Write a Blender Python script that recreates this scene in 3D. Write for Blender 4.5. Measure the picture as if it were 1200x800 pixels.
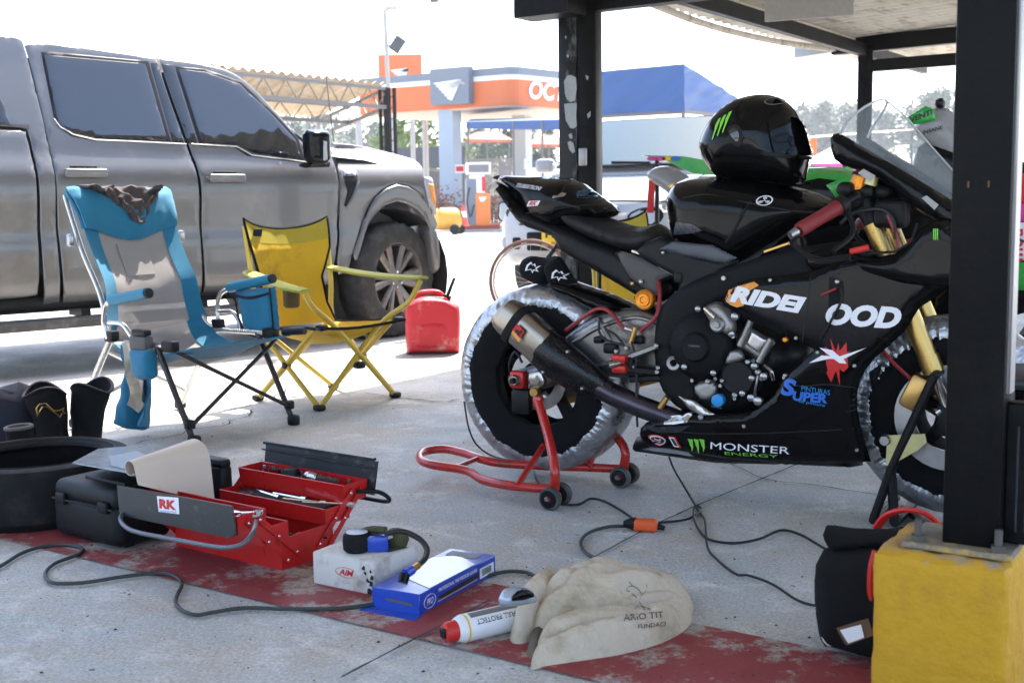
import bpy, bmesh, math, random
from mathutils import Vector as V, Matrix, noise
from mathutils.geometry import delaunay_2d_cdt
from mathutils.bvhtree import BVHTree
random.seed(7)
R = math.radians
SC = bpy.context.scene
COL = SC.collection
for _o in list(bpy.data.objects):
    bpy.data.objects.remove(_o)

# ------------------------------------------------------------------ camera
CAM = V((0, 0, 1.0)); FPX = 1400.0; TH = R(6.64); RO = R(.85)
_f = V((0, math.cos(TH), -math.sin(TH))); _u0 = V((0, math.sin(TH), math.cos(TH))); _r0 = V((1, 0, 0))
_r = _r0 * math.cos(RO) - _u0 * math.sin(RO); _u = _u0 * math.cos(RO) + _r0 * math.sin(RO)
cd = bpy.data.cameras.new('camera'); cam = bpy.data.objects.new('camera', cd); COL.objects.link(cam)
cd.sensor_width = 36; cd.lens = 36 * FPX / 1200; cd.clip_start = .05; cd.clip_end = 3000
m = Matrix((( _r.x, _u.x, -_f.x, CAM.x), (_r.y, _u.y, -_f.y, CAM.y), (_r.z, _u.z, -_f.z, CAM.z), (0, 0, 0, 1)))
cam.matrix_world = m
cd.dof.use_dof = True; cd.dof.focus_distance = 3.9; cd.dof.aperture_fstop = 6.3
SC.camera = cam

# ------------------------------------------------------------------ sky, sun, exposure
SUN_EL, SUN_AZ = R(60), math.atan2(.35, .94)          # azimuth measured from +Y towards +X
w = bpy.data.worlds.new('World'); SC.world = w; w.use_nodes = True
nt = w.node_tree; nt.nodes.clear()
sky = nt.nodes.new('ShaderNodeTexSky'); sky.sky_type = 'NISHITA'; sky.sun_disc = False
sky.sun_elevation = SUN_EL; sky.sun_rotation = SUN_AZ; sky.air_density = 1.0; sky.dust_density = 9.0; sky.ozone_density = 1.0; sky.altitude = 1500
bg = nt.nodes.new('ShaderNodeBackground'); bg.inputs[1].default_value = .15
wo = nt.nodes.new('ShaderNodeOutputWorld')
nt.links.new(sky.outputs[0], bg.inputs[0]); nt.links.new(bg.outputs[0], wo.inputs[0])
sl = bpy.data.lights.new('sun', 'SUN'); sl.energy = 3.0; sl.angle = R(.53); sl.color = (1, .96, .9)
so = bpy.data.objects.new('sun', sl); COL.objects.link(so)
SD = V((math.sin(SUN_AZ) * math.cos(SUN_EL), math.cos(SUN_AZ) * math.cos(SUN_EL), math.sin(SUN_EL)))
so.rotation_euler = SD.to_track_quat('Z', 'Y').to_euler(); so.location = SD * 50
vs = SC.view_settings; vs.view_transform = 'Standard'; vs.look = 'None'; vs.gamma = 1; vs.exposure = 2.42
try: vs.use_curve_mapping = False
except Exception: pass
SC.cycles.use_denoising = True
SC.cycles.max_bounces = 8; SC.cycles.transparent_max_bounces = 12; SC.cycles.volume_bounces = 1
SC.cycles.sample_clamp_indirect = 8; SC.cycles.caustics_refractive = False; SC.cycles.caustics_reflective = False

# ------------------------------------------------------------------ pixel helpers (a pixel is only a direction)
def ray(x, y): return _r * ((x - 600) / FPX) - _u * ((y - 400) / FPX) + _f
def G(x, y, z=0.0):
    d = ray(x, y); return CAM + d * ((z - CAM.z) / d.z)
def PD(x, y, D):
    d = ray(x, y); return CAM + d * (D / d.y)
class Fr:
    """a thing's own frame: origin on the ground, yaw; t() meets the plane y=w of the frame."""
    def __init__(s, o, yaw):
        s.o = V((o[0], o[1], o[2] if len(o) > 2 else 0)); s.yaw = R(yaw)
        s.e = V((math.cos(s.yaw), math.sin(s.yaw), 0)); s.n = V((-math.sin(s.yaw), math.cos(s.yaw), 0))
    def t(s, x, y, w):
        d = ray(x, y); k = (w - (CAM - s.o).dot(s.n)) / d.dot(s.n); p = CAM + d * k - s.o
        return V((p.dot(s.e), w, p.z))
    def g(s, x, y, z=0.0):
        p = G(x, y, s.o.z + z) - s.o; return V((p.dot(s.e), p.dot(s.n), z))
    def l(s, p):
        p = V(p) - s.o; return V((p.dot(s.e), p.dot(s.n), p.z))
    def tt(s, pts, w): return [(q.x, q.z) for q in (s.t(a[0], a[1], w) for a in pts)]

# ------------------------------------------------------------------ curves
def crom(pts, n=5, closed=False, sharp=()):
    P = [V(p) for p in pts]; N = len(P); out = []
    for i in range(N if closed else N - 1):
        p1, p2 = P[i], P[(i + 1) % N]
        p0 = P[i - 1] if (closed or i > 0) else p1 * 2 - p2
        p3 = P[(i + 2) % N] if (closed or i + 2 < N) else p2 * 2 - p1
        if i in sharp: p0 = p1 * 2 - p2
        if (i + 1) % N in sharp: p3 = p2 * 2 - p1
        for k in range(n):
            t = k / n; t2 = t * t; t3 = t2 * t
            out.append((p1 * 2 + (p2 - p0) * t + (p0 * 2 - p1 * 5 + p2 * 4 - p3) * t2 + (p1 * 3 - p0 - p2 * 3 + p3) * t3) * .5)
    if not closed: out.append(P[-1])
    return out
def sm(pts, n=3, sharp=()): return [(p.x, p.y) for p in crom([V((a[0], a[1])) for a in pts], n, True, sharp)]
def seg_d(p, a, b):
    ab = (b[0] - a[0], b[1] - a[1]); L = ab[0] ** 2 + ab[1] ** 2
    t = 0 if L == 0 else max(0, min(1, ((p[0] - a[0]) * ab[0] + (p[1] - a[1]) * ab[1]) / L))
    return math.hypot(p[0] - a[0] - ab[0] * t, p[1] - a[1] - ab[1] * t)
def inside(p, poly):
    c = False; j = len(poly) - 1
    for i in range(len(poly)):
        a, b = poly[i], poly[j]
        if (a[1] > p[1]) != (b[1] > p[1]) and p[0] < (b[0] - a[0]) * (p[1] - a[1]) / (b[1] - a[1]) + a[0]: c = not c
        j = i
    return c

# ------------------------------------------------------------------ mesh collector
class MB:
    def __init__(s): s.v = []; s.f = []
    def add(s, v, f):
        b = len(s.v); s.v += [V(p) for p in v]; s.f += [tuple(i + b for i in q) for q in f]; return s
    def box(s, c, d, M=None):
        c = V(c); x, y, z = d[0] / 2, d[1] / 2, d[2] / 2
        v = [V((a * x, b * y, e * z)) for a in (-1, 1) for b in (-1, 1) for e in (-1, 1)]
        if M is not None: v = [M @ p for p in v]
        return s.add([p + c for p in v], [(0, 1, 3, 2), (4, 6, 7, 5), (0, 4, 5, 1), (2, 3, 7, 6), (0, 2, 6, 4), (1, 5, 7, 3)])
    def bm(s, b, M=None):
        b.verts.index_update(); v = [q.co.copy() for q in b.verts]
        if M is not None: v = [M @ p for p in v]
        s.add(v, [tuple(q.index for q in f.verts) for f in b.faces]); b.free(); return s
    def rbox(s, c, d, r=.01, seg=2, M=None):
        b = bmesh.new(); bmesh.ops.create_cube(b, size=1)
        for q in b.verts: q.co = V((q.co.x * d[0], q.co.y * d[1], q.co.z * d[2]))
        bmesh.ops.bevel(b, geom=list(b.edges), offset=min(r, min(d) * .48), segments=seg, profile=.5, affect='EDGES')
        T = Matrix.Translation(V(c)); return s.bm(b, T @ M.to_4x4() if M is not None else T)
    def tube(s, pts, r, n=10, closed=False, caps=True, sq=None):
        P = [V(p) for p in pts]; N = len(P); rings = []
        up = None
        for i in range(N):
            a = P[i - 1] if (closed or i > 0) else P[i]; b = P[(i + 1) % N] if (closed or i < N - 1) else P[i]
            t = (b - a); t = t.normalized() if t.length > 1e-9 else V((0, 0, 1))
            if up is None:
                up = V((0, 0, 1)) if abs(t.z) < .9 else V((1, 0, 0))
            up = (up - t * up.dot(t)); up = up.normalized() if up.length > 1e-6 else t.orthogonal().normalized()
            sd = t.cross(up); rr = r[i] if isinstance(r, (list, tuple)) else r
            ring = []
            for k in range(n):
                an = 2 * math.pi * (k + .5) / n
                cx, cy = math.cos(an) * rr, math.sin(an) * rr * (sq or 1)
                ring.append(P[i] + sd * cx + up * cy)
            rings.append(ring)
        return s.loft(rings, closed_u=closed, caps=caps and not closed)
    def loft(s, rings, closed_v=True, closed_u=False, caps=False):
        n = len(rings[0]); N = len(rings); v = [p for q in rings for p in q]; f = []
        for i in range(N if closed_u else N - 1):
            j = (i + 1) % N
            for k in range(n if closed_v else n - 1):
                l = (k + 1) % n; f.append((i * n + k, i * n + l, j * n + l, j * n + k))
        if caps: f += [tuple(range(n))[::-1], tuple((N - 1) * n + k for k in range(n))]
        return s.add(v, f)
    def lathe(s, prof, o=(0, 0, 0), ax=(0, 1, 0), n=32, a0=0, a1=2 * math.pi, fn=None):
        o = V(o); ax = V(ax).normalized(); u = ax.orthogonal().normalized(); w = ax.cross(u); full = abs(a1 - a0 - 2 * math.pi) < 1e-6
        rings = []
        for k in range(n if full else n + 1):
            an = a0 + (a1 - a0) * k / n; ring = []
            for i, (r, h) in enumerate(prof):
                if fn: r, h = fn(r, h, an, i)
                ring.append(o + ax * h + (u * math.cos(an) + w * math.sin(an)) * r)
            rings.append(ring)
        return s.loft(rings, closed_v=False, closed_u=full)
    def cyl(s, a, b, r, r2=None, n=16): return s.tube([a, b], [r, r if r2 is None else r2], n)
    def prism(s, poly, y0, y1, yf=None):
        n = len(poly); g = yf or (lambda x, z: 0)
        v = [V((x, y0 + g(x, z), z)) for x, z in poly] + [V((x, y1 + g(x, z), z)) for x, z in poly]
        return s.add(v, [tuple(range(n)), tuple(range(2 * n - 1, n - 1, -1))] + [(i, i + n, (i + 1) % n + n, (i + 1) % n) for i in range(n)])
    def bev(s, r=.004, seg=2, ang=30):
        b = bmesh.new(); vv = [b.verts.new(p) for p in s.v]
        for f in s.f:
            try: b.faces.new([vv[i] for i in f])
            except ValueError: pass
        bmesh.ops.recalc_face_normals(b, faces=b.faces)
        ed = [e for e in b.edges if len(e.link_faces) == 2 and e.calc_face_angle(0) > R(ang)]
        bmesh.ops.bevel(b, geom=ed, offset=r, segments=seg, profile=.5, affect='EDGES', clamp_overlap=True)
        s.v = []; s.f = []; return s.bm(b)
    def pillow(s, outl, y0, bn, bf, r, h=.02, yf=None, nz=None, hard=False):
        """closed, inflated body over a 2D outline (x,z): near face bulges to y0-bn, far face to y0+bf, edge radius r."""
        poly = []
        for i, p in enumerate(outl):
            q = outl[(i + 1) % len(outl)]; k = max(1, int(math.hypot(q[0] - p[0], q[1] - p[1]) / h + .5))
            poly += [(p[0] + (q[0] - p[0]) * j / k, p[1] + (q[1] - p[1]) * j / k) for j in range(k)]
        n = len(poly)
        xs = [p[0] for p in poly]; zs = [p[1] for p in poly]; pts = [V(p) for p in poly]
        iz = 0; z = min(zs) + h * .5
        while z < max(zs):
            x = min(xs) + (h * .5 if iz % 2 else 0)
            while x < max(xs):
                if inside((x, z), poly) and min(seg_d((x, z), poly[i - 1], poly[i]) for i in range(n)) > h * .35: pts.append(V((x, z)))
                x += h
            z += h * .866; iz += 1
        # extra rings close to the edge, so that it rounds over r only
        if r < h * 2:
            for i in range(n):
                a, b_ = poly[i - 1], poly[(i + 1) % n]; tx, tz = b_[0] - a[0], b_[1] - a[1]; L_ = math.hypot(tx, tz)
                if L_ < 1e-9: continue
                for d in (r * .35, r):
                    for sg in (1, -1):
                        q = (poly[i][0] - tz / L_ * d * sg, poly[i][1] + tx / L_ * d * sg)
                        if inside(q, poly) and min(seg_d(q, poly[k - 1], poly[k]) for k in range(n)) > d * .85: pts.append(V(q))
        res = delaunay_2d_cdt(pts, [], [list(range(n))], 1, 1e-7)
        vc, fc = res[0], res[2]; m = len(vc); isb = []
        nv, fv = [], []; g = yf or (lambda a, b: 0); mapb = {}
        for i, p in enumerate(vc):
            d = min(seg_d(p, poly[k - 1], poly[k]) for k in range(n)); q = min(d / r, 1)
            e = math.sqrt(max(0, 1 - (1 - q) ** 2)); b = d < 1e-6; isb.append(b)
            a = g(p.x, p.y); nn = 0
            if nz: nn = nz[0] * noise.noise(V((p.x * nz[1], y0, p.y * nz[1]))) * e
            nv.append(V((p.x, y0 - bn * e + a + nn, p.y))); fv.append(V((p.x, y0 + bf * e + a - nn, p.y)))
        idx = list(range(m)); k = m; far = []
        allv = nv[:]
        for i in range(m):
            if isb[i]: mapb[i] = i
            else: mapb[i] = k; allv.append(fv[i]); k += 1
        f = [tuple(q) for q in fc] + [tuple(mapb[i] for i in reversed(q)) for q in fc]
        return s.add(allv, f)
    def bendx(s, k, d): s.v = [V((p.x - k * (p.y / .9) ** 2 + d, p.y, p.z)) for p in s.v]; return s
    def xf(s, M): s.v = [M @ p for p in s.v]; return s
    def mirror(s):
        b = len(s.v); s.v += [V((p.x, -p.y, p.z)) for p in s.v[:b]]; s.f += [tuple(reversed([i + b for i in q])) for q in s.f[:]]; return s
    def o(s, name, mat, parent=None, smooth=38, recalc=True, **kw):
        me = bpy.data.meshes.new(name); me.from_pydata(s.v, [], s.f); me.validate()
        if recalc:
            b = bmesh.new(); b.from_mesh(me); bmesh.ops.recalc_face_normals(b, faces=b.faces); b.to_mesh(me); b.free()
        if smooth:
            me.polygons.foreach_set('use_smooth', [True] * len(me.polygons)); me.set_sharp_from_angle(angle=R(smooth))
        me.materials.append(M(mat) if isinstance(mat, str) else mat)
        o = bpy.data.objects.new(name, me); COL.objects.link(o)
        if parent: o.parent = parent
        for k, v in kw.items(): o[k] = v
        return o
def thing(name, label, cat, fr=None, group=None, loc=None, rz=0):
    o = bpy.data.objects.new(name, None); COL.objects.link(o); o.empty_display_size = .1
    if fr: o.location = fr.o; o.rotation_euler = (0, 0, fr.yaw)
    else: o.location = loc or (0, 0, 0); o.rotation_euler = (0, 0, rz)
    o['label'] = label; o['category'] = cat
    if group: o['group'] = group
    return o
def tag(o, label, cat, group=None):
    o['label'] = label; o['category'] = cat
    if group: o['group'] = group
    return o
def struct(o): o['kind'] = 'structure'; return o
def cp(o, parent=None):
    c = o.copy(); COL.objects.link(c); c.parent = parent
    for ch in [q for q in bpy.data.objects if q.parent == o]: cp(ch, c)
    return c
def text_mesh(body, shear=0, bold=0, space=1.0):
    cu = bpy.data.curves.new('t', 'FONT'); cu.body = body; cu.shear = shear; cu.offset = bold; cu.space_character = space; cu.resolution_u = 4
    ob = bpy.data.objects.new('t', cu); COL.objects.link(ob)
    dg = bpy.context.evaluated_depsgraph_get(); me = bpy.data.meshes.new_from_object(ob.evaluated_get(dg))
    v = [p.co.copy() for p in me.vertices]; f = [tuple(p.vertices) for p in me.polygons]
    bpy.data.objects.remove(ob); bpy.data.curves.remove(cu); bpy.data.meshes.remove(me)
    x0 = min(p.x for p in v); x1 = max(p.x for p in v); y0 = min(p.y for p in v); y1 = max(p.y for p in v)
    return [((p.x - x0) / (x1 - x0), (p.y - y0) / (y1 - y0)) for p in v], f
def bvh(*objs):
    v, f = [], []
    for o in objs:
        b = len(v); v += [p.co.copy() for p in o.data.vertices]
        f += [[i + b for i in p.vertices] for p in o.data.polygons]
    return BVHTree.FromPolygons(v, f)
def decal(name, v2, f, tree, mat, parent, off=.0025, y0=-.25, cuts=1, dirv=(0, 1, 0)):
    """flat print laid onto the near (-y) side of a surface: (x,z) points dropped along +y."""
    b = bmesh.new(); vv = [b.verts.new((p[0], 0, p[1])) for p in v2]
    for q in f:
        try: b.faces.new([vv[i] for i in q])
        except ValueError: pass
    bmesh.ops.triangulate(b, faces=b.faces)
    if cuts: bmesh.ops.subdivide_edges(b, edges=[e for e in b.edges if e.calc_length() > .006], cuts=cuts, use_grid_fill=True)
    last = y0
    for q in b.verts:
        h = tree.ray_cast(V((q.co.x, -3, q.co.z)), V((0, 1, 0))) if tree else (None,)
        if h[0] is not None: last = h[0].y
        q.co.y = (h[0].y if h[0] is not None else last) - off
    mb = MB().bm(b)
    return mb.o(name, mat, parent, smooth=60, recalc=False)
def fit(v2, BL, BR, TL):
    BL, BR, TL = V(BL), V(BR), V(TL); return [tuple(BL + (BR - BL) * p[0] + (TL - BL) * p[1]) for p in v2]

# ------------------------------------------------------------------ materials
_M = {}
def _n(nt, t, **kw):
    n = nt.nodes.new(t)
    for k, v in kw.items(): setattr(n, k, v)
    return n
def mk(name, col, rough=.5, metal=0, var=.12, scale=30, bump=0, bscale=200, coat=0, trans=0, ior=1.45, emit=0, dirt=None, dscale=6, damt=.45, spec=.5, alpha=1, rvar=.1, coord='Object', aniso=None, sheen=0):
    m = bpy.data.materials.new(name); m.use_nodes = True; nt = m.node_tree; p = nt.nodes['Principled BSDF']
    tc = _n(nt, 'ShaderNodeTexCoord'); L = nt.links.new; src = tc.outputs[coord]
    if aniso:
        mp = _n(nt, 'ShaderNodeMapping'); mp.inputs['Scale'].default_value = aniso; L(src, mp.inputs[0]); src = mp.outputs[0]
    c = tuple(col) + (1,)
    p.inputs['Base Color'].default_value = c
    p.inputs['Roughness'].default_value = rough; p.inputs['Metallic'].default_value = metal
    p.inputs['IOR'].default_value = ior; p.inputs['Specular IOR Level'].default_value = spec
    p.inputs['Coat Weight'].default_value = coat; p.inputs['Coat Roughness'].default_value = .06
    p.inputs['Transmission Weight'].default_value = trans; p.inputs['Alpha'].default_value = alpha
    if sheen: p.inputs['Sheen Weight'].default_value = sheen
    if emit: p.inputs['Emission Color'].default_value = c; p.inputs['Emission Strength'].default_value = emit
    if var or dirt:
        nz = _n(nt, 'ShaderNodeTexNoise'); nz.inputs['Scale'].default_value = scale; nz.inputs['Detail'].default_value = 6; nz.inputs['Roughness'].default_value = .6
        L(src, nz.inputs['Vector'])
        mx = _n(nt, 'ShaderNodeMix', data_type='RGBA')
        mx.inputs[6].default_value = tuple(max(0, a * (1 - var)) for a in col) + (1,); mx.inputs[7].default_value = tuple(min(1, a * (1 + var)) for a in col) + (1,)
        L(nz.outputs['Fac'], mx.inputs[0]); out = mx.outputs[2]
        if dirt:
            n2 = _n(nt, 'ShaderNodeTexNoise'); n2.inputs['Scale'].default_value = dscale; n2.inputs['Detail'].default_value = 8; n2.inputs['Roughness'].default_value = .68
            L(src, n2.inputs['Vector'])
            rp = _n(nt, 'ShaderNodeMapRange'); rp.inputs[1].default_value = .62 - damt * .3; rp.inputs[2].default_value = .74 - damt * .15
            L(n2.outputs['Fac'], rp.inputs[0])
            m2 = _n(nt, 'ShaderNodeMix', data_type='RGBA'); m2.inputs[7].default_value = tuple(dirt) + (1,)
            L(rp.outputs[0], m2.inputs[0]); L(out, m2.inputs[6]); out = m2.outputs[2]
        L(out, p.inputs['Base Color'])
        if rvar:
            rr = _n(nt, 'ShaderNodeMapRange'); rr.inputs[3].default_value = max(.02, rough - rvar); rr.inputs[4].default_value = min(1, rough + rvar)
            L(nz.outputs['Fac'], rr.inputs[0]); L(rr.outputs[0], p.inputs['Roughness'])
    if bump:
        nb = _n(nt, 'ShaderNodeTexNoise'); nb.inputs['Scale'].default_value = bscale; nb.inputs['Detail'].default_value = 4; L(src, nb.inputs['Vector'])
        bp = _n(nt, 'ShaderNodeBump'); bp.inputs['Strength'].default_value = bump; bp.inputs['Distance'].default_value = .01
        L(nb.outputs['Fac'], bp.inputs['Height']); L(bp.outputs[0], p.inputs['Normal'])
    _M[name] = m; return m
def M(n): return _M[n]
def fl(c): return (c,) * 3
mk('black_gloss', (.0028, .0028, .003), .16, coat=.1, spec=.17, var=.2, rvar=.04, dirt=(.008, .0075, .007), dscale=14, damt=.2)
mk('black_satin', (.007, .007, .0075), .45, spec=.26, var=.2, bump=.05, bscale=300)
mk('black_matte', (.006, .006, .0065), .6, spec=.2, var=.25, bump=.15, bscale=400)
mk('black_rubber', (.0075, .0075, .008), .7, spec=.22, var=.3, scale=40, bump=.2, bscale=250, dirt=(.022, .021, .019), dscale=9, damt=.3)
mk('black_cloth', (.0055, .0055, .006), .9, var=.3, bump=.4, bscale=500, spec=.25)
mk('black_paint', (.012, .012, .013), .38, var=.2, scale=8, bump=.08, bscale=60, dirt=(.03, .028, .025), dscale=5, damt=.35)
mk('carbon', (.0045, .0045, .005), .28, var=.6, scale=260, coat=.12, spec=.3)
mk('seat_foam', (.009, .009, .0095), .55, var=.15, bump=.35, bscale=900)
mk('silver_warmer', (.42, .425, .44), .3, metal=.85, var=.15, scale=20, bump=.6, bscale=42)
mk('alu', (.42, .41, .4), .24, metal=1, var=.12, scale=14, rvar=.1, dirt=(.25, .22, .18), dscale=9, damt=.3)
mk('alu_cast', (.3, .285, .265), .42, metal=.85, var=.18, scale=40, bump=.15, bscale=200)
mk('steel', (.36, .36, .36), .32, metal=1, var=.15, scale=40)
mk('chrome', (.75, .75, .75), .1, metal=1, var=.05)
mk('swing_alu', (.2, .195, .19), .3, metal=.9, var=.25, scale=14, dirt=(.07, .065, .06), dscale=7, damt=.5)
mk('titanium', (.33, .29, .24), .34, metal=1, var=.14, scale=10, aniso=(6, 60, 6))
mk('blued_pipe', (.07, .06, .075), .3, metal=.9, var=.6, scale=12)
mk('gold_fork', (.5, .32, .1), .28, metal=.9, var=.08, scale=10)
mk('gold_zinc', (.5, .46, .22), .4, metal=.7, var=.3, scale=20)
mk('brass', (.5, .3, .1), .35, metal=1)
mk('orange_anod', (.75, .26, .02), .3, metal=.5)
mk('red_anod', (.45, .02, .015), .3, metal=.4)
mk('red_grip', (.2, .018, .018), .55, bump=.3, bscale=300)
mk('red_stand', (.46, .018, .012), .3, coat=.4, var=.15, dirt=(.2, .02, .015), dscale=12, damt=.3)
mk('red_hose', (.25, .012, .015), .35)
mk('red_tool', (.5, .012, .011), .3, coat=.3, var=.08, scale=8, dirt=(.34, .014, .012), dscale=9, damt=.15)
mk('visor_dark', (.003, .003, .0032), .08, spec=.25, var=.1, rvar=.02)
mk('red_can', (.52, .02, .03), .45, var=.1, scale=8, dirt=(.6, .25, .22), dscale=7, damt=.25)
mk('red_plastic', (.55, .02, .015), .45)
mk('red_dull', (.4, .035, .02), .6, dirt=(.25, .1, .06), dscale=3)
mk('grey_lid', (.021, .025, .029), .35, spec=.35, var=.15, scale=10, dirt=(.1, .1, .1), dscale=18, damt=.15)
mk('grey_handle', (.12, .125, .14), .35, metal=.3)
mk('white_paint', (.75, .75, .75), .4, var=.04)
mk('white_print', (.78, .78, .8), .5, var=.02)
mk('red_print', (.55, .015, .012), .5, var=.1)
mk('green_print', (.18, .55, .05), .5, var=.05)
mk('blue_print', (.03, .14, .55), .5, var=.05)
mk('orange_print', (.75, .3, .05), .5)
mk('grey_print', (.16, .16, .165), .5)
mk('black_print', (.02, .02, .022), .6)
mk('yellow_print', (.75, .5, .03), .5)
mk('cyan_print', (.02, .25, .6), .4)
mk('pink_print', (.6, .05, .3), .5)
mk('card_white', (.62, .6, .56), .7, var=.06, scale=12, dirt=(.35, .3, .24), dscale=10, damt=.35, bump=.05)
mk('card_blue', (.012, .06, .42), .3, coat=.3, var=.15, scale=14)
mk('paper', (.78, .78, .76), .32, var=.05, coat=.3)
mk('vellum', (.62, .52, .42), .6, var=.05, scale=6)
mk('sack', (.55, .475, .36), .9, var=.12, scale=9, bump=.75, bscale=52, dirt=(.33, .27, .17), dscale=5, damt=.4, spec=.1)
mk('sack_shaded', (.12, .1, .07), .9)
mk('blue_cloth', (.007, .155, .27), .8, var=.15, scale=9, bump=.25, bscale=600, sheen=.2)
mk('navy_cloth', (.006, .008, .018), .8)
mk('grey_mesh', (.34, .31, .29), .75, var=.06, scale=5, bump=.2, bscale=900, alpha=.8)
mk('clear_pocket', (.5, .49, .48), .2, alpha=.5)
mk('brown_cloth', (.07, .055, .052), .85, var=.3, scale=12, bump=.3, bscale=300)
mk('yellow_cloth', (.62, .38, .012), .8, var=.1, scale=7, bump=.2, bscale=500, dirt=(.4, .24, .02), dscale=5, damt=.25)
mk('yellow_band', (.42, .32, .03), .8, var=.12, scale=7, bump=.2, bscale=500)
mk('olive_cloth', (.36, .36, .06), .8, var=.12, scale=9, bump=.2, bscale=500)
mk('yellow_tube', (.55, .38, .05), .35, metal=.2)
mk('dark_tube', (.055, .05, .05), .35, metal=.7)
mk('silver_tube', (.55, .54, .53), .25, metal=.9)
mk('mesh_brown', (.12, .075, .03), .8, alpha=.85)
mk('tan_shoe', (.09, .085, .08), .7)
mk('blue_grip', (.01, .17, .27), .5)
mk('green_case', (.01, .06, .045), .5)
mk('case_plastic', (.007, .0075, .009), .45, spec=.25, var=.15, bump=.2, bscale=700)
mk('truck_paint', (.13, .129, .127), .33, metal=.4, coat=.45, var=.06, scale=3, rvar=.03, dirt=(.17, .16, .15), dscale=3, damt=.3)
mk('truck_white', (.6, .6, .6), .25, coat=.6)
mk('glass_dark', (.012, .016, .018), .03, coat=.3, var=.1, rvar=.01, spec=.8)
mk('glass_sky', (.028, .065, .09), .1, var=.1, rvar=.02, spec=.12)  # blue of the mirrored sky put into the glass colour
mk('truck_glass', (.01, .014, .017), .03, var=.1, rvar=.01, ior=1.85)
mk('clear', (.55, .6, .6), .04, alpha=.22, var=0, spec=.8)
mk('lamp_glass', (.42, .44, .46), .08, alpha=.8, coat=.4, var=.1)
mk('amber', (.75, .25, .02), .2, coat=.5)
mk('wheel_alu', (.16, .145, .135), .35, metal=.75, var=.15, dirt=(.1, .085, .07), dscale=7, damt=.4)
mk('tyre', (.02, .0195, .019), .8, var=.25, scale=30, bump=.25, bscale=120, dirt=(.055, .05, .043), dscale=8, damt=.5)
mk('dirt_dark', (.02, .018, .016), .9)
mk('running', (.05, .048, .045), .6, bump=.3, bscale=160, dirt=(.12, .11, .1), dscale=9)
mk('car_white', (.44, .45, .46), .25, coat=.5, var=.03)
mk('plate_yellow', (.8, .5, .02), .4)
mk('bike_green', (.02, .32, .04), .3, coat=.5)
mk('bike_grey', (.24, .235, .23), .35, coat=.4)
mk('tan_tyre', (.16, .08, .06), .7)
mk('steel_black', (.0028, .0028, .003), .5, spec=.16, var=.25, scale=5, bump=.12, bscale=40, dirt=(.009, .0085, .008), dscale=4, damt=.4)
mk('steel_chip', (.28, .3, .31), .6, var=.25, scale=40)
mk('bolt_grey', (.1, .095, .085), .6, metal=.5, var=.3)
mk('rust', (.13, .07, .035), .8, var=.3, scale=30)
mk('steel_edge', (.3, .3, .3), .42, metal=.7, var=.25, scale=20, aniso=(1, 1, .1))
mk('block_yellow', (.6, .36, .02), .75, var=.1, scale=14, bump=.6, bscale=45, dirt=(.42, .26, .04), dscale=10, damt=.3)
mk('block_worn', (.2, .175, .14), .9, var=.25, scale=30, bump=.6, bscale=60, dirt=(.5, .33, .06), dscale=16, damt=.4)
mk('fibro', (.58, .53, .45), .85, var=.15, scale=6, dirt=(.3, .24, .17), dscale=4, damt=.4, aniso=(1, 4, 1))
mk('fibro_tan', (.5, .4, .27), .85, var=.15, scale=6, dirt=(.34, .25, .15), dscale=3, damt=.4)
mk('truss_grey', (.14, .13, .12), .6, metal=.3, var=.3)
mk('pole_grey', (.35, .34, .32), .6, metal=.2, var=.2)
mk('station_orange', (.62, .13, .025), .5, var=.08, scale=.6, dirt=(.5, .14, .05), dscale=.4)
mk('station_white', (.75, .74, .72), .5, var=.05, scale=1)
mk('station_grey', (.15, .17, .2), .5, var=.08, scale=1)
mk('station_soffit', (.62, .52, .42), .7, var=.05, scale=1)
mk('station_col', (.3, .36, .42), .6, var=.08, scale=1.2)
mk('station_col_pale', (.42, .43, .43), .6, var=.08, scale=1.2)
mk('tarp_blue', (.025, .075, .21), .55, var=.12, scale=.8, bump=.1, bscale=6)
mk('wall_dark', (.1, .09, .085), .8, var=.25, scale=2)
mk('wall_navy', (.06, .065, .08), .7, var=.2, scale=2)
mk('fence_blue', (.08, .14, .3), .6)
mk('fence_grey', (.16, .16, .15), .6)
mk('kerb_red', (.4, .07, .035), .7, var=.15, scale=2)
mk('kerb_grey', (.38, .38, .37), .8)
mk('cone_orange', (.62, .06, .03), .5)
mk('compressor', (.6, .3, .03), .4)
mk('pump_orange', (.75, .2, .03), .4)
mk('green_cloth', (.06, .06, .02), .8, var=.5, scale=20)
mk('bark', (.12, .09, .07), .9, var=.3)
mk('leaf_far', (.06, .09, .055), .7, var=.4, scale=2)
mk('leaf_bright', (.16, .24, .045), .6, var=.4, scale=2)
mk('leaf_red', (.25, .1, .05), .7, var=.5, scale=6)
mk('cable_green', (.035, .045, .042), .55)
mk('cable_black', (.012, .012, .012), .5)
mk('orange_plug', (.72, .1, .02), .5)
mk('roof_red', (.32, .08, .05), .8)
mk('lamp_dark', (.06, .065, .07), .5)
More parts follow.
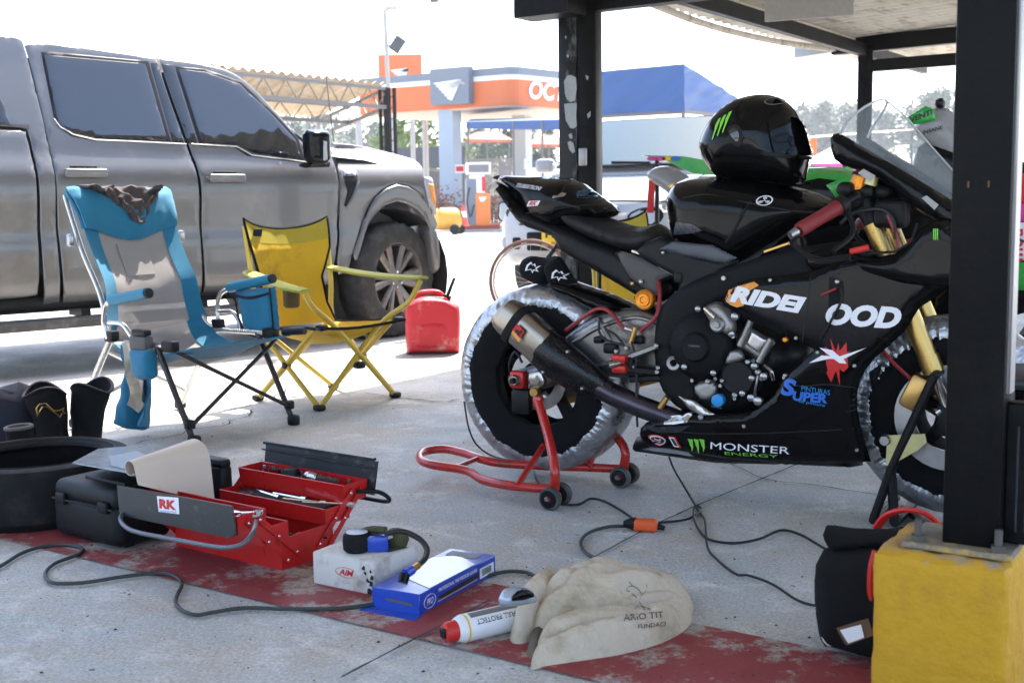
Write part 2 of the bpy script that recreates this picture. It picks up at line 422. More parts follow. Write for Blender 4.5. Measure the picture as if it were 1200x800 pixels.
# ================================================================== ground and floor
UA = R(56); UU = V((math.cos(UA), math.sin(UA), 0)); VV = V((math.sin(UA), -math.cos(UA), 0))   # canopy grid: along the eave, and inwards
SH0 = V((-.957, 6.27, 0))                                                                        # a point of the shade line on the floor
def UV(u, v, z=0): return SH0 + UU * u + VV * v + V((0, 0, z))
def floor_mat(name, base, tint, stain, scuff, red=None):
    m = bpy.data.materials.new(name); m.use_nodes = True; nt = m.node_tree; p = nt.nodes['Principled BSDF']; L = nt.links.new
    tc = _n(nt, 'ShaderNodeTexCoord')
    def nz(s, d=8, r=.6, off=0):
        n = _n(nt, 'ShaderNodeTexNoise'); n.inputs['Scale'].default_value = s; n.inputs['Detail'].default_value = d; n.inputs['Roughness'].default_value = r
        mp = _n(nt, 'ShaderNodeMapping'); mp.inputs['Location'].default_value = (off, off * 1.7, 0); L(tc.outputs['Object'], mp.inputs[0]); L(mp.outputs[0], n.inputs['Vector']); return n.outputs['Fac']
    def rng(x, a, b, lo=0, hi=1):
        r = _n(nt, 'ShaderNodeMapRange'); r.inputs[1].default_value = a; r.inputs[2].default_value = b; r.inputs[3].default_value = lo; r.inputs[4].default_value = hi; L(x, r.inputs[0]); return r.outputs[0]
    def mix(f, a, b):
        x = _n(nt, 'ShaderNodeMix', data_type='RGBA'); L(f, x.inputs[0])
        for k, q in ((6, a), (7, b)):
            if isinstance(q, tuple): x.inputs[k].default_value = q + (1,)
            else: L(q, x.inputs[k])
        return x.outputs[2]
    c = mix(rng(nz(.9, 6, .65), .42, .56), base, tint)
    c = mix(rng(nz(2.3, 12, .74, 4), .47, .6, 0, .9), c, stain)
    c = mix(rng(nz(5, 14, .8, 9), .52, .62, 0, .95), c, scuff)
    c = mix(rng(nz(110, 4, .7, 2), .55, .68, 0, .6), c, tuple(a * .4 for a in base))
    c = mix(rng(nz(34, 2, .5, 5), .715, .735, 0, .85), c, (.05, .05, .045))
    c = mix(rng(nz(.7, 6, .6, 13), .6, .72, 0, .35), c, tuple(a * .6 for a in stain))
    c = mix(rng(nz(120, 3, .6, 31), .5, .64, 0, .6), c, tuple(min(1, a * 1.45) for a in base))
    c = mix(rng(nz(85, 4, .7, 37), .53, .66, 0, .62), c, tuple(a * .42 for a in base))
    if red: c = mix(rng(nz(4, 14, .8, 21), .43, .49, 0, .96), c, red)
    L(c, p.inputs['Base Color']); L(rng(nz(3, 6, .6, 1), .3, .7, .5, .85), p.inputs['Roughness'])
    bp = _n(nt, 'ShaderNodeBump'); bp.inputs['Strength'].default_value = .7; bp.inputs['Distance'].default_value = .006
    L(nz(60, 8, .7, 3), bp.inputs['Height']); L(bp.outputs[0], p.inputs['Normal']); _M[name] = m
floor_mat('concrete', (.465, .46, .43), (.385, .42, .42), (.42, .37, .3), (.62, .615, .59))
floor_mat('concrete_yard', (.42, .4, .37), (.37, .355, .33), (.34, .31, .27), (.47, .455, .42))
floor_mat('red_paint', (.36, .33, .28), (.34, .32, .27), (.3, .25, .2), (.45, .42, .38), (.25, .024, .027))
def quad(name, pts, mat, z): return struct(MB().add([V((p[0], p[1], z)) for p in pts], [tuple(range(len(pts)))]).o(name, mat, smooth=0))
quad('ground', [(-900, -300), (900, -300), (900, 1500), (-900, 1500)], 'concrete_yard', -.004)
quad('pit_floor', [UV(-14, -.22), UV(16, -.22), UV(16, 12), UV(-14, 12)], 'concrete', 0)
# painted red line along the bay
ra, rb = G(0, 632), G(700, 800); rd = (rb - ra).normalized(); rn = V((-rd.y, rd.x, 0))
quad('red_floor_line', [ra - rd * 3.2, rb + rd * 5, rb + rd * 5 + rn * .42, ra - rd * 3.2 + rn * .42], 'red_paint', .004)
mk('crack', (.05, .047, .042), .95, var=.4, scale=60)
def crack(pts, wd, jit=.012, z=.006, name='floor_crack'):
    P = crom([G(*p) for p in pts], 14); a, b = [], []
    for i, q in enumerate(P):
        d = (P[min(i + 1, len(P) - 1)] - P[max(i - 1, 0)]).normalized(); n = V((-d.y, d.x, 0))
        q = q + n * jit * noise.noise(q * 9); ww = wd * 1.5 * (.4 + .9 * abs(noise.noise(q * 14)))
        a.append(V((q.x, q.y, z)) + n * ww); b.append(V((q.x, q.y, z)) - n * ww)
    return struct(MB().loft([[x, y] for x, y in zip(a, b)], closed_v=False).o(name, 'crack', smooth=0))
crack([(400, 797), (500, 745), (575, 706)], .0035, .002, .009, 'floor_joint')
crack([(683, 662), (760, 620), (830, 588), (898, 560), (940, 543)], .0035, .003, .006, 'floor_joint')
crack([(850, 540), (870, 553), (898, 562), (960, 571), (1030, 582)], .003, .02)
crack([(430, 461), (470, 467), (520, 471), (540, 469)], .006, .03)
crack([(240, 485), (300, 473), (350, 452), (430, 437), (520, 420)], .005, .05)
crack([(160, 521), (220, 507), (270, 497), (300, 480)], .004, .05)

gr_ = MB(); rg = random.Random(12)
for k in range(420):
    p = G(rg.uniform(-40, 1250), rg.uniform(440, 800) ** 1.0); s_ = rg.choice((.0015, .002, .003, .005)) * rg.uniform(.6, 1.2)
    v_ = [p + V((math.cos(a + rg.random()) * s_ * rg.uniform(.6, 1.3), math.sin(a + rg.random()) * s_, .0045)) for a in (0, 1.57, 3.14, 4.71)]; t_ = p + V((0, 0, .005 + s_ * .7))
    gr_.add(v_ + [t_], [(0, 1, 4), (1, 2, 4), (2, 3, 4), (3, 0, 4)])
go_ = gr_.o('floor_grit', 'crack', smooth=0); go_['kind'] = 'stuff'; go_['label'] = 'scattered dark grit and crumbs on the pit floor'; go_['category'] = 'grit'
# ================================================================== the pit canopy
def corr(name, parent, u0, u1, v0, v1, zf, mat, amp=.024, per=.177, nv=2, sub=8):
    n = int((u1 - u0) / per * sub); rings = []
    for j in range(nv + 1):
        v = v0 + (v1 - v0) * j / nv
        rings.append([UV(u0 + (u1 - u0) * i / n, v, zf(v) + amp * math.sin(2 * math.pi * (u0 + (u1 - u0) * i / n) / per)) for i in range(n + 1)])
    mb = MB().loft(rings, closed_v=False)
    b = len(mb.v); mb.v += [p + V((0, 0, .007)) for p in mb.v[:b]]; mb.f += [tuple(reversed([i + b for i in q])) for q in mb.f[:]]
    return mb.o(name, mat, parent, smooth=60, recalc=False)
can = thing('pit_canopy', 'black steel pit canopy with corrugated roof over the motorcycles', 'canopy')
zr = lambda v: 2.62 + .05 * v
SHO = 2.62 / math.tan(SUN_EL); EDGE = V((SD.x, SD.y, 0)).normalized() * SHO     # the eave stands sunwards of its shade line
ev = EDGE.dot(VV); eu = EDGE.dot(UU)
per = .177; wd = per * 5
for i in range(-9, 10):
    for j in range(2):
        corr('roof_sheet', can, eu + i * wd, eu + (i + 1) * wd - .004, ev + j * 3.2 - (.1 if j else 0), ev + (j + 1) * 3.2, lambda v, j=j: zr(v - ev) + (.012 if j else 0), 'fibro')
def bar(p, q, wd, ht, mat, name, parent, up=V((0, 0, 1)), bev=0):
    p, q = V(p), V(q); d = (q - p).normalized(); s = d.cross(up).normalized(); t = s.cross(d)
    mb = MB(); v = [p + s * a * wd / 2 + t * b * ht / 2 for a, b in ((-1, -1), (1, -1), (1, 1), (-1, 1))]; v += [x + (q - p) for x in v]
    mb.add(v, [(3, 2, 1, 0), (4, 5, 6, 7), (0, 1, 5, 4), (1, 2, 6, 5), (2, 3, 7, 6), (3, 0, 4, 7)])
    return mb.o(name, mat, parent, smooth=0) if name else mb
mk('steel_chipped', (.006, .0062, .007), .4, spec=.35, var=.2, scale=9, bump=.1, bscale=60, dirt=(.22, .25, .27), dscale=5.5, damt=.42, aniso=(1.3, 1.3, .55))
def post(p, ya, wdt, dep, h, name='post', mat='steel_black'):
    e = V((math.cos(ya), math.sin(ya), 0)); n = V((-e.y, e.x, 0))
    for k, (off, w2, d2, mt) in enumerate(((-wdt * .25, wdt * .48, dep, mat), (wdt * .25, wdt * .48, dep * .92, 'steel_black'))):
        c = p + e * off; mb = MB().box((0, 0, h / 2), (w2, d2, h)).bev(.006, 2)
        mb.xf(Matrix.Translation(c) @ Matrix.Rotation(ya, 4, 'Z')); mb.o(name, mt, can)
P1 = PD(682, 300, 7.8); P1.z = 0; P2 = PD(1013, 150, 12.6); P2.z = 0
post(P1, R(-20), .25, .17, 2.34, mat='steel_chipped')
post(P2, R(-20), .15, .15, 2.5)
bz = 2.27
PF = Fr(P1[:2], -20)
for q in ([(661, 95), (665, 89), (669, 88), (675, 91), (676, 104), (674, 118), (668, 120), (664, 116), (662, 110)], [(661, 122), (668, 121), (676, 121), (675, 135), (676, 148), (672, 151), (668, 150), (663, 141)], [(666, 158), (670, 156), (671, 162), (668, 163)], [(665, 167), (668, 165), (672, 168), (674, 178), (671, 180), (667, 175)], [(686, 88), (690, 90), (689, 94), (687, 93)], [(688, 134), (692, 130), (692, 136), (689, 139)], [(662, 42), (664, 43), (663, 47)], [(664, 64), (667, 65), (666, 68), (664, 67)]):
    MB().add([PF.o + PF.e * p.x + PF.n * -.0867 + V((0, 0, p.z)) for p in (PF.t(x, y, -.0867) for x, y in q)], [tuple(range(len(q)))]).o('paint_chip', 'steel_chip', can, smooth=0, recalc=False)
bar(P1 - VV * .25 + V((0, 0, bz)), P1 + VV * 7 + V((0, 0, bz)), .1, .17, 'steel_black', 'beam', can)
bar(P1 - UU * 4.5 + V((0, 0, bz + .21)), P1 + UU * 8 + V((0, 0, bz + .23)), .07, .12, 'steel_black', 'beam', can)
bar(P1 - VV * .3 - UU * .2 + V((0, 0, bz + .04)), P1 + VV * .1 - UU * .2 + V((0, 0, bz + .04)), .22, .32, 'steel_black', 'beam_end_plate', can)
bar(P2 - VV * .35 + V((0, 0, 2.56)), P2 + VV * 7 + V((0, 0, 2.66)), .1, .16, 'steel_black', 'beam', can)
bar(P2 - VV * .05 + V((0, 0, 2.34)), P2 + VV * 7 + V((0, 0, 2.36)), .08, .12, 'steel_black', 'beam', can)
bar(P2 - VV * .75 + V((0, 0, 2.53)), P2 - VV * .3 + V((0, 0, 2.56)), .12, .1, 'steel_edge', 'gutter_end', can)
for vv in (1.7, 3.4, 5.1, 6.8):
    bar(P1 - UU * 10 + VV * vv + V((0, 0, 2.5 + .05 * (vv + .4))), P1 + UU * 9 + VV * vv + V((0, 0, 2.5 + .05 * (vv + .4))), .05, .07, 'truss_grey', 'purlin', can)
MB().tube(crom([P1 + UU * 1.2 - VV * .35 + V((0, 0, 2.52)), P1 + UU * 2.6 - VV * .33 + V((0, 0, 2.44)), P1 + UU * 4.2 - VV * .3 + V((0, 0, 2.45)), P1 + UU * 5.6 - VV * .3 + V((0, 0, 2.52))], 8), .03, 10).o('conduit', 'fibro', can)
bar(P1 + UU * 1.0 - VV * .12 + V((0, 0, 2.56)), P2 - UU * .05 - VV * .12 + V((0, 0, 2.58)), .05, .1, 'fibro', 'eave_board', can)
bs = MB().box((0, 0, 0), (.62, .03, .2)).bev(.004, 1)
hs = PD(948, 5, 8.6); bs.xf(Matrix.Translation(hs) @ Matrix.Rotation(R(-26), 4, 'Z')); tag(bs.o('sign_board', 'pole_grey'), 'plain grey board hung flat under the corrugated canopy roof', 'sign')
lk = MB().rbox((0, 0, 0), (.05, .03, .11), .006); lk.lathe([(0, -.02), (.016, -.02), (.016, -.012), (0, -.012)], ax=(0, 1, 0), n=12)
lp = PD(683, 184, 7.62); lk.xf(Matrix.Translation(lp) @ Matrix.Rotation(R(-20), 4, 'Z')); lk.o('latch', 'steel_edge', can)

# ---------------- near column on its yellow block
c1 = G(1021, 640, .33); c2 = G(1181, 663, .33); d = c2 - c1
BF = Fr((c1.x, c1.y), math.degrees(math.atan2(d.y, d.x))); BW = d.length
blk = thing('column_footing', 'chipped yellow painted concrete footing under the near black steel column', 'footing', BF)
b = bmesh.new(); bmesh.ops.create_cube(b, size=1)
bmesh.ops.subdivide_edges(b, edges=b.edges[:], cuts=22, use_grid_fill=True)
for q in b.verts: q.co = V(((q.co.x + .5) * BW, (q.co.y + .5) * BW, (q.co.z + .5) * .33))
for q in b.verts:
    c = q.co; ex = min(c.x, BW - c.x); ey = min(c.y, BW - c.y); ez = .33 - c.z
    k = sorted((ex, ey, ez)); k = k[0] + k[1]
    rnd = max(0, .022 - k) * .5
    ctr = V((BW / 2, BW / 2, .16)); dr = (ctr - c).normalized()
    q.co = c + dr * rnd + V((noise.noise(c * 22), noise.noise(c * 22 + V((5, 0, 0))), noise.noise(c * 22 + V((0, 7, 0))))) * .0035 + V((noise.noise(c * 70), noise.noise(c * 70 + V((3, 3, 0))), 0)) * .0015
    if ez < .01: q.co.z += .006 * noise.noise(c * 30) - .004
mat = mk('block', (.52, .28, .009), .75, var=.1, scale=14, bump=.6, bscale=45, dirt=(.43, .225, .014), dscale=10, damt=.3)
nt = mat.node_tree; pr = nt.nodes['Principled BSDF']; tc = nt.nodes.new('ShaderNodeTexCoord'); sx = nt.nodes.new('ShaderNodeSeparateXYZ'); nt.links.new(tc.outputs['Object'], sx.inputs[0])
nz_ = nt.nodes.new('ShaderNodeTexNoise'); nz_.inputs['Scale'].default_value = 22; nz_.inputs['Detail'].default_value = 6; nt.links.new(tc.outputs['Object'], nz_.inputs['Vector'])
ad = nt.nodes.new('ShaderNodeMath'); ad.operation = 'MULTIPLY_ADD'; ad.inputs[1].default_value = .07; nt.links.new(nz_.outputs['Fac'], ad.inputs[0]); nt.links.new(sx.outputs['Z'], ad.inputs[2])
mr = nt.nodes.new('ShaderNodeMapRange'); mr.inputs[1].default_value = .352; mr.inputs[2].default_value = .37; nt.links.new(ad.outputs[0], mr.inputs[0])
mxx = nt.nodes.new('ShaderNodeMix'); mxx.data_type = 'RGBA'; old = pr.inputs['Base Color'].links[0].from_socket; nt.links.new(old, mxx.inputs[6]); mxx.inputs[7].default_value = (.3, .26, .2, 1)
nt.links.new(mr.outputs[0], mxx.inputs[0]); nt.links.new(mxx.outputs[2], pr.inputs['Base Color'])
MB().bm(b).o('block', 'block', blk, smooth=50)
k = BW / .28
col = thing('steel_column', 'near black steel column bolted on the yellow concrete footing', 'column', BF)
MB().box((.168 * k, .115, .334), (.2, .17, .012)).bev(.003, 1).o('base_plate', 'block_worn', col)
for x, y in ((.085, .05), (.25, .05)):
    MB().lathe([(0, .03), (.008, .03), (.008, 0), (.014, 0), (.014, -.012), (0, -.012)], o=(x * k, y, .352), ax=(0, 0, 1), n=6).o('anchor_bolt', 'bolt_grey', col)
MB().box((.190 * k, .115, 1.35), (.118 * k, .1, 2.03)).bev(.004, 2).o('shaft', 'steel_black', col)
MB().box((.2505 * k, .105, 1.5), (.009, .05, 1.74)).bev(.003, 1).o('shaft_lit_side', 'steel_edge', col)  # pale metal stands in for daylight on the shaft's right side
MB().box((.275 * k, .115, .48), (.05, .035, .27)).bev(.004, 1).o('stiffener_plate', 'steel_black', col)
for z_ in (.012, .028): MB().box((.26 * k + z_, .0955, .47), (.004, .004, .2)).o('stiffener_rib', 'grey_lid', col, smooth=0)
MB().tube([(.2 * k, .12, 2.36), (.2 * k, .12, 2.6)], .04, 4).o('shaft_cap', 'steel_black', col)
for x in (.165, .205):
    MB().box((x * k, .0635, 1.02), (.003, .004, .012)).o('chip', 'rust', col)

# ================================================================== petrol station
stn = thing('petrol_station', 'orange petrol station canopy with white stripe on grey square columns', 'petrol station')
def at(x, y, z):                     # far thing: distance from its height over the ground
    d = ray(x, y); return CAM + d * ((z - CAM.z) / d.z)
CZ0, CZ1 = 4.6, 6.1
A = PD(416, 139, 50); A.z = 0; Bc = PD(602, 128, 46); Bc.z = 0; Cc = PD(726, 136, 51); Cc.z = 0; Dc = A + Cc - Bc
def band(pts, z0, z1, off, name, mat):
    mb = MB(); P = []
    for i, p in enumerate(pts): P.append(p)
    ctr = sum(P, V((0, 0, 0))) / len(P); Q = [p + (p - ctr).normalized() * off for p in P]
    mb.add([V((p.x, p.y, z)) for z in (z0, z1) for p in Q], [tuple(range(len(Q)))[::-1], tuple(range(len(Q), 2 * len(Q)))] + [(i, (i + 1) % len(Q), (i + 1) % len(Q) + len(Q), i + len(Q)) for i in range(len(Q))])
    return mb.o(name, mat, stn, smooth=0)
def rnd(pts, r=.5, n=5):
    out = []
    for i, p in enumerate(pts):
        a = (pts[i - 1] - p).normalized(); b2 = (pts[(i + 1) % len(pts)] - p).normalized()
        p0, p2 = p + a * r, p + b2 * r
        out += [p0 * (1 - t) ** 2 + p * 2 * t * (1 - t) + p2 * t * t for t in [q / n for q in range(n + 1)]]
    return out
foot = rnd([A, Bc, Cc, Dc])
band(foot, CZ0, CZ0 + .08, -.1, 'soffit', 'station_soffit'); band(foot, CZ0 + .06, CZ0 + 1.03, 0, 'fascia', 'station_orange')
band(foot, CZ0 + 1.03, CZ0 + 1.22, -.02, 'white_stripe', 'station_white'); band(foot, CZ0 + 1.22, CZ1, .03, 'top_cap', 'station_grey')
def fac(P, Q, x, z, out=.0):         # point on a fascia: fraction along, height
    p = P.lerp(Q, x); n = (Q - P).cross(V((0, 0, 1))).normalized(); return V((p.x, p.y, z)) + n * out
pm = MB(); a0, a1 = .53, .765
pv = [fac(A, Bc, x, z, o_) for o_ in (.0, .35) for x, z in ((a0, CZ0 + .22), (a1, CZ0 + .18), (a1, CZ1 + .1), (a0, CZ1 + .1))]
pm.add(pv, [(0, 3, 2, 1), (4, 5, 6, 7), (0, 1, 5, 4), (1, 2, 6, 5), (2, 3, 7, 6), (3, 0, 4, 7)]); pm.o('logo_panel', 'station_grey', stn, smooth=0)
for i in range(6):                    # fan of six white blades
    t = i / 5; lm = MB(); x0 = a0 + .015 + (a1 - a0 - .03) * (.02 + .42 * t); z0 = CZ0 + 1.05 - .62 * t
    q = [(x0, z0), (x0 + .022, z0 - .1), (a1 - .012, CZ0 + 1.14), (a1 - .035 - .02 * (1 - t), CZ0 + 1.2)]
    q = [(x0, z0), (x0 + .03, z0 - .09), (a1 - .02 - .005 * i, CZ0 + 1.0 + .02 * i - .06), (a1 - .055 + .004 * i, CZ0 + 1.12)]
    lm.add([fac(A, Bc, x, z, .38) for x, z in q], [(0, 1, 2, 3)]); lm.o('logo_blade', 'station_white', stn, smooth=0)
v2, f2 = text_mesh('OCTA', .2, .035)
tm = MB(); tm.add([fac(Bc, Cc, .13 + .42 * p[0], CZ0 + .32 + .72 * p[1], .03) for p in v2], f2); tm.o('lettering', 'station_white', stn, smooth=0, recalc=False)
for x0, x1, yb, D, mt in ((517, 542, 264, 48, 'station_col'), (602, 624, 250, 51, 'station_col_pale')):
    c = PD((x0 + x1) / 2, yb, D); wd_ = (x1 - x0) / 1400 * D / 1.3
    mb = MB().box((0, 0, 2.32), (wd_, wd_, 4.64)); mb.xf(Matrix.Translation((c.x, c.y, 0)) @ Matrix.Rotation(R(-28), 4, 'Z')); mb.o('column', mt, stn, smooth=0)
c = PD(539, 198, 47.2); MB().box(c, (.38, .02, .32)).o('notice', 'station_white', stn, smooth=0); MB().box(c + V((0, -.02, 0)), (.3, .02, .2)).o('notice_print', 'red_print', stn, smooth=0)
c = PD(618, 192, 50.2); MB().box(c, (.28, .02, .45)).o('notice', 'station_white', stn, smooth=0)
# island, pump, cone, compressor
isl = thing('pump_island', 'red painted kerb island at the foot of the petrol station column', 'kerb', loc=(0, 0, 0))
ia = G(513, 272); ib = G(580, 270)
mb = MB().box((0, 0, .11), ((ib - ia).length, 3.6, .22)).bev(.03, 2); mb.xf(Matrix.Translation((ia + ib) / 2 + V((0, 1.8, 0))) @ Matrix.Rotation(R(0), 4, 'Z')); mb.o('kerb', 'kerb_red', isl)
mb = MB().box((0, 0, .03), ((ib - ia).length + 3, 1.0, .06)); mb.xf(Matrix.Translation((ia + ib) / 2 + V((0, -.6, 0)))); mb.o('kerb_apron', 'kerb_grey', isl, smooth=0)
pc = PD(564, 262, 41.5); pf = Fr((pc.x, pc.y, .22), 8)
pmp = thing('fuel_dispenser', 'orange and grey fuel dispenser with white price panel on the island', 'fuel pump', pf)
MB().box((.05, .2, .55), (.55, .5, 1.1)).bev(.03, 2).o('cabinet', 'pump_orange', pmp); MB().box((-.32, .2, .8), (.35, .5, 1.6)).bev(.03, 2).o('side_cabinet', 'station_grey', pmp)
MB().box((-.1, .2, 1.42), (.5, .45, .62)).bev(.02, 1).o('display_head', 'station_white', pmp); MB().box((.1, -.03, 1.42), (.12, .04, .5)).o('red_stripe', 'red_print', pmp, smooth=0)
MB().box((-.05, .2, 1.95), (.85, .3, .4)).bev(.02, 1).o('price_sign', 'station_white', pmp); MB().box((-.05, .04, 1.95), (.7, .03, .26)).o('price_print', 'grey_print', pmp, smooth=0)
MB().add([(.05, -.06, .98), (-.08, -.06, .98), (-.02, -.06, .82), (.1, -.06, .82), (.2, -.06, .98)], [(0, 1, 2, 3, 4)]).o('logo', 'station_white', pmp, smooth=0)
MB().tube(crom([(-.4, -.08, 1.3), (-.5, -.2, .8), (-.4, -.25, .3), (-.25, -.1, .7)], 6), .03, 6).o('hose', 'cable_black', pmp)
pc = PD(543, 262, 40.5); cn = thing('traffic_cone', 'red and white traffic cone on the pump island', 'traffic cone', loc=(pc.x, pc.y, .2))
cn.location = (pc.x, pc.y, .22); MB().box((0, 0, .02), (.42, .42, .04)).bev(.01, 1).o('base', 'cone_orange', cn)
MB().lathe([(.17, .04), (.035, .72), (0, .72)], ax=(0, 0, 1), n=18).o('body', 'cone_orange', cn); MB().lathe([(.122, .3), (.083, .5)], ax=(0, 0, 1), n=18).o('white_band', 'station_white', cn)
pc = G(524, 275); kf = Fr((pc.x, pc.y), -12); kp = thing('air_compressor', 'yellow tank air compressor on small wheels beside the red kerb', 'compressor', kf)
MB().lathe([(0, -.45), (.3, -.4), (.36, -.25), (.36, .25), (.3, .4), (0, .45)], o=(0, 0, .5), ax=(.8, .6, 0), n=20).o('tank', 'compressor', kp)
for y in (-.35, .35): MB().lathe([(0, -.05), (.15, -.05), (.17, 0), (.15, .05), (0, .05)], o=(.35, y, .17), n=18).o('wheel', 'black_rubber', kp)
MB().rbox((.2, 0, .62), (.3, .25, .25), .03).o('motor', 'alu_cast', kp); MB().tube(crom([(-.3, -.2, .7), (0, -.3, 1.0), (.4, -.2, .9), (.55, -.1, .5)], 6), .025, 6).o('handle', 'cable_black', kp)
pb = thing('price_board', 'small white framed price board standing behind the pumps', 'sign', loc=(0, 0, 0)); c = PD(636, 203, 43.0); MB().box(c, (1.1, .06, .4)).o('panel', 'station_white', pb, smooth=0)
for dx in (-.4, .4): MB().cyl((c.x + dx, c.y, 0), (c.x + dx, c.y, c.z), .03, n=6).o('leg', 'pole_grey', pb)

# walls and fences behind the station
def wallq(name, label, cat, x0, x1, D0, D1, z0, z1, mat, th=.2, group=None):
    a = PD(x0, 240, D0); b_ = PD(x1, 240, D1); d_ = (b_ - a); d_.z = 0; n_ = V((-d_.y, d_.x, 0)).normalized() * th
    t_ = thing(name, label, cat, group=group); t_.location = (a.x, a.y, 0)
    mb = MB(); v = [V((0, 0, z0)), d_ + V((0, 0, z0)), d_ + n_ + V((0, 0, z0)), n_ + V((0, 0, z0))]; v = [V((q.x, q.y, q.z)) for q in v]; v += [q + V((0, 0, z1 - z0)) for q in v]
    mb.add(v, [(3, 2, 1, 0), (4, 5, 6, 7), (0, 1, 5, 4), (1, 2, 6, 5), (2, 3, 7, 6), (3, 0, 4, 7)]); mb.o('panel', mat, t_, smooth=0); return t_, d_
t_, d_ = wallq('perimeter_wall', 'dark brown perimeter wall with navy top band behind the orange station', 'wall', 420, 546, 62, 60, 0, 2.6, 'wall_dark')
mb = MB(); L_ = d_.length; X = d_.normalized()
mb.add([X * a + V((0, -.05, z)) for z in (2.75, 3.8) for a in (0, L_)] , [(0, 1, 3, 2)]); mb.o('top_band', 'wall_navy', t_, smooth=0)
mb = MB().box(X * (L_ / 2) + V((0, -.06, 2.68)), (L_, .05, .1)); mb.o('rail', 'pole_grey', t_, smooth=0)
for nm, lb, x0, x1, D, h, mt, n in (('sheet_fence', 'grey ribbed metal sheet fence behind the fuel dispenser', 545, 606, 58, 3.1, 'fence_grey', 22), ('blue_fence', 'blue picket fence between the station columns and the black post', 588, 668, 60, 3.0, 'fence_blue', 26)):
    t_ = thing(nm, lb, 'fence'); a = PD(x0, 240, D); b_ = PD(x1, 240, D); t_.location = (a.x, a.y, 0); w_ = b_.x - a.x
    for i in range(n): MB().box((w_ * (i + .5) / n, 0, h / 2), (w_ / n * (.86 if mt == 'fence_grey' else .5), .06, h)).o('slat', mt, t_, smooth=0)
    for z in (.5, h - .4): MB().box((w_ / 2, .08, z), (w_, .06, .1)).o('rail', mt, t_, smooth=0)
for lb, x0, x1, yt, D, mt in (('small shelter with rust red flat roof on thin posts', 545, 596, 158, 72, 'roof_red'), ('low shed with red tin roof beside the pale station column', 622, 664, 163, 66, 'roof_red')):
    t_ = thing('shelter', lb, 'shelter'); a = PD(x0, yt, D); b_ = PD(x1, yt, D); t_.location = (a.x, a.y, 0); w_ = b_.x - a.x
    mb = MB(); mb.add([V((-.3, 0, a.z - .25)), V((w_ + .3, 0, a.z - .35)), V((w_ * .75, 2.5, a.z + .3)), V((w_ * .25, 2.5, a.z + .3)), V((-.3, 4, a.z - .3)), V((w_ + .3, 4, a.z - .3))], [(0, 1, 2, 3), (3, 2, 5, 4)]); mb.o('roof', mt, t_, smooth=0)
    for i in range(3): MB().cyl((w_ * i / 2, .1, 0), (w_ * i / 2, .1, a.z - .3), .05, n=6).o('post', 'truss_grey', t_)
# orange billboard, lamp mast
bp_ = PD(469, 80, 58); bb = thing('billboard', 'square orange billboard with white fan logo above the station roof', 'billboard', loc=(bp_.x, bp_.y, 0))
hw = 25 / 1400 * 58; hh = 15 / 1400 * 58
MB().box((0, 0, bp_.z), (hw * 2, .25, hh * 2)).o('panel', 'station_orange', bb, smooth=0)
for i in range(5):
    t = i / 4; MB().add([(-hw * .42 + hw * .5 * t, -.14, bp_.z - .1 - .5 * t), (-hw * .36 + hw * .55 * t, -.14, bp_.z - .2 - .5 * t), (hw * .42 - .02 * i, -.14, bp_.z - .12), (hw * .4, -.14, bp_.z - .02)], [(0, 1, 2, 3)]).o('logo_blade', 'station_white', bb, smooth=0)
for x in (-.5, .5): MB().cyl((x, .2, 0), (x, .2, bp_.z - hh), .12, n=8).o('pole', 'pole_grey', bb)
lq = PD(452, 60, 33); lm_ = thing('lamp_mast', 'thin grey lamp mast with floodlight and long side arm', 'lamp post', loc=(lq.x, lq.y, 0)); zt = PD(452, 12, 33).z
MB().tube([(0.12, 0, 0), (0, 0, zt)], [.07, .055], 8).o('mast', 'pole_grey', lm_)
aq = PD(523, 0, 33.5); MB().tube([(0, 0, zt), (aq.x - lq.x, aq.y - lq.y, aq.z)], .03, 6).o('arm', 'pole_grey', lm_)
MB().rbox((.18, 0, zt + .05), (.3, .14, .08), .02).o('cross_head', 'pole_grey', lm_)
MB().rbox((aq.x - lq.x - .3, 0, aq.z - .05), (.22, .2, .16), .03).o('camera_box', 'lamp_dark', lm_)
fq = PD(466, 53, 33); MB().rbox((fq.x - lq.x, -.1, fq.z), (.3, .16, .42), .03, M=Matrix.Rotation(R(35), 3, 'Y')).o('floodlight', 'lamp_dark', lm_)
MB().tube([(0.02, 0, fq.z), (fq.x - lq.x, -.05, fq.z - .05)], .025, 6).o('bracket', 'lamp_dark', lm_)

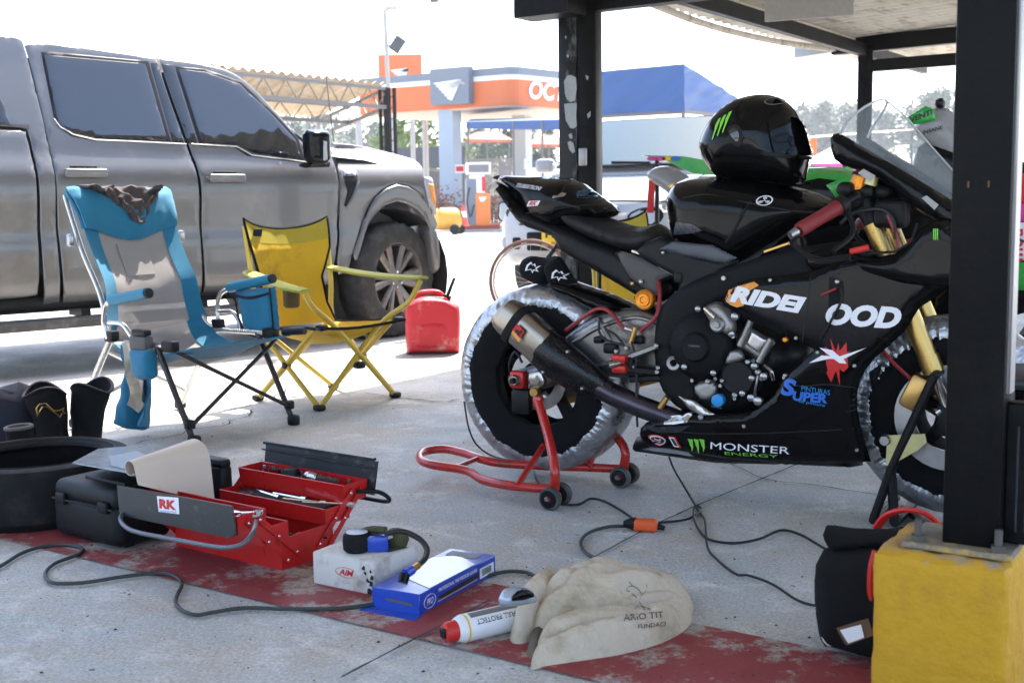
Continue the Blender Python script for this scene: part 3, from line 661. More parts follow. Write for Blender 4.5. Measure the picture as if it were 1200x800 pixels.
# corrugated shed on lattice post (left)
sh = thing('corrugated_shed', 'open shed with tan corrugated roof on steel lattice trusses behind the truck', 'shed')
S0 = PD(453, 98, 28); zS = S0.z; S0.z = 0; S1 = PD(270, 79, 24.3); S1.z = 0; S2 = S0 + (PD(345, 150, 38.5) - S0) * V((1, 1, 0)).length * 0 + (V((-7.0, 38.5, 0)) - S0) * .62
eS = (S1 - S0); S1 = S0 + eS * 1.9
n_ = 110; rings = []
for j in range(3):
    o_ = (S2 - S0) * j / 2; rings.append([S0.lerp(S1, i / n_) + o_ + V((0, 0, zS - .25 * j / 2 + .045 * math.sin(i * 1.9))) for i in range(n_ + 1)])
MB().loft(rings, closed_v=False).o('roof_sheet', 'fibro_tan', sh, smooth=60, recalc=False)
def truss(p, q, h, n, parent):
    MB().tube([p, q], .05, 4).o('chord', 'truss_grey', parent); dn = V((0, 0, -h)); MB().tube([p + dn, q + dn], .06, 4).o('chord', 'truss_grey', parent)
    n = int(n * .8)
    for i in range(n):
        a, b_ = p.lerp(q, i / n), p.lerp(q, (i + .5) / n); MB().tube([a, b_ + dn], .013, 4).o('web', 'truss_grey', parent); MB().tube([b_ + dn, p.lerp(q, (i + 1) / n)], .013, 4).o('web', 'truss_grey', parent)
zv = V((0, 0, zS - .12))
truss(S0 + zv, S1 + zv, .42, 18, sh); truss(S0 + zv, S2 + zv - V((0, 0, .25)), .42, 8, sh); truss(S0.lerp(S2, .5) + zv - V((0, 0, .12)), S1 + (S2 - S0) * .5 + zv - V((0, 0, .12)), .42, 14, sh)
for dx, mt in ((-.16, 'steel_black'), (.0, 'steel_black'), (.17, 'steel_black')): MB().cyl((S0.x + dx, S0.y, 0), (S0.x + dx, S0.y, zS - .1), .045 if dx else .09, n=6).o('lattice_post', mt, sh)
for i in range(14): MB().tube([(S0.x - .16, S0.y, .25 * i), (S0.x + .17, S0.y, .25 * i + .25)], .014, 4).o('lacing', 'steel_black', sh)
MB().cyl((S2.x, S2.y, 0), (S2.x, S2.y, zS - .4), .09, n=6).o('lattice_post', 'pole_grey', sh)
# small poles in the yard
for x, yt, D, r_ in ((420, 140, 45, .13), (498, 142, 55, .14)):
    q = PD(x, yt, D); tag(MB().cyl((q.x, q.y, 0), q, r_, n=8).o('utility_pole', 'pole_grey'), 'thick grey pole standing beside the station column' if x > 450 else 'slim grey pole behind the truck hood', 'pole')

# blue tents
bt = thing('blue_tent', 'tall blue tarpaulin tent with peaked end behind the white car', 'tent')
T = [PD(702, 84, 26), PD(802, 75, 24), PD(868, 117, 27), PD(700, 137, 26), PD(802, 131, 24), PD(868, 138, 27)]
def cloth(a, b_, c_, d_, n, amp, fq):
    g = []
    for j in range(n + 1):
        row = []
        for i in range(n + 1):
            s_, t_ = i / n, j / n; p = a.lerp(b_, s_).lerp(d_.lerp(c_, s_), t_); p = p + V((0, amp * (noise.noise(V((s_ * fq + t_ * fq * .7, t_ * fq * .3, 3))) ), 0)); row.append(p)
        g.append(row)
    return MB().loft(g, closed_v=False)
cloth(T[0], T[1], T[4], T[3], 24, .1, 5).o('long_side', 'tarp_blue', bt, smooth=80); cloth(T[1], T[2], T[5], T[4], 24, .16, 7).o('end_side', 'tarp_blue', bt, smooth=80)
bk_ = V((1.5, 9, 0)); cloth(T[0], T[1], T[1] + bk_, T[0] + bk_, 6, .1, 3).o('roof', 'tarp_blue', bt, smooth=80)
for q in (T[3], T[4], T[5]): MB().cyl((q.x, q.y + .15, 0), (q.x, q.y + .15, q.z + .2), .04, n=6).o('leg', 'truss_grey', bt)
MB().tube([T[3], T[4], T[5]], .04, 6).o('eave_pole', 'truss_grey', bt)
bt2 = thing('flat_awning', 'flat blue awning on thin poles behind the station columns', 'awning')
q0, q1 = PD(546, 143, 44), PD(668, 140, 40); MB().add([q0, q1, q1 + V((0, 6, .5)), q0 + V((0, 6, .5)), q0 - V((0, 0, .25)), q1 - V((0, 0, .35))], [(0, 1, 2, 3), (0, 4, 5, 1)]).o('sheet', 'tarp_blue', bt2, smooth=0)
for s_ in (.02, .48, .75): p = q0.lerp(q1, s_); MB().cyl((p.x, p.y, 0), p, .04, n=6).o('pole', 'truss_grey', bt2)

# roofs and vans far right
fr_ = thing('far_shed', 'long low tan roofed shed on trusses below the distant trees', 'shed')
q0, q1 = PD(930, 163, 46), PD(1100, 150, 52); MB().add([q0, q1, q1 + V((0, 8, .35)), q0 + V((0, 8, .35))], [(0, 1, 2, 3)]).o('roof', 'fibro_tan', fr_, smooth=0)
truss(q0 - V((0, 0, .1)), q1 - V((0, 0, .1)), .45, 12, fr_)
for s_ in (.05, .35, .8): p = q0.lerp(q1, s_); MB().cyl((p.x, p.y, 0), p, .06, n=6).o('post', 'truss_grey', fr_)
vn = thing('white_van', 'white van parked far off beyond the black helmet', 'van', Fr((PD(962, 200, 40).x, 40), 10)); MB().rbox((0, 0, 1.15), (2.0, 4.2, 1.9), .3, 4).o('body', 'car_white', vn); MB().rbox((0, -2.05, 1.5), (1.7, .2, .6), .08).o('windscreen', 'glass_dark', vn)
for x in (-.8, .8): MB().lathe([(0, -.1), (.33, -.1), (.33, .1), (0, .1)], o=(x, -1.3, .33), ax=(1, 0, 0), n=16).o('wheel', 'tyre', vn)
st_ = thing('market_tent', 'small pink and white tent standing beyond the helmet', 'tent', loc=(PD(972, 190, 36).x, 36, 0)); MB().add([(-.7, -.7, 2.0), (.9, -.7, 2.0), (.9, .9, 2.0), (-.7, .9, 2.0), (0.1, .1, 2.5)], [(0, 1, 4), (1, 2, 4), (2, 3, 4), (3, 0, 4)]).o('roof', 'station_white', st_, smooth=0)
MB().add([(-.7, -.72, 1.6), (.9, -.72, 1.6), (.9, -.72, 2.0), (-.7, -.72, 2.0)], [(0, 1, 2, 3)]).o('valance', 'pink_print', st_, smooth=0)
for x, y in ((-.7, -.7), (.9, -.7), (.9, .9), (-.7, .9)): MB().cyl((x, y, 0), (x, y, 2.0), .03, n=6).o('leg', 'truss_grey', st_)
og = PD(951, 172, 38); ob_ = thing('orange_banner', 'small orange banner on a post beyond the helmet', 'banner', loc=(og.x, og.y, 0)); MB().box((0, 0, og.z), (.32, .04, .5)).o('panel', 'station_orange', ob_, smooth=0); MB().cyl((0, .05, 0), (0, .05, og.z), .03, n=6).o('post', 'pole_grey', ob_)

# overhead wires
for a_, b_ in (((850, 103, 60), (1005, 66, 30)),):
    p, q = PD(*a_), PD(*b_); p = p + (p - q) * .5
    t_ = thing('overhead_cable', 'thin dark cable sagging from the far canopy post towards the blue tent', 'cable')
    MB().tube([p.lerp(q, i / 12) - V((0, 0, .5 * math.sin(math.pi * i / 12))) for i in range(13)], .012, 4).o('wire', 'truss_grey', t_)
# ================================================================== trees
def tree_meshes(seed, H, rad, n, leaf, euc=True):
    rnd_ = random.Random(seed); tr = MB(); cr = MB()
    top = V((rnd_.uniform(-.3, .3), 0, H * .95)); tr.tube([V((0, 0, 0)), V((rnd_.uniform(-.2, .2), .1, H * .5)), top], [H * .022, H * .014, H * .003], 7)
    cl = []
    for i in range(22 if euc else 16):
        z = H * rnd_.uniform(.3 if euc else .25, .98); k = 1 - abs((z / H) - .6) * 1.4; a = rnd_.uniform(0, 6.28); r_ = rad * max(.15, k) * rnd_.uniform(.3, 1)
        c = V((math.cos(a) * r_, math.sin(a) * r_, z)); cl.append((c, rad * rnd_.uniform(.22, .42)))
        tr.tube([V((0, 0, z - H * .12)), c], [H * .006, H * .002], 4)
    for i in range(n):
        c, r_ = rnd_.choice(cl); d = V((rnd_.gauss(0, 1), rnd_.gauss(0, 1), rnd_.gauss(0, .9))); p = c + d * r_ * .5
        a = V((rnd_.gauss(0, 1), rnd_.gauss(0, 1), rnd_.gauss(0, 1))).normalized() * leaf; b_ = a.orthogonal().normalized() * leaf * rnd_.uniform(.35, .7)
        cr.add([p - a, p + b_, p + a, p - b_], [(0, 1, 2, 3)])
    return tr, cr
TP = []
for k, (s_, H_, r_, n_, lf, mt) in enumerate(((1, 12, 3.0, 1700, .3, 'leaf_far'), (2, 13, 2.4, 1700, .3, 'leaf_far'), (3, 10, 3.2, 1500, .28, 'leaf_far'), (4, 6.5, 3.0, 2600, .2, 'leaf_bright'))):
    tr, cr = tree_meshes(s_, H_, r_, n_, lf, k < 3); TP.append((tr, cr, H_, mt))
TM = {}
def tree(name, label, x, ytop, D, kind, group=None, sc=None):
    tr, cr, H_, mt = TP[kind]; top = PD(x, ytop, D); t_ = thing(name, label, 'tree', group=group, loc=(top.x, top.y, 0)); s_ = top.z / H_
    t_.scale = (s_ * random.uniform(.9, 1.15), s_, s_); t_.rotation_euler.z = random.uniform(0, 6)
    if kind not in TM: TM[kind] = (tr.o('trunk', 'bark', t_), cr.o('crown', mt, t_, smooth=0, recalc=False))
    else:
        for q in TM[kind]: c = q.copy(); COL.objects.link(c); c.parent = t_
for i, (x, y, D, k) in enumerate((x_, y_, D_ * 1.7, k_) for x_, y_, D_, k_ in ((352, 135, 95, 2), (378, 128, 100, 0), (402, 138, 110, 1), (428, 146, 105, 2), (446, 152, 120, 1), (474, 158, 115, 0), (330, 150, 110, 1))):
    tree('eucalyptus_tree', 'pale hazy eucalyptus tree behind the corrugated shed and truck hood', x, y, D, k, 'hazy trees behind the shed')
for i, (x, y, D, k) in enumerate((x_, y_, D_ * 1.9, k_) for x_, y_, D_, k_ in ((925, 130, 120, 2), (943, 121, 115, 1), (958, 128, 120, 0), (972, 118, 110, 0), (988, 126, 115, 2), (1001, 118, 112, 1), (1034, 130, 115, 0), (1078, 116, 100, 2), (1096, 108, 95, 0), (1118, 104, 95, 1))):
    tree('eucalyptus_tree', 'pale hazy eucalyptus tree on the skyline between helmet and canopy posts', x, y, D, k, 'hazy trees right of the helmet')
for i, (x, y, D, k) in enumerate(((560, 150, 95, 0), (585, 148, 92, 2), (640, 148, 90, 1), (612, 146, 98, 2))):
    tree('eucalyptus_tree', 'pale tree seen under the station roof between its columns', x, y, D, k, 'trees under the station roof')
tree('leafy_tree', 'bright green leafy tree between lattice post and station column', 487, 141, 66, 3)
for i, (x, D) in enumerate(((514, 44.5), (576, 45))):
    q = PD(x, 262, D); t_ = thing('flower_bush', 'low reddish leaved bush at the station column foot' if i == 0 else 'low reddish leaved bush beside the fuel dispenser', 'bush', loc=(q.x, q.y + 2.2, 0)); mb = MB(); rr = random.Random(i)
    for j in range(500):
        p = V((rr.gauss(0, .45), rr.gauss(0, .35), abs(rr.gauss(.75, .4)))); a = V((rr.gauss(0, 1), rr.gauss(0, 1), rr.gauss(0, 1))).normalized() * .09; b_ = a.orthogonal().normalized() * .05; mb.add([p - a, p + b_, p + a, p - b_], [(0, 1, 2, 3)])
    mb.o('foliage', 'leaf_red', t_, smooth=0, recalc=False); MB().tube([(0, 0, 0), (0, 0, .8)], .04, 5).o('stem', 'bark', t_)
# ================================================================== pickup truck
TR = Fr((-.849, 9.0), 42)
def interp(z, T):
    if z <= T[0][0]: return T[0][1]
    for (a, b), (c, d) in zip(T, T[1:]):
        if z <= c: t = (z - a) / (c - a); return b + (d - b) * t
    return T[-1][1]
TB = [(.3, .12), (.4, .06), (.5, .014), (.6, 0), (.76, 0), (.79, .004), (.84, .02), (1.0, .012), (1.1, .006), (1.18, .012), (1.26, .04), (1.31, .07), (1.36, .085), (1.9, .27), (1.95, .31), (2.0, .42)]
TF = [(.3, .12), (.4, .06), (.5, .014), (.6, 0), (.76, 0), (.84, .014), (1.05, .004), (1.13, .006), (1.2, .03), (1.27, .075), (1.33, .14), (1.37, .21), (1.42, .34)]
def smooth_table(T, n=10): return [(p.x, p.y) for p in crom([V((a, b, 0)) for a, b in T], n)]
TB = smooth_table([(.3, .12), (.4, .06), (.48, .02), (.58, .002), (.72, 0), (.79, .004), (.85, .014), (.95, .012), (1.08, .006), (1.18, .014), (1.26, .04), (1.33, .075), (1.45, .115), (1.7, .2), (1.88, .262), (1.95, .284), (2.04, .312)])
TF = smooth_table([(.3, .12), (.4, .06), (.48, .02), (.58, .002), (.72, 0), (.79, .004), (.85, .012), (.95, .008), (1.08, .004), (1.15, .012), (1.22, .04), (1.28, .085), (1.33, .14), (1.37, .21), (1.42, .34)])
tb_ = lambda x, z: interp(z, TB)
tf_ = lambda x, z: interp(z, TF)
def ttr(pts, prof=TB, off=0):
    out = []
    for p in pts:
        w_ = 0
        for _ in range(8): q = TR.t(p[0], p[1], w_ + off); w_ = interp(q.z, prof)
        out.append((q.x, q.z))
    return out
tk = thing('pickup_truck', 'dark grey crew cab pickup truck parked behind the camp chairs', 'pickup truck', TR)
def tpan(name, px, mat, prof=TB, y0=.008, bn=.008, r=.009, h=.04, n=3, sharp=(), parent=None, bf=.0, **k):
    f = (tb_ if prof is TB else tf_)
    o = ttr(px, prof); o = sm(o, n, sharp) if n > 1 else o
    return MB().pillow(o, y0, bn, bf, r, h, yf=f).o(name, mat, parent or tk, smooth=50, **k)
# body core (dark, shows in the shut lines) with roof and bed
core = [(-4.8, .5), (-4.8, 1.3), (-2.98, 1.3), (-2.95, 1.4), (-2.85, 1.9), (-2.6, 1.955), (-1.9, 1.95), (-1.35, 1.87), (-1.0, 1.72), (-.62, 1.42), (-.2, 1.36), (.3, 1.28), (.45, 1.15), (.55, .9), (.6, .5), (.55, .45), (-.62, .45), (-3.1, .45), (-4.5, .5)]
def shell(pts, mat, name, inn=.03, W=2.03):
    mb = MB(); n = len(pts)
    mb.v = [V((x, tb_(x, z) + inn, z)) for x, z in pts] + [V((x, W - tb_(x, z) - inn, z)) for x, z in pts]
    mb.f = [tuple(range(n)), tuple(range(2 * n - 1, n - 1, -1))] + [(i, i + n, (i + 1) % n + n, (i + 1) % n) for i in range(n)]
    return mb.o(name, mat, tk, smooth=30)
up = [(-4.8, .62), (-4.8, 1.3), (-2.98, 1.3), (-2.95, 1.4), (-2.85, 1.9), (-2.6, 1.955), (-1.9, 1.95), (-1.35, 1.87), (-1.0, 1.72), (-.62, 1.42), (-.62, .62)]
shell([(x, z - (.012 if z < 1.5 else .028)) for x, z in up], 'dirt_dark', 'cab_shell')
fr2 = [(-.6, 1.355), (-.2, 1.325), (.2, 1.235), (.33, 1.1), (.4, .95), (.42, .8), (.42, .55), (.3, .55)]
mb = MB(); rings = []
for j in range(9):
    s_ = j / 8; y = .1 + 1.83 * s_; bow = .22 * (1 - (2 * s_ - 1) ** 2); lift = .05 * (1 - (2 * s_ - 1) ** 4)
    rings.append([V((x + (bow if x > .2 else 0), y, z + (lift if z > 1.1 else 0))) for x, z in fr2])
mb.loft(rings, closed_v=False).o('hood', 'truck_paint', tk, smooth=60)
rp_ = [(-2.9, 1.72), (-2.8, 1.82), (-2.55, 1.86), (-1.9, 1.86), (-1.35, 1.79), (-1.05, 1.7)]
mb = MB(); mb.loft([[V((x, .3 + 1.43 * j / 6, z + .03 * (1 - (2 * j / 6 - 1) ** 2))) for x, z in rp_] for j in range(7)], closed_v=False).o('roof', 'truck_paint', tk, smooth=60)
MB().add([V((-1.02, .3, 1.76)), V((-.6, .16, 1.4)), V((-.6, 1.87, 1.4)), V((-1.02, 1.73, 1.76))], [(0, 1, 2, 3)]).o('windscreen', 'glass_dark', tk, smooth=0)
tpan('bed_side', [(-70, 149), (22, 153), (31, 159), (39, 190), (44, 230), (46, 300), (45, 340), (38, 347), (0, 351), (-70, 356)], 'truck_paint', sharp=(0, 9))
_x0 = min(p[0] for p in ttr([(-70, 149), (-70, 356)])) - .012
arch = [(-3.68 + .5 * math.cos(R(a)), .46 + .5 * math.sin(R(a))) for a in range(165, 14, -15)]; arch = [p for p in arch if p[0] < _x0 - .02]
MB().pillow([(-4.85, .62), (-4.85, 1.24), (-4.8, 1.29), (_x0, 1.3), (_x0, .75)] + arch[::-1] + [(-4.22, .6)], .008, .008, 0, .009, .05, yf=tb_).o('bed_side_rear', 'truck_paint', tk, smooth=50)
MB().box((-4.9, 1.0, .62), (.12, 1.9, .24)).bev(.04, 2).o('rear_bumper', 'alu', tk); MB().box((-4.83, 1.0, 1.0), (.05, 1.5, .56)).bev(.02, 2).o('tailgate', 'truck_paint', tk)
cr_ = tpan('rear_pillar', [(-30, 42), (5, 42), (24, 45.5), (29.5, 57), (37, 85), (58.5, 175), (66, 265), (70, 354), (51, 357), (50, 300), (47, 230), (42, 190), (34, 158), (25, 150), (-30, 146)], 'truck_paint', sharp=(0, 14, 8, 7))
tpan('rear_window', [(-30, 108), (-4, 110), (4, 122), (12, 147), (-30, 144)], 'glass_dark', y0=-.002, bn=.003, n=1, parent=cr_)
rd_ = tpan('rear_door', [(29, 54), (45, 50), (110, 57), (184, 68), (200, 118), (219, 170), (230, 200), (234, 230), (236, 287), (236, 343), (160, 349), (74, 355), (68, 265), (60, 180), (38, 85)], 'truck_paint', sharp=(3, 9, 11, 0))
fd_ = tpan('front_door', [(187, 68.5), (225, 73), (262, 81), (290, 97), (330, 138), (358, 170), (388, 180), (394, 197), (397, 223), (396, 275), (393, 305), (386, 333), (310, 338), (239, 343), (238.5, 287), (237, 230), (233, 200), (222, 170), (203, 118)], 'truck_paint', sharp=(0, 6, 11, 13))
for par, gk, gl in ((rd_, [(48, 61), (60, 61), (174, 72), (201, 168), (110, 165), (84, 160), (68, 149), (63, 138)], [(51.5, 64.5), (170, 75), (196, 165), (110, 161.5), (86, 156.5), (71, 147), (66, 136)]),
                    (fd_, [(205, 78), (240, 81), (283, 96), (322, 133), (350, 163), (358, 191), (290, 183), (275, 173), (234, 171)], [(209, 81), (240, 84.5), (281, 99), (319, 135), (346, 164), (353, 187), (298, 181), (277, 171), (237, 168.5)])):
    g_ = tpan('window_seal', gk, 'black_satin', y0=-.001, bn=.004, r=.01, h=.08, n=1, parent=par)
    tpan('window_glass', gl, 'truck_glass', y0=-.0045, bn=.003, r=.006, h=.06, n=1, parent=par)
tpan('pillar_trim', [(176, 74), (184, 74), (216, 168), (202, 167)], 'glass_dark', y0=-.001, bn=.004, r=.006, h=.06, n=1, parent=rd_)
tpan('pillar_trim', [(189, 75), (204, 77), (232, 169), (220, 168)], 'glass_dark', y0=-.001, bn=.004, r=.006, h=.06, n=1, parent=fd_)
def trc(name, px, rad, mat, parent, off=-.004, prof=TB):
    P = []
    for (x, z) in ttr(px, prof): P.append(V((x, interp(z, prof) + off, z)))
    return MB().tube(P, rad, 6).o(name, mat, parent)
trc('belt_trim', [(63, 139), (70, 149), (86, 158), (112, 164), (160, 166), (218, 169)], .005, 'alu', rd_); trc('belt_trim', [(224, 169), (277, 172), (295, 182), (357, 190)], .005, 'alu', fd_)  # trim in pale metal, standing in for the highlight below the windows
for par, hx, hy in ((rd_, 98.5, 203), (fd_, 264, 209)):
    (x, z), = ttr([(hx, hy)]); y = tb_(x, z)
    MB().rbox((x, y + .004, z - .005), (.17, .01, .1), .03).o('handle_recess', 'black_satin', par)
    MB().rbox((x, y - .035, z), (.27, .03, .055), .014, 3).o('handle', 'truck_paint', par)
fn_ = tpan('front_fender', [(389, 178), (386, 168), (410, 169), (440, 175), (465, 181), (485, 187), (495, 196), (497, 206), (499, 222), (505, 245), (508, 258), (503, 245), (490, 225), (465, 215), (440, 230), (424, 262), (414, 297), (408, 318), (397, 322), (396, 305), (398.5, 275), (399.5, 223), (396, 197)], 'truck_paint', prof=TF, sharp=(0, 1, 7, 10, 17, 18))
tpan('vent_recess', [(402, 207), (414, 205), (419, 212), (413, 228), (405, 243), (403, 240), (407, 225)], 'black_satin', prof=TF, y0=-.002, bn=.003, r=.01, n=1, parent=fn_)
tpan('badge', [(401, 197), (416, 197), (418, 206), (403, 207)], 'alu', prof=TF, y0=-.002, bn=.012, r=.01, n=1, parent=fn_)
tpan('vent_trim', [(416, 200), (420, 206), (421, 213), (415, 230), (407, 246), (405, 243), (413, 228), (418, 212)], 'truck_paint', prof=TF, y0=-.002, bn=.014, r=.01, n=1, parent=fn_)
tpan('wheel_arch', [(414, 300), (416, 290), (425, 262), (440, 231), (465, 216), (490, 226), (504, 247), (512, 262), (506, 272), (499, 259), (489, 246), (465, 236), (441, 249), (427, 274), (419, 305)], 'truck_paint', prof=TF, y0=-.002, bn=.014, r=.014, h=.03, n=2)
hl = tpan('headlight', [(497, 207), (506, 208), (508, 225), (511, 250), (509, 254), (503, 237), (499, 222)], 'lamp_glass', prof=TF, y0=.004, bn=.03, r=.03, h=.02, n=1)
tpan('indicator', [(499, 215), (505, 216), (508, 244), (502, 230)], 'amber', prof=TF, y0=-.03, bn=.012, r=.01, h=.02, n=1, parent=hl)
tpan('front_bumper', [(505, 264), (512, 262), (518, 268), (522, 284), (523, 300), (522, 315), (516, 322), (509, 318), (507, 290)], 'truck_paint', prof=TF, y0=.15, bn=.14, bf=.2, r=.08, h=.02, n=2)
MB().box((.6, 1.0, .6), (.16, 1.2, .3)).bev(.05, 3).o('bumper_bar', 'alu', tk); MB().box((.63, 1.0, .98), (.06, 1.0, .42)).bev(.03, 2).o('grille', 'black_satin', tk)
tpan('air_dam', [(507, 318), (515, 322), (513, 337), (508, 336)], 'black_satin', prof=TF, y0=.15, bn=.1, r=.05, n=1)
# mirror
MB().pillow(sm([(q.x, q.z) for q in (TR.t(x, y, -.16) for x, y in ((358, 157), (364, 152), (378, 152), (384, 157), (385, 184), (381, 192), (366, 192), (360, 186)))], 2), -.16, .07, .09, .05, .02).o('mirror', 'black_gloss', tk)
MB().pillow([(q.x, q.z) for q in (TR.t(x, y, -.1) for x, y in ((357, 190), (384, 188), (386, 196), (357, 197)))], -.1, .05, .12, .03, .02).o('mirror_arm', 'black_gloss', tk)
MB().pillow([(q.x, q.z) for q in (TR.t(x, y, -.235) for x, y in ((379, 165), (383, 166), (384, 187), (379, 188)))], -.235, .01, .02, .02, .02).o('mirror_repeater', 'lamp_glass', tk)
a_ = TR.t(391, 166, .35); b_ = TR.t(374, 20, .35); MB().tube([a_, b_], [.004, .0015], 5).o('antenna', 'black_satin', tk)
# sill, running board, underbody
MB().box((-1.9, .16, .43), (2.5, .2, .09)).bev(.03, 2).o('sill', 'black_satin', tk)
MB().box((-2.35, -.02, .31), (2.6, .2, .06)).bev(.02, 2).o('running_board', 'running', tk)
for x in (-3.2, -2.4, -1.6): MB().box((x, .12, .36), (.06, .2, .05)).o('board_bracket', 'black_satin', tk, smooth=0)
MB().box((-2.0, 1.0, .5), (5.2, 1.4, .3)).bev(.05, 2).o('underbody', 'dirt_dark', tk)
MB().lathe([(.52, 0.05), (.52, .45)], o=(0, 0, .45), n=24).o('wheel_well', 'dirt_dark', tk)
# wheels
def truck_wheel(loc, rz, par):
    prof = [(.27, -.13), (.30, -.14), (.38, -.142), (.415, -.125), (.43, -.1), (.432, 0), (.43, .1), (.415, .125), (.38, .142), (.30, .14), (.27, .13)]
    def fn(r, h, a, i):
        if 3 <= i <= 7: r += .006 * (1 if (int(a * 52 / 6.2832) + (i % 2)) % 2 else -1)
        return r, h
    w_ = MB().lathe(prof, n=104, fn=fn).o('wheel', 'tyre', par, smooth=30); w_.location = loc; w_.rotation_euler.z = rz
    MB().lathe([(.272, .13), (.262, .05), (.25, -.02), (.255, -.1), (.275, -.135), (.282, -.13)], n=48).o('rim', 'wheel_alu', w_)
    MB().lathe([(0, -.105), (.03, -.108), (.075, -.1), (.085, -.07), (.085, -.02), (0, -.02)], n=24).o('hub', 'wheel_alu', w_)
    MB().lathe([(0, -.0), (.2, -.0), (.2, .03), (0, .03)], n=24).o('brake_disc', 'alu_cast', w_)
    MB().lathe([(.0, .06), (.27, .06)], n=24).o('back_plate', 'dirt_dark', w_)
    for k in range(6):
        for s_ in (-1, 1):
            a = k * math.pi / 3 + s_ * .14; c_, d_ = math.cos(a), math.sin(a); t_ = V((-d_, 0, c_)); a2 = k * math.pi / 3 + s_ * .2; e_ = V((math.cos(a2), 0, math.sin(a2)))
            A_, B_ = V((c_, 0, d_)) * .06, e_ * .262; mb = MB(); v = []
            for p, w2, y1, y2 in ((A_, .024, -.105, -.05), (B_, .034, -.12, -.04)): v += [p + t_ * w2 + V((0, y1 + .012, 0)), p + t_ * w2 * .5 + V((0, y1, 0)), p - t_ * w2 * .5 + V((0, y1, 0)), p - t_ * w2 + V((0, y1 + .012, 0)), p - t_ * w2 + V((0, y2, 0)), p + t_ * w2 + V((0, y2, 0))]
            mb.add(v, [(i, (i + 1) % 6, (i + 1) % 6 + 6, i + 6) for i in range(6)]); mb.o('spoke', 'wheel_alu', w_, smooth=30)
        a = k * math.pi / 3 + .5; MB().lathe([(0, -.118), (.011, -.118), (.013, -.09)], o=(math.cos(a) * .057, 0, math.sin(a) * .057), n=6).o('lug_nut', 'chrome', w_)
    return w_
fw = truck_wheel((0, .16, .432), R(13), tk)
for loc in ((-3.68, .16, .432),):
    r_ = cp(fw, tk); r_.location = loc; r_.rotation_euler.z = 0
for loc in ((0, 1.87, .432), (-3.68, 1.87, .432)):
    r_ = cp(fw, tk); r_.location = loc; r_.rotation_euler.z = R(180)

# ================================================================== blue camp chair
def grid(fn, nu, nv, u0=0, u1=1, v0=0, v1=1):
    return MB().loft([[fn(u0 + (u1 - u0) * i / nu, v0 + (v1 - v0) * j / nv) for j in range(nv + 1)] for i in range(nu + 1)], closed_v=False)
def thick(mb, d):
    b = len(mb.v); me = bpy.data.meshes.new('t'); me.from_pydata(mb.v, [], mb.f); me.update(); ns = [q.normal.copy() for q in me.vertices]; bpy.data.meshes.remove(me)
    mb.v += [p - n * d for p, n in zip(mb.v[:b], ns)]; nf = len(mb.f); cnt = {}
    for q in mb.f:
        for i in range(len(q)): e = (q[i], q[(i + 1) % len(q)]); cnt[e] = 1
    side = [(a, b_, b_ + b, a + b) for (a, b_) in cnt if (b_, a) not in cnt]
    mb.f += [tuple(reversed([i + b for i in q])) for q in mb.f[:nf]] + [tuple(reversed(s)) for s in side]; return mb
CF = Fr((-1.516, 5.427), -35.9)
ch = thing('camp_chair', 'blue and grey folding camp chair with a garment over its headrest', 'camp chair', CF)
spine = crom([V(p) for p in ((-.40, 0, 1.075), (-.345, 0, .98), (-.28, 0, .82), (-.19, 0, .66), (-.165, 0, .52), (-.13, 0, .42), (-.03, 0, .365), (.12, 0, .35), (.28, 0, .375), (.42, 0, .405))], 8)
def sp(t):
    f = max(0, min(.99999, t)) * (len(spine) - 1); i = int(f); return spine[i].lerp(spine[i + 1], f - i)
def csurf(t, y):                                  # y in -1..1 across
    p = sp(t); d = (sp(min(1, t + .02)) - sp(max(0, t - .02))).normalized(); n = V((-d.z, 0, d.x))
    if n.x + n.z < 0: n = -n
    sag = (.05 if t < .5 else .1) * (1 - y * y) * math.sin(math.pi * min(1, max(0, t * 1.02)))
    hw = .275 - (.03 * math.sin(math.pi * min(1, t / .5)) if t < .5 else 0)
    q = p - n * sag; return V((q.x, y * hw, q.z)) + n * .004 * noise.noise(V((t * 14, y * 3, 0)))
sl_ = thick(grid(lambda u, v: csurf(u, v), 46, 16, .17, .86, -.74, .74), .003).o('sling', 'grey_mesh', ch, smooth=60)
def bord(u, v, s_): e = csurf(u, s_ * (.72 + .3 * v)); return e + V((.004, 0, .004))
for s_ in (-1, 1): thick(grid(lambda u, v, s_=s_: bord(u, v, s_), 46, 5, .0, .92), .004).o('side_border', 'blue_cloth', ch, smooth=60)
thick(grid(lambda u, v: csurf(u, v) + V((.006, 0, .006)), 8, 20, .84, 1.0, -1.02, 1.02), .006).o('front_border', 'blue_cloth', ch, smooth=60)
def pil(u, v):
    c = csurf(.005 + .17 * u + .015 * math.cos(v * 3.1), v); b_ = math.sin(math.pi * u) ** .5 * (.035 * (1 - v * v) ** .5 + .012); return c + V((.8, 0, .55)) * (b_ + .006 * noise.noise(V((u * 4, v * 7, 1))))
thick(grid(pil, 16, 34, 0, 1, -1, 1), .02).o('headrest', 'blue_cloth', ch, smooth=70)
thick(grid(lambda u, v: csurf(.0 + .16 * u, v) + V((-.02, 0, -.005)), 6, 12, 0, 1, -1, 1), .01).o('headrest_back', 'blue_cloth', ch, smooth=70)
MB().box((0, 0, 0), (.004, .16, .16)).xf(Matrix.Translation(csurf(.25, -.05) + V((.012, 0, .0))) @ Matrix.Rotation(R(-24), 4, 'Y')).o('sling_patch', 'grey_mesh', ch, smooth=0)
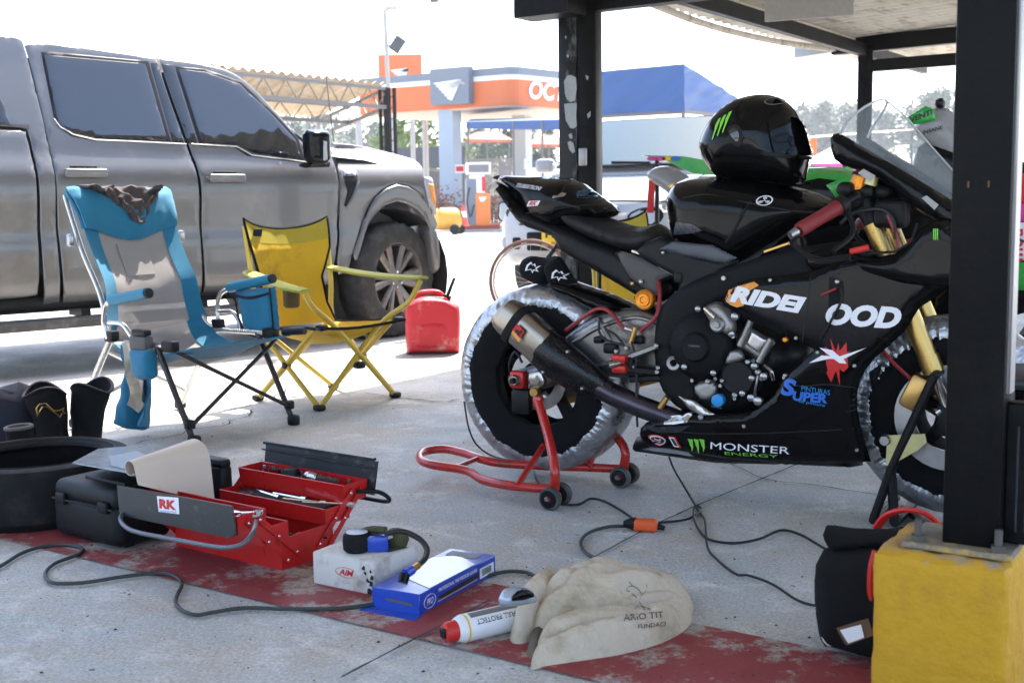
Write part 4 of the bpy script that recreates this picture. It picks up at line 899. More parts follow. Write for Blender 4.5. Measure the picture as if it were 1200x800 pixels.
for s_ in (-1, 1):
    y = .285 * s_
    MB().tube(crom([(-.43, y * .93, 1.06), (-.375, y * .93, .93), (-.31, y * .93, .79), (-.22, y * .9, .62), (-.15, y * .95, .46), (-.09, y * 1.04, .42)], 6), .012, 10).o('back_tube', 'silver_tube', ch)
    MB().tube([(-.09, y * 1.05, .44), (-.4, y * 1.05, .015)], [.015, .015], 10).o('rear_leg', 'silver_tube', ch)
    MB().tube([(.2, y, .415), (.425, y, .0)], .0135, 10).o('front_leg', 'dark_tube', ch)
    MB().rbox((.42, y, .022), (.05, .045, .05), .012).o('foot_cap', 'black_satin', ch); MB().rbox((-.4, y * 1.05, .022), (.05, .045, .045), .012).o('foot_cap', 'black_satin', ch)
    MB().tube([(-.1, y, .415), (.3, y, .415)], .012, 8).o('seat_tube', 'silver_tube', ch)
    ax0, az0, ax1, az1 = (-.05, .6, .2, .64) if s_ < 0 else (-.02, .615, .27, .665)
    MB().tube(crom([(-.1, y * 1.1, .43), (-.115, y * 1.12, .5), (-.09, y * 1.12, .58), (ax0 + .02, y * 1.12, az0 + .005)], 6) + [V((ax1, y * 1.12, az1))], .011, 10).o('arm_tube', 'silver_tube', ch)
    MB().tube(crom([(-.09, y * 1.09, .5), (.0, y * 1.09, .5), (.05, y * 1.08, .46), (.07, y * 1.05, .415)], 6), .011, 10).o('arm_strut', 'silver_tube', ch)
    g_ = MB().tube([(ax0, y * 1.12, az0), (ax1, y * 1.12, az1)], .024, 12).o('arm_sleeve', 'blue_grip', ch); MB().tube([(ax1 - .004, y * 1.12, az1 - .001), (ax1 + .014, y * 1.12, az1 + .002)], .022, 12).o('end_cap', 'black_satin', g_)
    MB().rbox((-.09, y * 1.05, .44), (.06, .045, .05), .01).o('joint', 'black_satin', ch); MB().rbox((.29, y, .415), (.08, .045, .05), .012).o('joint', 'black_satin', ch)
    MB().rbox((-.345, y * 1.08, .86), (.03, .03, .055), .008).o('recline_catch', 'steel', ch)
    MB().tube([(.33, y * .98, .39), (.4, -y * .98, .085)], .0095, 8).o('cross_brace', 'dark_tube', ch)
    MB().tube([(-.16, y * .98, .37), (-.35, -y * .98, .1)], .0095, 8).o('cross_brace', 'silver_tube', ch)
    MB().rbox((.395, y, .09), (.035, .04, .04), .008).o('brace_clip', 'black_satin', ch)
MB().cyl((.4, .26, .43), (.52, .28, .44), .017, n=10).o('pole_tip', 'black_satin', ch)
# pocket on the far arm, cup pocket and cloth hanging at the near side
pk = MB().pillow(sm([(.0, .6), (.04, .56), (.06, .47), (.1, .40), (.2, .385), (.29, .41), (.3, .46), (.285, .63)], 3, (0, 7)), .33, .035, .02, .05, .02, nz=(.01, 12)).o('arm_pocket', 'blue_cloth', ch, smooth=70)
MB().tube([V((x, .295, z)) for x, z in ((.01, .59), (.045, .56), (.065, .47), (.105, .405), (.2, .388), (.288, .415), (.297, .46), (.283, .625))], .005, 6).o('piping', 'navy_cloth', pk)
MB().tube(crom([V((.03, .293, .585)), V((.15, .288, .575)), V((.28, .293, .6))], 5), .006, 6).o('zip', 'navy_cloth', pk)
MB().pillow(sm([(.07, .405), (.21, .405), (.215, .3), (.19, .27), (.08, .275)], 3, (0, 1)), -.31, .035, .03, .03, .015, nz=(.008, 14)).o('cup_pocket', 'blue_cloth', ch, smooth=70)
MB().rbox((.13, -.31, .425), (.11, .05, .06), .01).o('strap_block', 'tan_shoe', ch); MB().rbox((.14, -.315, .47), (.09, .04, .025), .006).o('buckle', 'black_satin', ch)
def hang(u, v):
    x = -.05 + .2 * u + .02 * math.sin(v * 4) ; z = .42 - (.4 - .1 * abs(u - .45)) * v; return V((x, -.29 - .05 * math.sin(u * 7 + v) * v + .03 * noise.noise(V((u * 5, v * 4, 0))), max(.012, z)))
thick(grid(hang, 16, 20), .008).o('hanging_cloth', 'blue_cloth', ch, smooth=70)
thick(grid(lambda u, v: hang(.35 + .45 * u, v * (.8 - .25 * abs(u - .4))) + V((0, -.03, 0)), 8, 12), .004).o('hanging_lining', 'sack', ch, smooth=70)
# brown garment over the headrest
def garm(u, v):
    y = -.8 + 1.5 * u; c = csurf(.012, y); dep = (.015 + .135 * math.sin(math.pi * min(1, max(0, u))) ** .9)
    if v < .3: return c + V((-.05 + .16 * v, 0, .035 - .1 * (v - .3) ** 2 + .02 * noise.noise(V((u * 6, v * 6, 2)))))
    t = (v - .3) / .7; q = csurf(.012 + dep * t, y * (1 - .35 * t) + .12 * t); return q + V((.075, 0, .035)) * (1 - .15 * t) + V((.03, 0, .02)) * noise.noise(V((u * 8, v * 8, 5)))
gm = thick(grid(garm, 30, 26), .012); tag(gm.o('garment', 'brown_cloth', None, smooth=70), 'crumpled dark brown garment draped over the blue chair headrest', 'garment'); g_ = bpy.data.objects['garment']; g_.location = CF.o; g_.rotation_euler.z = CF.yaw

# ================================================================== yellow camp chairs
YF = Fr((-.965, 6.126), -42.2)
def yellow_chair(label, fr, group):
    c = thing('camp_chair', label, 'camp chair', fr, group)
    def bk2(u, v):                                # u 0 top .. 1 seat, v -1..1
        P = [(-.285, .925, .27), (-.25, .78, .255), (-.255, .62, .2), (-.24, .48, .215), (-.2, .375, .245)]
        f = min(.9999, u) * 4; i = int(f); t = f - i; t = t * t * (3 - 2 * t) * .5 + t * .5; a, b_ = P[i], P[i + 1]; x, z, hw = (a[k] + (b_[k] - a[k]) * t for k in range(3))
        dip = -.045 * (1 - v * v) * max(0, 1 - u * 3) + .012 * (abs(v) ** 6) * max(0, 1 - u * 4)
        return V((x - .035 * (1 - v * v) + .006 * noise.noise(V((u * 5, v * 4, 8))), v * hw, z + dip))
    def st2(u, v):
        x = -.2 + .52 * u; z = .375 + .035 * u - .1 * (1 - v * v) * math.sin(math.pi * (.15 + .8 * u)) ; return V((x - .02 * (1 - v * v) * (1 if u > .8 else 0), v * (.245 + .02 * u), z + .006 * noise.noise(V((u * 5, v * 4, 3)))))
    s1 = thick(grid(bk2, 34, 20, .17, 1, -1, 1), .003).o('back_fabric', 'yellow_cloth', c, smooth=70); s2 = thick(grid(bk2, 10, 20, 0, .17, -1, 1), .004).o('top_band', 'yellow_band', c, smooth=70)
    s3 = thick(grid(st2, 24, 20, 0, 1, -1, 1), .003).o('seat_fabric', 'yellow_cloth', c, smooth=70)
    MB().tube([bk2(i / 30, -1) for i in range(30, -1, -1)] + [bk2(0, -1 + 2 * i / 24) for i in range(1, 24)] + [bk2(i / 30, 1) for i in range(31)], .0075, 6).o('piping', 'navy_cloth' if 0 else 'black_cloth', c)
    MB().tube([st2(i / 16, -1) for i in range(17)] + [st2(1, -1 + 2 * i / 20) for i in range(1, 20)] + [st2(i / 16, 1) for i in range(16, -1, -1)], .0075, 6).o('piping', 'black_cloth', c)
    p = bk2(.09, -.72); MB().box((0, 0, 0), (.004, .06, .04)).xf(Matrix.Translation(p + V((.012, 0, 0))) @ Matrix.Rotation(R(8), 4, 'Z') @ Matrix.Rotation(R(14), 4, 'Y')).o('label_tag', 'navy_cloth', c, smooth=0)
    for s_ in (-1, 1):
        y = .25 * s_; af = (.2, -.28, .575) if s_ < 0 else (.43, .28, .615)
        MB().tube(crom([(-.29, y * 1.05, .9), (-.25, y * 1.02, .6), (-.24, y, .4), (-.1, y, .28), (.25, y, .012)], 4), .014, 8).o('back_leg_tube', 'yellow_tube', c)
        MB().tube([(-.25, y, .012), (.25, y, .41)], .014, 8).o('side_leg_tube', 'yellow_tube', c)
        MB().tube(crom([af, (af[0] * .6 + .11, y * .98, .5), (.27, y * .5, .38), (.25, -y, .012)], 5), .014, 8).o('front_leg_tube', 'yellow_tube', c)
        MB().tube([(-.25, y, .012), (-.24, -y, .4)], .0125, 8).o('rear_cross_tube', 'yellow_tube', c)
        for x in (-.25, .25): MB().rbox((x, y, .016), (.05, .05, .03), .01).o('foot_cap', 'black_satin', c)
        MB().rbox((.29, y, .41), (.05, .05, .03), .01).o('joint', 'black_satin', c); MB().rbox((-.0, y, .205), (.035, .04, .035), .008).o('joint', 'black_satin', c)
        a0 = V((-.27, y * 1.05, .665)); a1 = V(af) + V((.015, 0, .012)); 
        def arm(u, v, a0=a0, a1=a1): q = a0.lerp(a1, u); return q + V((0, v * (.035 + .02 * math.sin(u * 3)), -.012 * math.sin(math.pi * u) - .008 * v * v))
        am = thick(grid(arm, 14, 6, 0, 1, -1, 1), .012).o('armrest', 'olive_cloth', c, smooth=70)
        if s_ < 0:
            mb = MB().lathe([(.042, 0), (.04, -.09), (.03, -.1), (0, -.1)], o=a0.lerp(a1, .75) + V((0, 0, -.005)), ax=(0, 0, 1), n=16); mb.o('cup_holder', 'mesh_brown', am); MB().lathe([(.044, 0), (.044, -.008)], o=a0.lerp(a1, .75) + V((0, 0, -.002)), ax=(0, 0, 1), n=16).o('cup_rim', 'black_cloth', am)
    MB().rbox((.265, 0, .2), (.05, .05, .035), .01).o('joint', 'black_satin', c)
    return c
y1 = yellow_chair('yellow camp chair with olive armrests beside the red fuel can', YF, None)
y2 = cp(y1); y2.location = V((YF.o.x + 1.78, YF.o.y + .45, 0)); y2['label'] = 'yellow camp chair half hidden behind the black motorcycle tail'
pp = MB().pillow(sm([(-.06, -.02), (.05, -.025), (.06, .02), (-.04, .025)], 3), 0, .006, .006, .02, .01); pp.xf(Matrix.Translation(YF.o + YF.e * -.02 + V((0, 0, .335))) @ Matrix.Rotation(YF.yaw, 4, 'Z') @ Matrix.Rotation(R(75), 4, 'X')); tag(pp.o('paper_scrap', 'paper'), 'small crumpled white paper lying on the yellow chair seat', 'paper')

# ================================================================== red fuel can
JA, JB = G(477, 416), G(540, 413); JF = Fr((JA.x, JA.y), math.degrees(math.atan2((JB - JA).y, (JB - JA).x)) - 8)
fc = thing('fuel_can', 'red plastic fuel can with black spout on the sunlit yard', 'fuel can', JF)
JW = .36
prof = [(0, 0.02), (.02, 0), (JW - .02, 0), (JW, .02), (JW + .008, .2), (JW + .004, .3), (JW - .03, .335), (.25, .375), (.12, .385), (.03, .355), (.0, .33), (-.004, .2)]
MB().pillow(sm(prof, 4), .11, .11, .11, .035, .02).o('body', 'red_can', fc, smooth=60)
MB().pillow(sm([(.07, .05), (.25, .05), (.27, .1), (.25, .2), (.09, .2), (.06, .15)], 3), .001, .012, 0, .03, .015).o('side_panel', 'red_can', fc, smooth=60)
MB().pillow(sm([(.15, .36), (.2, .38), (.27, .375), (.29, .35), (.28, .345), (.18, .345)], 2), .04, .012, .02, .02, .01).o('handle_opening', 'red_print', fc, smooth=60)
MB().tube(crom([(.08, .11, .37), (.11, .11, .405), (.22, .11, .405), (.27, .11, .36)], 5), .017, 10).o('handle', 'red_can', fc)
s_ = MB().tube([(.27, .11, .34), (.285, .11, .385)], [.032, .03], 14).o('spout', 'black_satin', fc); MB().tube([(.285, .11, .38), (.335, .11, .5)], [.013, .01], 10).o('nozzle', 'black_satin', s_)
MB().lathe([(0, .03), (.025, .03), (.028, 0)], o=(.07, .11, .37), ax=(0, 0, 1), n=14).o('vent_cap', 'red_can', fc)
# ================================================================== black race motorcycle
MF = Fr((.13, 4.3), -30)
mo = thing('race_motorcycle', 'black race motorcycle with white lettering standing on red paddock stand', 'motorcycle', MF)
def b2(px, w_=0): return MF.tt(px, -w_)
def b3(x, y, w_): return MF.t(x, y, -w_)
def pil2(outl, y0, bn, bf, r, h, yf=None, bsc=None, nz=None):
    mb = MB().pillow(outl, 0, 1, 1, r, h); out = []
    for p in mb.v:
        s_ = bsc(p.x, p.z) if bsc else 1; q = p.y * (bn if p.y < 0 else bf) * s_
        out.append(V((p.x, y0 + q + (yf(p.x, p.z) if yf else 0) + (nz[0] * noise.noise(V((p.x * nz[1], q * nz[1], p.z * nz[1]))) if nz else 0), p.z)))
    mb.v = out; return mb
def bp(name, px, w_, bn, bf, r, mat, n=2, h=.018, sharp=(), yf=None, bsc=None, parent=None, mir=False, loc=None):
    o = loc or b2(px, w_); o = sm(o, n, sharp) if n > 1 else o
    mb = pil2(o, -w_, bn, bf, r, h, yf, bsc)
    ob = mb.o(name, mat, parent or mo, smooth=55)
    if mir:
        mm = MB(); mm.v = [V((p.x, -p.y, p.z)) for p in mb.v]; mm.f = [tuple(reversed(f)) for f in mb.f]; mm.o(name, mat, parent or mo, smooth=55)
    return ob
def bolt(x, y, w_, r=.008, mat='steel', parent=None):
    p = b3(x, y, w_); MB().lathe([(0, -.006), (r * .55, -.006), (r, -.003), (r, .012), (0, .012)], o=p, n=8).o('bolt', mat, parent or mo)
def bcyl(name, p, r, d, mat, parent=None, n=28, inner=None):
    return MB().lathe(inner or [(0, -d), (r * .85, -d), (r, -d * .7), (r, .01), (0, .01)], o=p, n=n).o(name, mat, parent or mo)
# ---- wheels with warmers
def wheel(cx, cz, Ro, hw, name, ri, label):
    c = V((cx, 0, cz))
    def fn(r, h, a, i):
        k = 1 if i in (1, 2, 8, 9) else .35
        wv = noise.noise(V((math.cos(a) * 14, math.sin(a) * 14, h * 6 + cx))) * .0045 * k + (noise.noise(V((math.cos(a) * 36, math.sin(a) * 36, 3 + h * 9))) * 1.3 + .4 * noise.noise(V((math.cos(a) * 60, math.sin(a) * 60, h * 20)))) * .0052 * (1 if i in (0, 1, 2, 8, 9, 10) else .2)
        return r + wv, h + wv * (1.2 if k == 1 else .3)
    R_ = Ro; pr = [(R_ - .085, -hw), (R_ - .06, -hw - .008), (R_ - .03, -hw + .002), (R_ - .008, -hw * .75), (R_, -hw * .4), (R_ + .003, 0), (R_, hw * .4), (R_ - .008, hw * .75), (R_ - .03, hw - .002), (R_ - .06, hw + .008), (R_ - .085, hw)]
    ty = MB().lathe([(ri, -hw * .5), (ri + .03, -hw * .85), (R_ - .06, -hw * .97), (R_ - .012, -hw * .6), (R_ - .006, 0), (R_ - .012, hw * .6), (R_ - .06, hw * .97), (ri + .03, hw * .85), (ri, hw * .5)], o=c, n=64).o(name, 'black_rubber', mo)
    MB().lathe(pr, o=c, n=256, fn=fn).o('tyre_warmer', 'silver_warmer', ty, smooth=60, label=label)
    for s_ in (-1, 1): MB().lathe([(R_ - .06, s_ * (hw + .002)), (R_ - .075, s_ * (hw + .012)), (R_ - .1, s_ * (hw + .014)), (ri - .02, s_ * (hw + .004)), (ri - .05, s_ * (hw - .006)), (ri - .055, s_ * (hw - .03))], o=c, n=96, fn=lambda r, h, a, i: (r + .002 * math.sin(a * 11), h + .003 * noise.noise(V((math.cos(a) * 5, math.sin(a) * 5, r * 9))))).o('warmer_side', 'black_cloth', ty)
    MB().lathe([(ri, -hw * .5), (ri - .012, -hw * .42), (ri - .02, 0), (ri - .012, hw * .42), (ri, hw * .5)], o=c, n=64).o('rim', 'black_satin', ty)
    MB().lathe([(0, -.05), (.03, -.05), (.045, -.04), (.05, 0), (.045, .04), (.03, .05), (0, .05)], o=c, n=24).o('hub', 'black_satin', ty)
    for k in range(5):
        a = k * 2 * math.pi / 5 + .25; d = V((math.cos(a), 0, math.sin(a))); t = V((-d.z, 0, d.x))
        mb = MB(); v = []
        for rr, wt, dy in ((.035, .026, .026), (.11, .016, .02), (ri - .012, .024, .02)): v += [c + d * rr + t * wt + V((0, -dy, 0)), c + d * rr - t * wt + V((0, -dy, 0)), c + d * rr - t * wt + V((0, dy, 0)), c + d * rr + t * wt + V((0, dy, 0))]
        mb.add(v, [(j * 4 + i, j * 4 + (i + 1) % 4, j * 4 + 4 + (i + 1) % 4, j * 4 + 4 + i) for j in range(2) for i in range(4)]); mb.bev(.004, 1).o('spoke', 'black_satin', ty)
    return ty, c
AX = .367; FXX, FZ = 1.405, .338
rw, rc = wheel(0, AX, .338, .098, 'rear_wheel', .218, 'silver tyre warmer with gathered edge and black sides')
fw_, fc_ = wheel(FXX, FZ, .305, .063, 'front_wheel', .205, 'silver gathered tyre warmer')
for p, rr, y in ((rc, .11, -.075), (fc_, .16, -.08), (fc_, .16, .08)):
    MB().lathe([(rr * .62, -.003), (rr, -.003), (rr, .003), (rr * .62, .003), (rr * .62, -.003)], o=p + V((0, y, 0)), n=40).o('brake_disc', 'steel', rw if p is rc else fw_)
MB().lathe([(.03, -.004), (.105, -.004), (.11, 0), (.105, .004), (.03, .004)], o=rc + V((0, .1, 0)), n=44).o('sprocket', 'alu_cast', rw)
# chain
for dz in (.105, -.105): MB().tube([rc + V((0, .1, dz)), V((.53, .09, .45 + dz * .35))], .009, 6, sq=1.6).o('chain', 'brass', mo)
# ---- swingarm, axle blocks
sa = bp('swingarm', [(598, 436), (625, 428), (650, 410), (664, 392), (700, 368), (735, 361), (762, 363), (785, 380), (795, 410), (795, 440), (760, 446), (720, 442), (680, 440), (650, 452), (612, 459), (598, 452)], .115, .028, .03, .03, 'swing_alu', n=3, mir=True)
for q in ([(672, 402), (700, 384), (742, 372), (770, 378)], [(690, 432), (730, 420), (775, 402)], [(700, 372), (715, 400), (722, 436)]): MB().tube(crom([b3(x, y, .146) for x, y in q], 5), .008, 8).o('swingarm_rib', 'swing_alu', sa)
for q, sz in (((716, 408), .05), ((748, 398), .04), ((702, 398), .035), ((735, 425), .04)): MB().rbox(b3(q[0], q[1], .15), (sz, .03, sz * .7), .008).o('bracket', 'black_satin', sa)
p = b3(609, 444, .15); MB().rbox(p, (.055, .05, .062), .008).o('axle_block', 'red_anod', sa); bcyl('axle_nut', p + V((0, -.028, 0)), .02, .016, 'steel', sa, 6); bcyl('axle_end', p + V((0, -.045, 0)), .011, .012, 'black_satin', sa, 14)
bp('chain_adjuster', [(618, 437), (636, 432), (640, 447), (634, 458), (618, 456)], .15, .01, .01, .01, 'alu', n=1)
p = b3(627, 459, .16); bcyl('stand_bobbin', p, .018, .012, 'brass', sa, 16)
MB().rbox(b3(612, 470, .13), (.075, .04, .09), .012).o('rear_caliper', 'black_satin', mo)
MB().tube(crom([b3(598, 440, .15), b3(597, 425, .17), b3(604, 412, .17), b3(612, 425, .165)], 5), .005, 6).o('brake_hose', 'cable_black', mo)
# ---- exhaust
def sweep(pts, wr, n=20, sqf=.8, pw=2.6):
    """super-elliptic tube along b3 points (x,y,w), radius wr"""
    P = [b3(*q) for q in pts]; rings = []
    for i, q in enumerate(P):
        t = (P[min(i + 1, len(P) - 1)] - P[max(i - 1, 0)]).normalized(); s_ = V((0, 1, 0)); s_ = (s_ - t * s_.dot(t)).normalized(); u_ = t.cross(s_)
        ring = []
        for k in range(n):
            a = 2 * math.pi * k / n; ca, sa_ = math.cos(a), math.sin(a); f = lambda v: math.copysign(abs(v) ** (2 / pw), v)
            ring.append(q + u_ * f(ca) * wr[i] + s_ * f(sa_) * wr[i] * sqf)
        rings.append(ring)
    return MB().loft(rings, caps=True)
ex = sweep([(591, 366, .205), (598, 372, .205), (617, 388, .203), (636, 405, .2), (640, 408, .2)], [.058, .064, .066, .066, .064], 24, .85, 3.2).bev(.003, 1).o('muffler', 'titanium', mo)
sweep([(589, 364, .205), (594, 369, .205)], [.05, .06], 24, .85, 3.2).o('end_cap', 'titanium', ex)
sweep([(604, 378, .204), (611, 384, .204)], [.071, .071], 24, .85, 3.2).o('strap', 'black_rubber', ex)
sweep([(634, 404, .2), (650, 418, .2), (675, 436, .195), (697, 449, .185), (706, 455, .18)], [.069, .074, .066, .05, .042], 24, .8, 2.4).o('heat_shield', 'carbon', ex)
pp_ = sweep([(690, 447, .185), (720, 463, .18), (750, 476, .17), (785, 489, .155), (812, 499, .13)], [.037, .038, .037, .036, .034], 20, .95, 2).o('link_pipe', 'blued_pipe', mo)
et = bvh(ex)
lg = b2([(598, 388), (606, 378), (616, 388), (609, 402)], .27); 
pl_ = MB(); q = [b3(*a, .272) for a in ((600, 387), (606, 379), (615, 388), (609, 397))]; pl_.add(q, [(0, 1, 2, 3)]); pl_.o('maker_plate', 'red_print', ex, smooth=0, recalc=False)
q = [b3(*a, .274) for a in ((599, 390), (601, 387), (610, 397), (608, 401))]; MB().add(q, [(0, 1, 2, 3)]).o('maker_plate_edge', 'orange_print', ex, smooth=0, recalc=False)
q = [b3(*a, .276) for a in ((603, 388), (605, 385), (608, 389), (611, 386), (612, 389), (609, 391), (608, 395), (606, 391))]; MB().add(q, [tuple(range(8))]).o('maker_mark', 'black_print', ex, smooth=0, recalc=False)
for x, y in ((665, 412), (636, 436), (682, 455)): bolt(x, y, .262, .006, parent=ex)
MB().tube([b3(652, 402, .262), b3(672, 420, .262), b3(690, 437, .245)], .003, 6).o('shield_edge', 'black_satin', ex)
# ---- frame, engine
fr_b = bp('frame', [(985, 288), (1010, 300), (950, 330), (895, 342), (855, 350), (828, 370), (815, 400), (814, 440), (820, 468), (800, 480), (777, 458), (768, 425), (768, 385), (776, 358), (805, 333), (860, 311), (930, 290)], .15, .02, .03, .035, 'black_matte', n=3, mir=True)
bp('subframe', [(722, 295), (742, 296), (790, 319), (797, 326), (775, 330), (777, 351), (762, 345), (738, 328), (724, 302)], .1, .012, .01, .02, 'black_matte', n=2, mir=True)
mk('subframe_grey', (.06, .055, .05), .5, var=.15); bp('subframe_plate', [(724, 297), (742, 298), (788, 319), (772, 328), (773, 347), (760, 341), (738, 325)], .118, .006, .004, .02, 'subframe_grey', n=2)
en = bp('engine', [(795, 345), (850, 352), (900, 375), (945, 405), (938, 430), (920, 450), (905, 472), (870, 484), (830, 482), (800, 472), (785, 440), (785, 380)], 0, .14, .14, .05, 'black_satin', n=2, h=.03)
p = b3(823, 404, .14); cl = MB().lathe([(0, -.072), (.042, -.072), (.046, -.066), (.05, -.058), (.085, -.046), (.108, -.03), (.116, -.01), (.116, .02)], o=p, n=48).o('clutch_cover', 'black_matte', en)
for k in range(9):
    a = k * 2 * math.pi / 9 + .3; MB().lathe([(0, -.014), (.006, -.014), (.0085, -.01), (.0085, .01)], o=p + V((math.cos(a) * .118, -.012, math.sin(a) * .118)), n=8).o('bolt', 'steel', en)
v2, f2 = text_mesh('YAMAHA', 0, .02); q = MF.l(MF.o + MF.e * p.x) ; MB().add([V((p.x - .02 + .04 * a, p.y - .074, p.z + .001 + .007 * b_)) for a, b_ in v2], f2).o('lettering', 'grey_print', en, smooth=0, recalc=False)
p2 = b3(869, 441, .15); MB().lathe([(0, -.04), (.05, -.04), (.062, -.03), (.068, -.01), (.068, .02)], o=p2, n=32).o('stator_cover', 'black_satin', en)
for k in range(7):
    a = k * 2 * math.pi / 7; MB().lathe([(0, -.012), (.006, -.012), (.008, -.008), (.008, .01)], o=p2 + V((math.cos(a) * .071, -.01, math.sin(a) * .071)), n=8).o('bolt', 'steel', en)
bp('water_pump', [(825, 361), (836, 354), (846, 354), (856, 364), (863, 378), (862, 390), (852, 392), (840, 384), (828, 370)], .185, .03, .02, .02, 'alu_cast', n=2, h=.01, parent=en)
bcyl('pump_cap', b3(841, 380, .215), .024, .014, 'alu_cast', en, 20, [(0, -.016), (.01, -.016), (.012, -.01), (.02, -.012), (.025, -.006), (.025, .02)])
MB().tube([b3(826, 361, .22), b3(838, 372, .225)], .008, 8).o('pump_pipe', 'alu', en)
cb = bp('cylinder_block', [(874, 380), (909, 401), (893, 424), (866, 405)], .15, .02, .02, .015, 'alu_cast', n=1, h=.012, parent=en)
for a_, b_ in (((881, 374), (867, 405)), ((904, 397), (889, 424))): MB().tube([b3(*a_, .178), b3(*b_, .178)], .011, 10).o('coolant_pipe', 'alu_cast', en)
bp('block_recess', [(881, 387), (900, 399), (889, 414), (874, 403)], .172, .004, .002, .006, 'alu', n=1, h=.01, parent=en)
bp('case_flange', [(856, 411), (868, 410), (873, 420), (862, 425), (850, 426)], .18, .015, .01, .012, 'alu_cast', n=2, h=.01, parent=en)
bp('lower_case', [(813, 452), (832, 444), (842, 452), (838, 466), (822, 468)], .165, .02, .01, .015, 'alu_cast', n=2, h=.01, parent=en)
for x, y, r_ in ((818, 362, .01), (861, 371, .013), (857, 391, .011), (802, 430, .01), (836, 437, .01), (876, 424, .008), (884, 429, .011), (888, 436, .009), (895, 441, .012), (881, 443, .01), (829, 447, .008), (846, 446, .007), (880, 466, .012), (870, 461, .01), (861, 463, .009), (888, 470, .014), (920, 443, .009)): bolt(x, y, .2, r_, parent=en)
MB().tube(crom([b3(896, 428, .18), b3(903, 434, .19), b3(906, 445, .18)], 5), .006, 8).o('oil_pipe', 'alu', en); MB().tube(crom([b3(888, 440, .2), b3(886, 452, .2), b3(884, 464, .19)], 5), .004, 8).o('oil_pipe', 'steel', en)
p = b3(790, 425, .172); MB().lathe([(.012, .0), (.012, -.008), (.023, -.01), (.026, -.004), (.026, .02)], o=p, n=12).o('pivot_nut', 'alu_cast', fr_b); bcyl('frame_plug', b3(789, 381, .171), .015, .002, 'black_rubber', fr_b, 18)
bcyl('frame_bolt', b3(848, 326, .172), .008, .004, 'steel', fr_b, 10)
# ---- rearset
rs = MB().tube([b3(734, 419, .2), b3(771, 405, .17)], .011, 6).o('rearset', 'alu_cast', mo)
MB().tube([b3(734, 432, .2), b3(772, 436, .17)], .014, 6).o('rearset_arm', 'black_satin', rs); MB().tube([b3(738, 418, .2), b3(741, 434, .2)], .009, 6).o('rearset_link', 'black_satin', rs)
for x, y in ((727, 420), (727, 432)): MB().rbox(b3(x, y, .215), (.05, .035, .026), .005).o('peg_mount', 'red_anod', rs)
MB().tube([b3(713, 428, .245), b3(730, 424, .215)], .012, 10).o('foot_peg', 'alu', rs)
for x, y in ((769, 405), (771, 431), (770, 436), (722, 412), (734, 408), (741, 430)): bolt(x, y, .2, .008, parent=rs)
MB().tube([b3(738, 444, .16), b3(775, 442, .15)], .012, 6).o('rearset_base', 'black_satin', rs)
bp('pedal_bracket', [(795, 464), (812, 468), (838, 486), (828, 492), (806, 478)], .18, .006, .004, .006, 'alu', n=1, h=.02)
MB().tube([b3(782, 465, .19), b3(773, 478, .19)], .01, 8).o('brake_pedal', 'brass', mo)
# ---- hoses and sensors over the swingarm
MB().tube(crom([b3(663, 387, .16), b3(682, 373, .17), b3(700, 362, .175), b3(714, 365, .18), b3(727, 380, .18), b3(735, 386, .18)], 6), .0065, 8).o('brake_hose', 'red_hose', mo)
MB().tube(crom([b3(772, 330, .13), b3(773, 350, .15), b3(768, 372, .17), b3(750, 388, .18)], 6), .0065, 8).o('brake_hose', 'red_hose', mo)
MB().tube([b3(733, 384, .18), b3(742, 387, .182)], .009, 8).o('hose_union', 'alu', mo); MB().tube([b3(745, 383, .182), b3(739, 402, .182)], .009, 8).o('hose_union', 'brass', mo)
for a_ in ([(703, 373), (702, 388), (710, 398), (730, 404)], [(710, 386), (722, 393), (733, 407)], [(740, 400), (745, 420), (746, 450), (746, 480), (747, 500)]): MB().tube(crom([b3(x, y, .19) for x, y in a_], 6), .0045, 6).o('sensor_cable', 'cable_black', mo)
p = b3(756, 351, .13); MB().lathe([(0, -.014), (.01, -.014), (.012, -.018), (.02, -.018), (.022, -.012), (.029, -.014), (.034, -.008), (.034, .012), (0, .012)], o=p, n=28).o('preload_knob', 'orange_anod', mo)
MB().tube([b3(752, 345, .1), b3(775, 410, .06)], .028, 14).o('rear_shock', 'black_satin', mo); bolt(751, 330, .13); bolt(741, 332, .13, .007, 'brass')
# ---- hugger
bp('hugger', [(648, 327), (664, 326), (690, 334), (720, 345), (750, 359), (766, 366), (750, 369), (730, 366), (705, 366), (680, 352), (655, 342)], .04, .09, .06, .03, 'black_gloss', n=2, h=.02)
# ---- tail, seat
tail_o = b2([(577, 209), (583, 205.5), (610, 206), (652, 207.5), (672, 210), (686, 218), (704, 231), (724, 247)], 0) + b2([(706, 256), (674, 262), (655, 271), (632, 268), (616, 261), (610, 249), (596, 228), (580, 214)], .06)
tx = [p_[0] for p_ in tail_o]; tx0, tx1 = min(tx), max(tx)
tl = MB(); tlo = pil2(sm(tail_o, 2, (0,)), 0, .125, .125, .07, .016, bsc=lambda x, z: .35 + .65 * min(1, (x - tx0) / .28)).o('tail_unit', 'black_gloss', mo, smooth=55)
bp('undertail', [(581, 213), (597, 222), (612, 240), (650, 256), (705, 280), (742, 294), (775, 320), (786, 348), (765, 353), (735, 337), (704, 319), (683, 307), (662, 293), (654, 279), (626, 269), (612, 259), (598, 239)], .03, .075, .09, .03, 'black_satin', n=2, h=.02)
seat_o = b2([(650, 247), (663, 240.5), (682, 243), (702, 250), (724, 259), (750, 265.5), (773, 262)], 0) + b2([(774, 279), (763, 294), (740, 299), (708, 291), (672, 276), (652, 262)], .1)
pil2(sm(seat_o, 3, (6,)), 0, .125, .125, .06, .014).o('seat', 'seat_foam', mo, smooth=60)
tt_ = bvh(tlo)
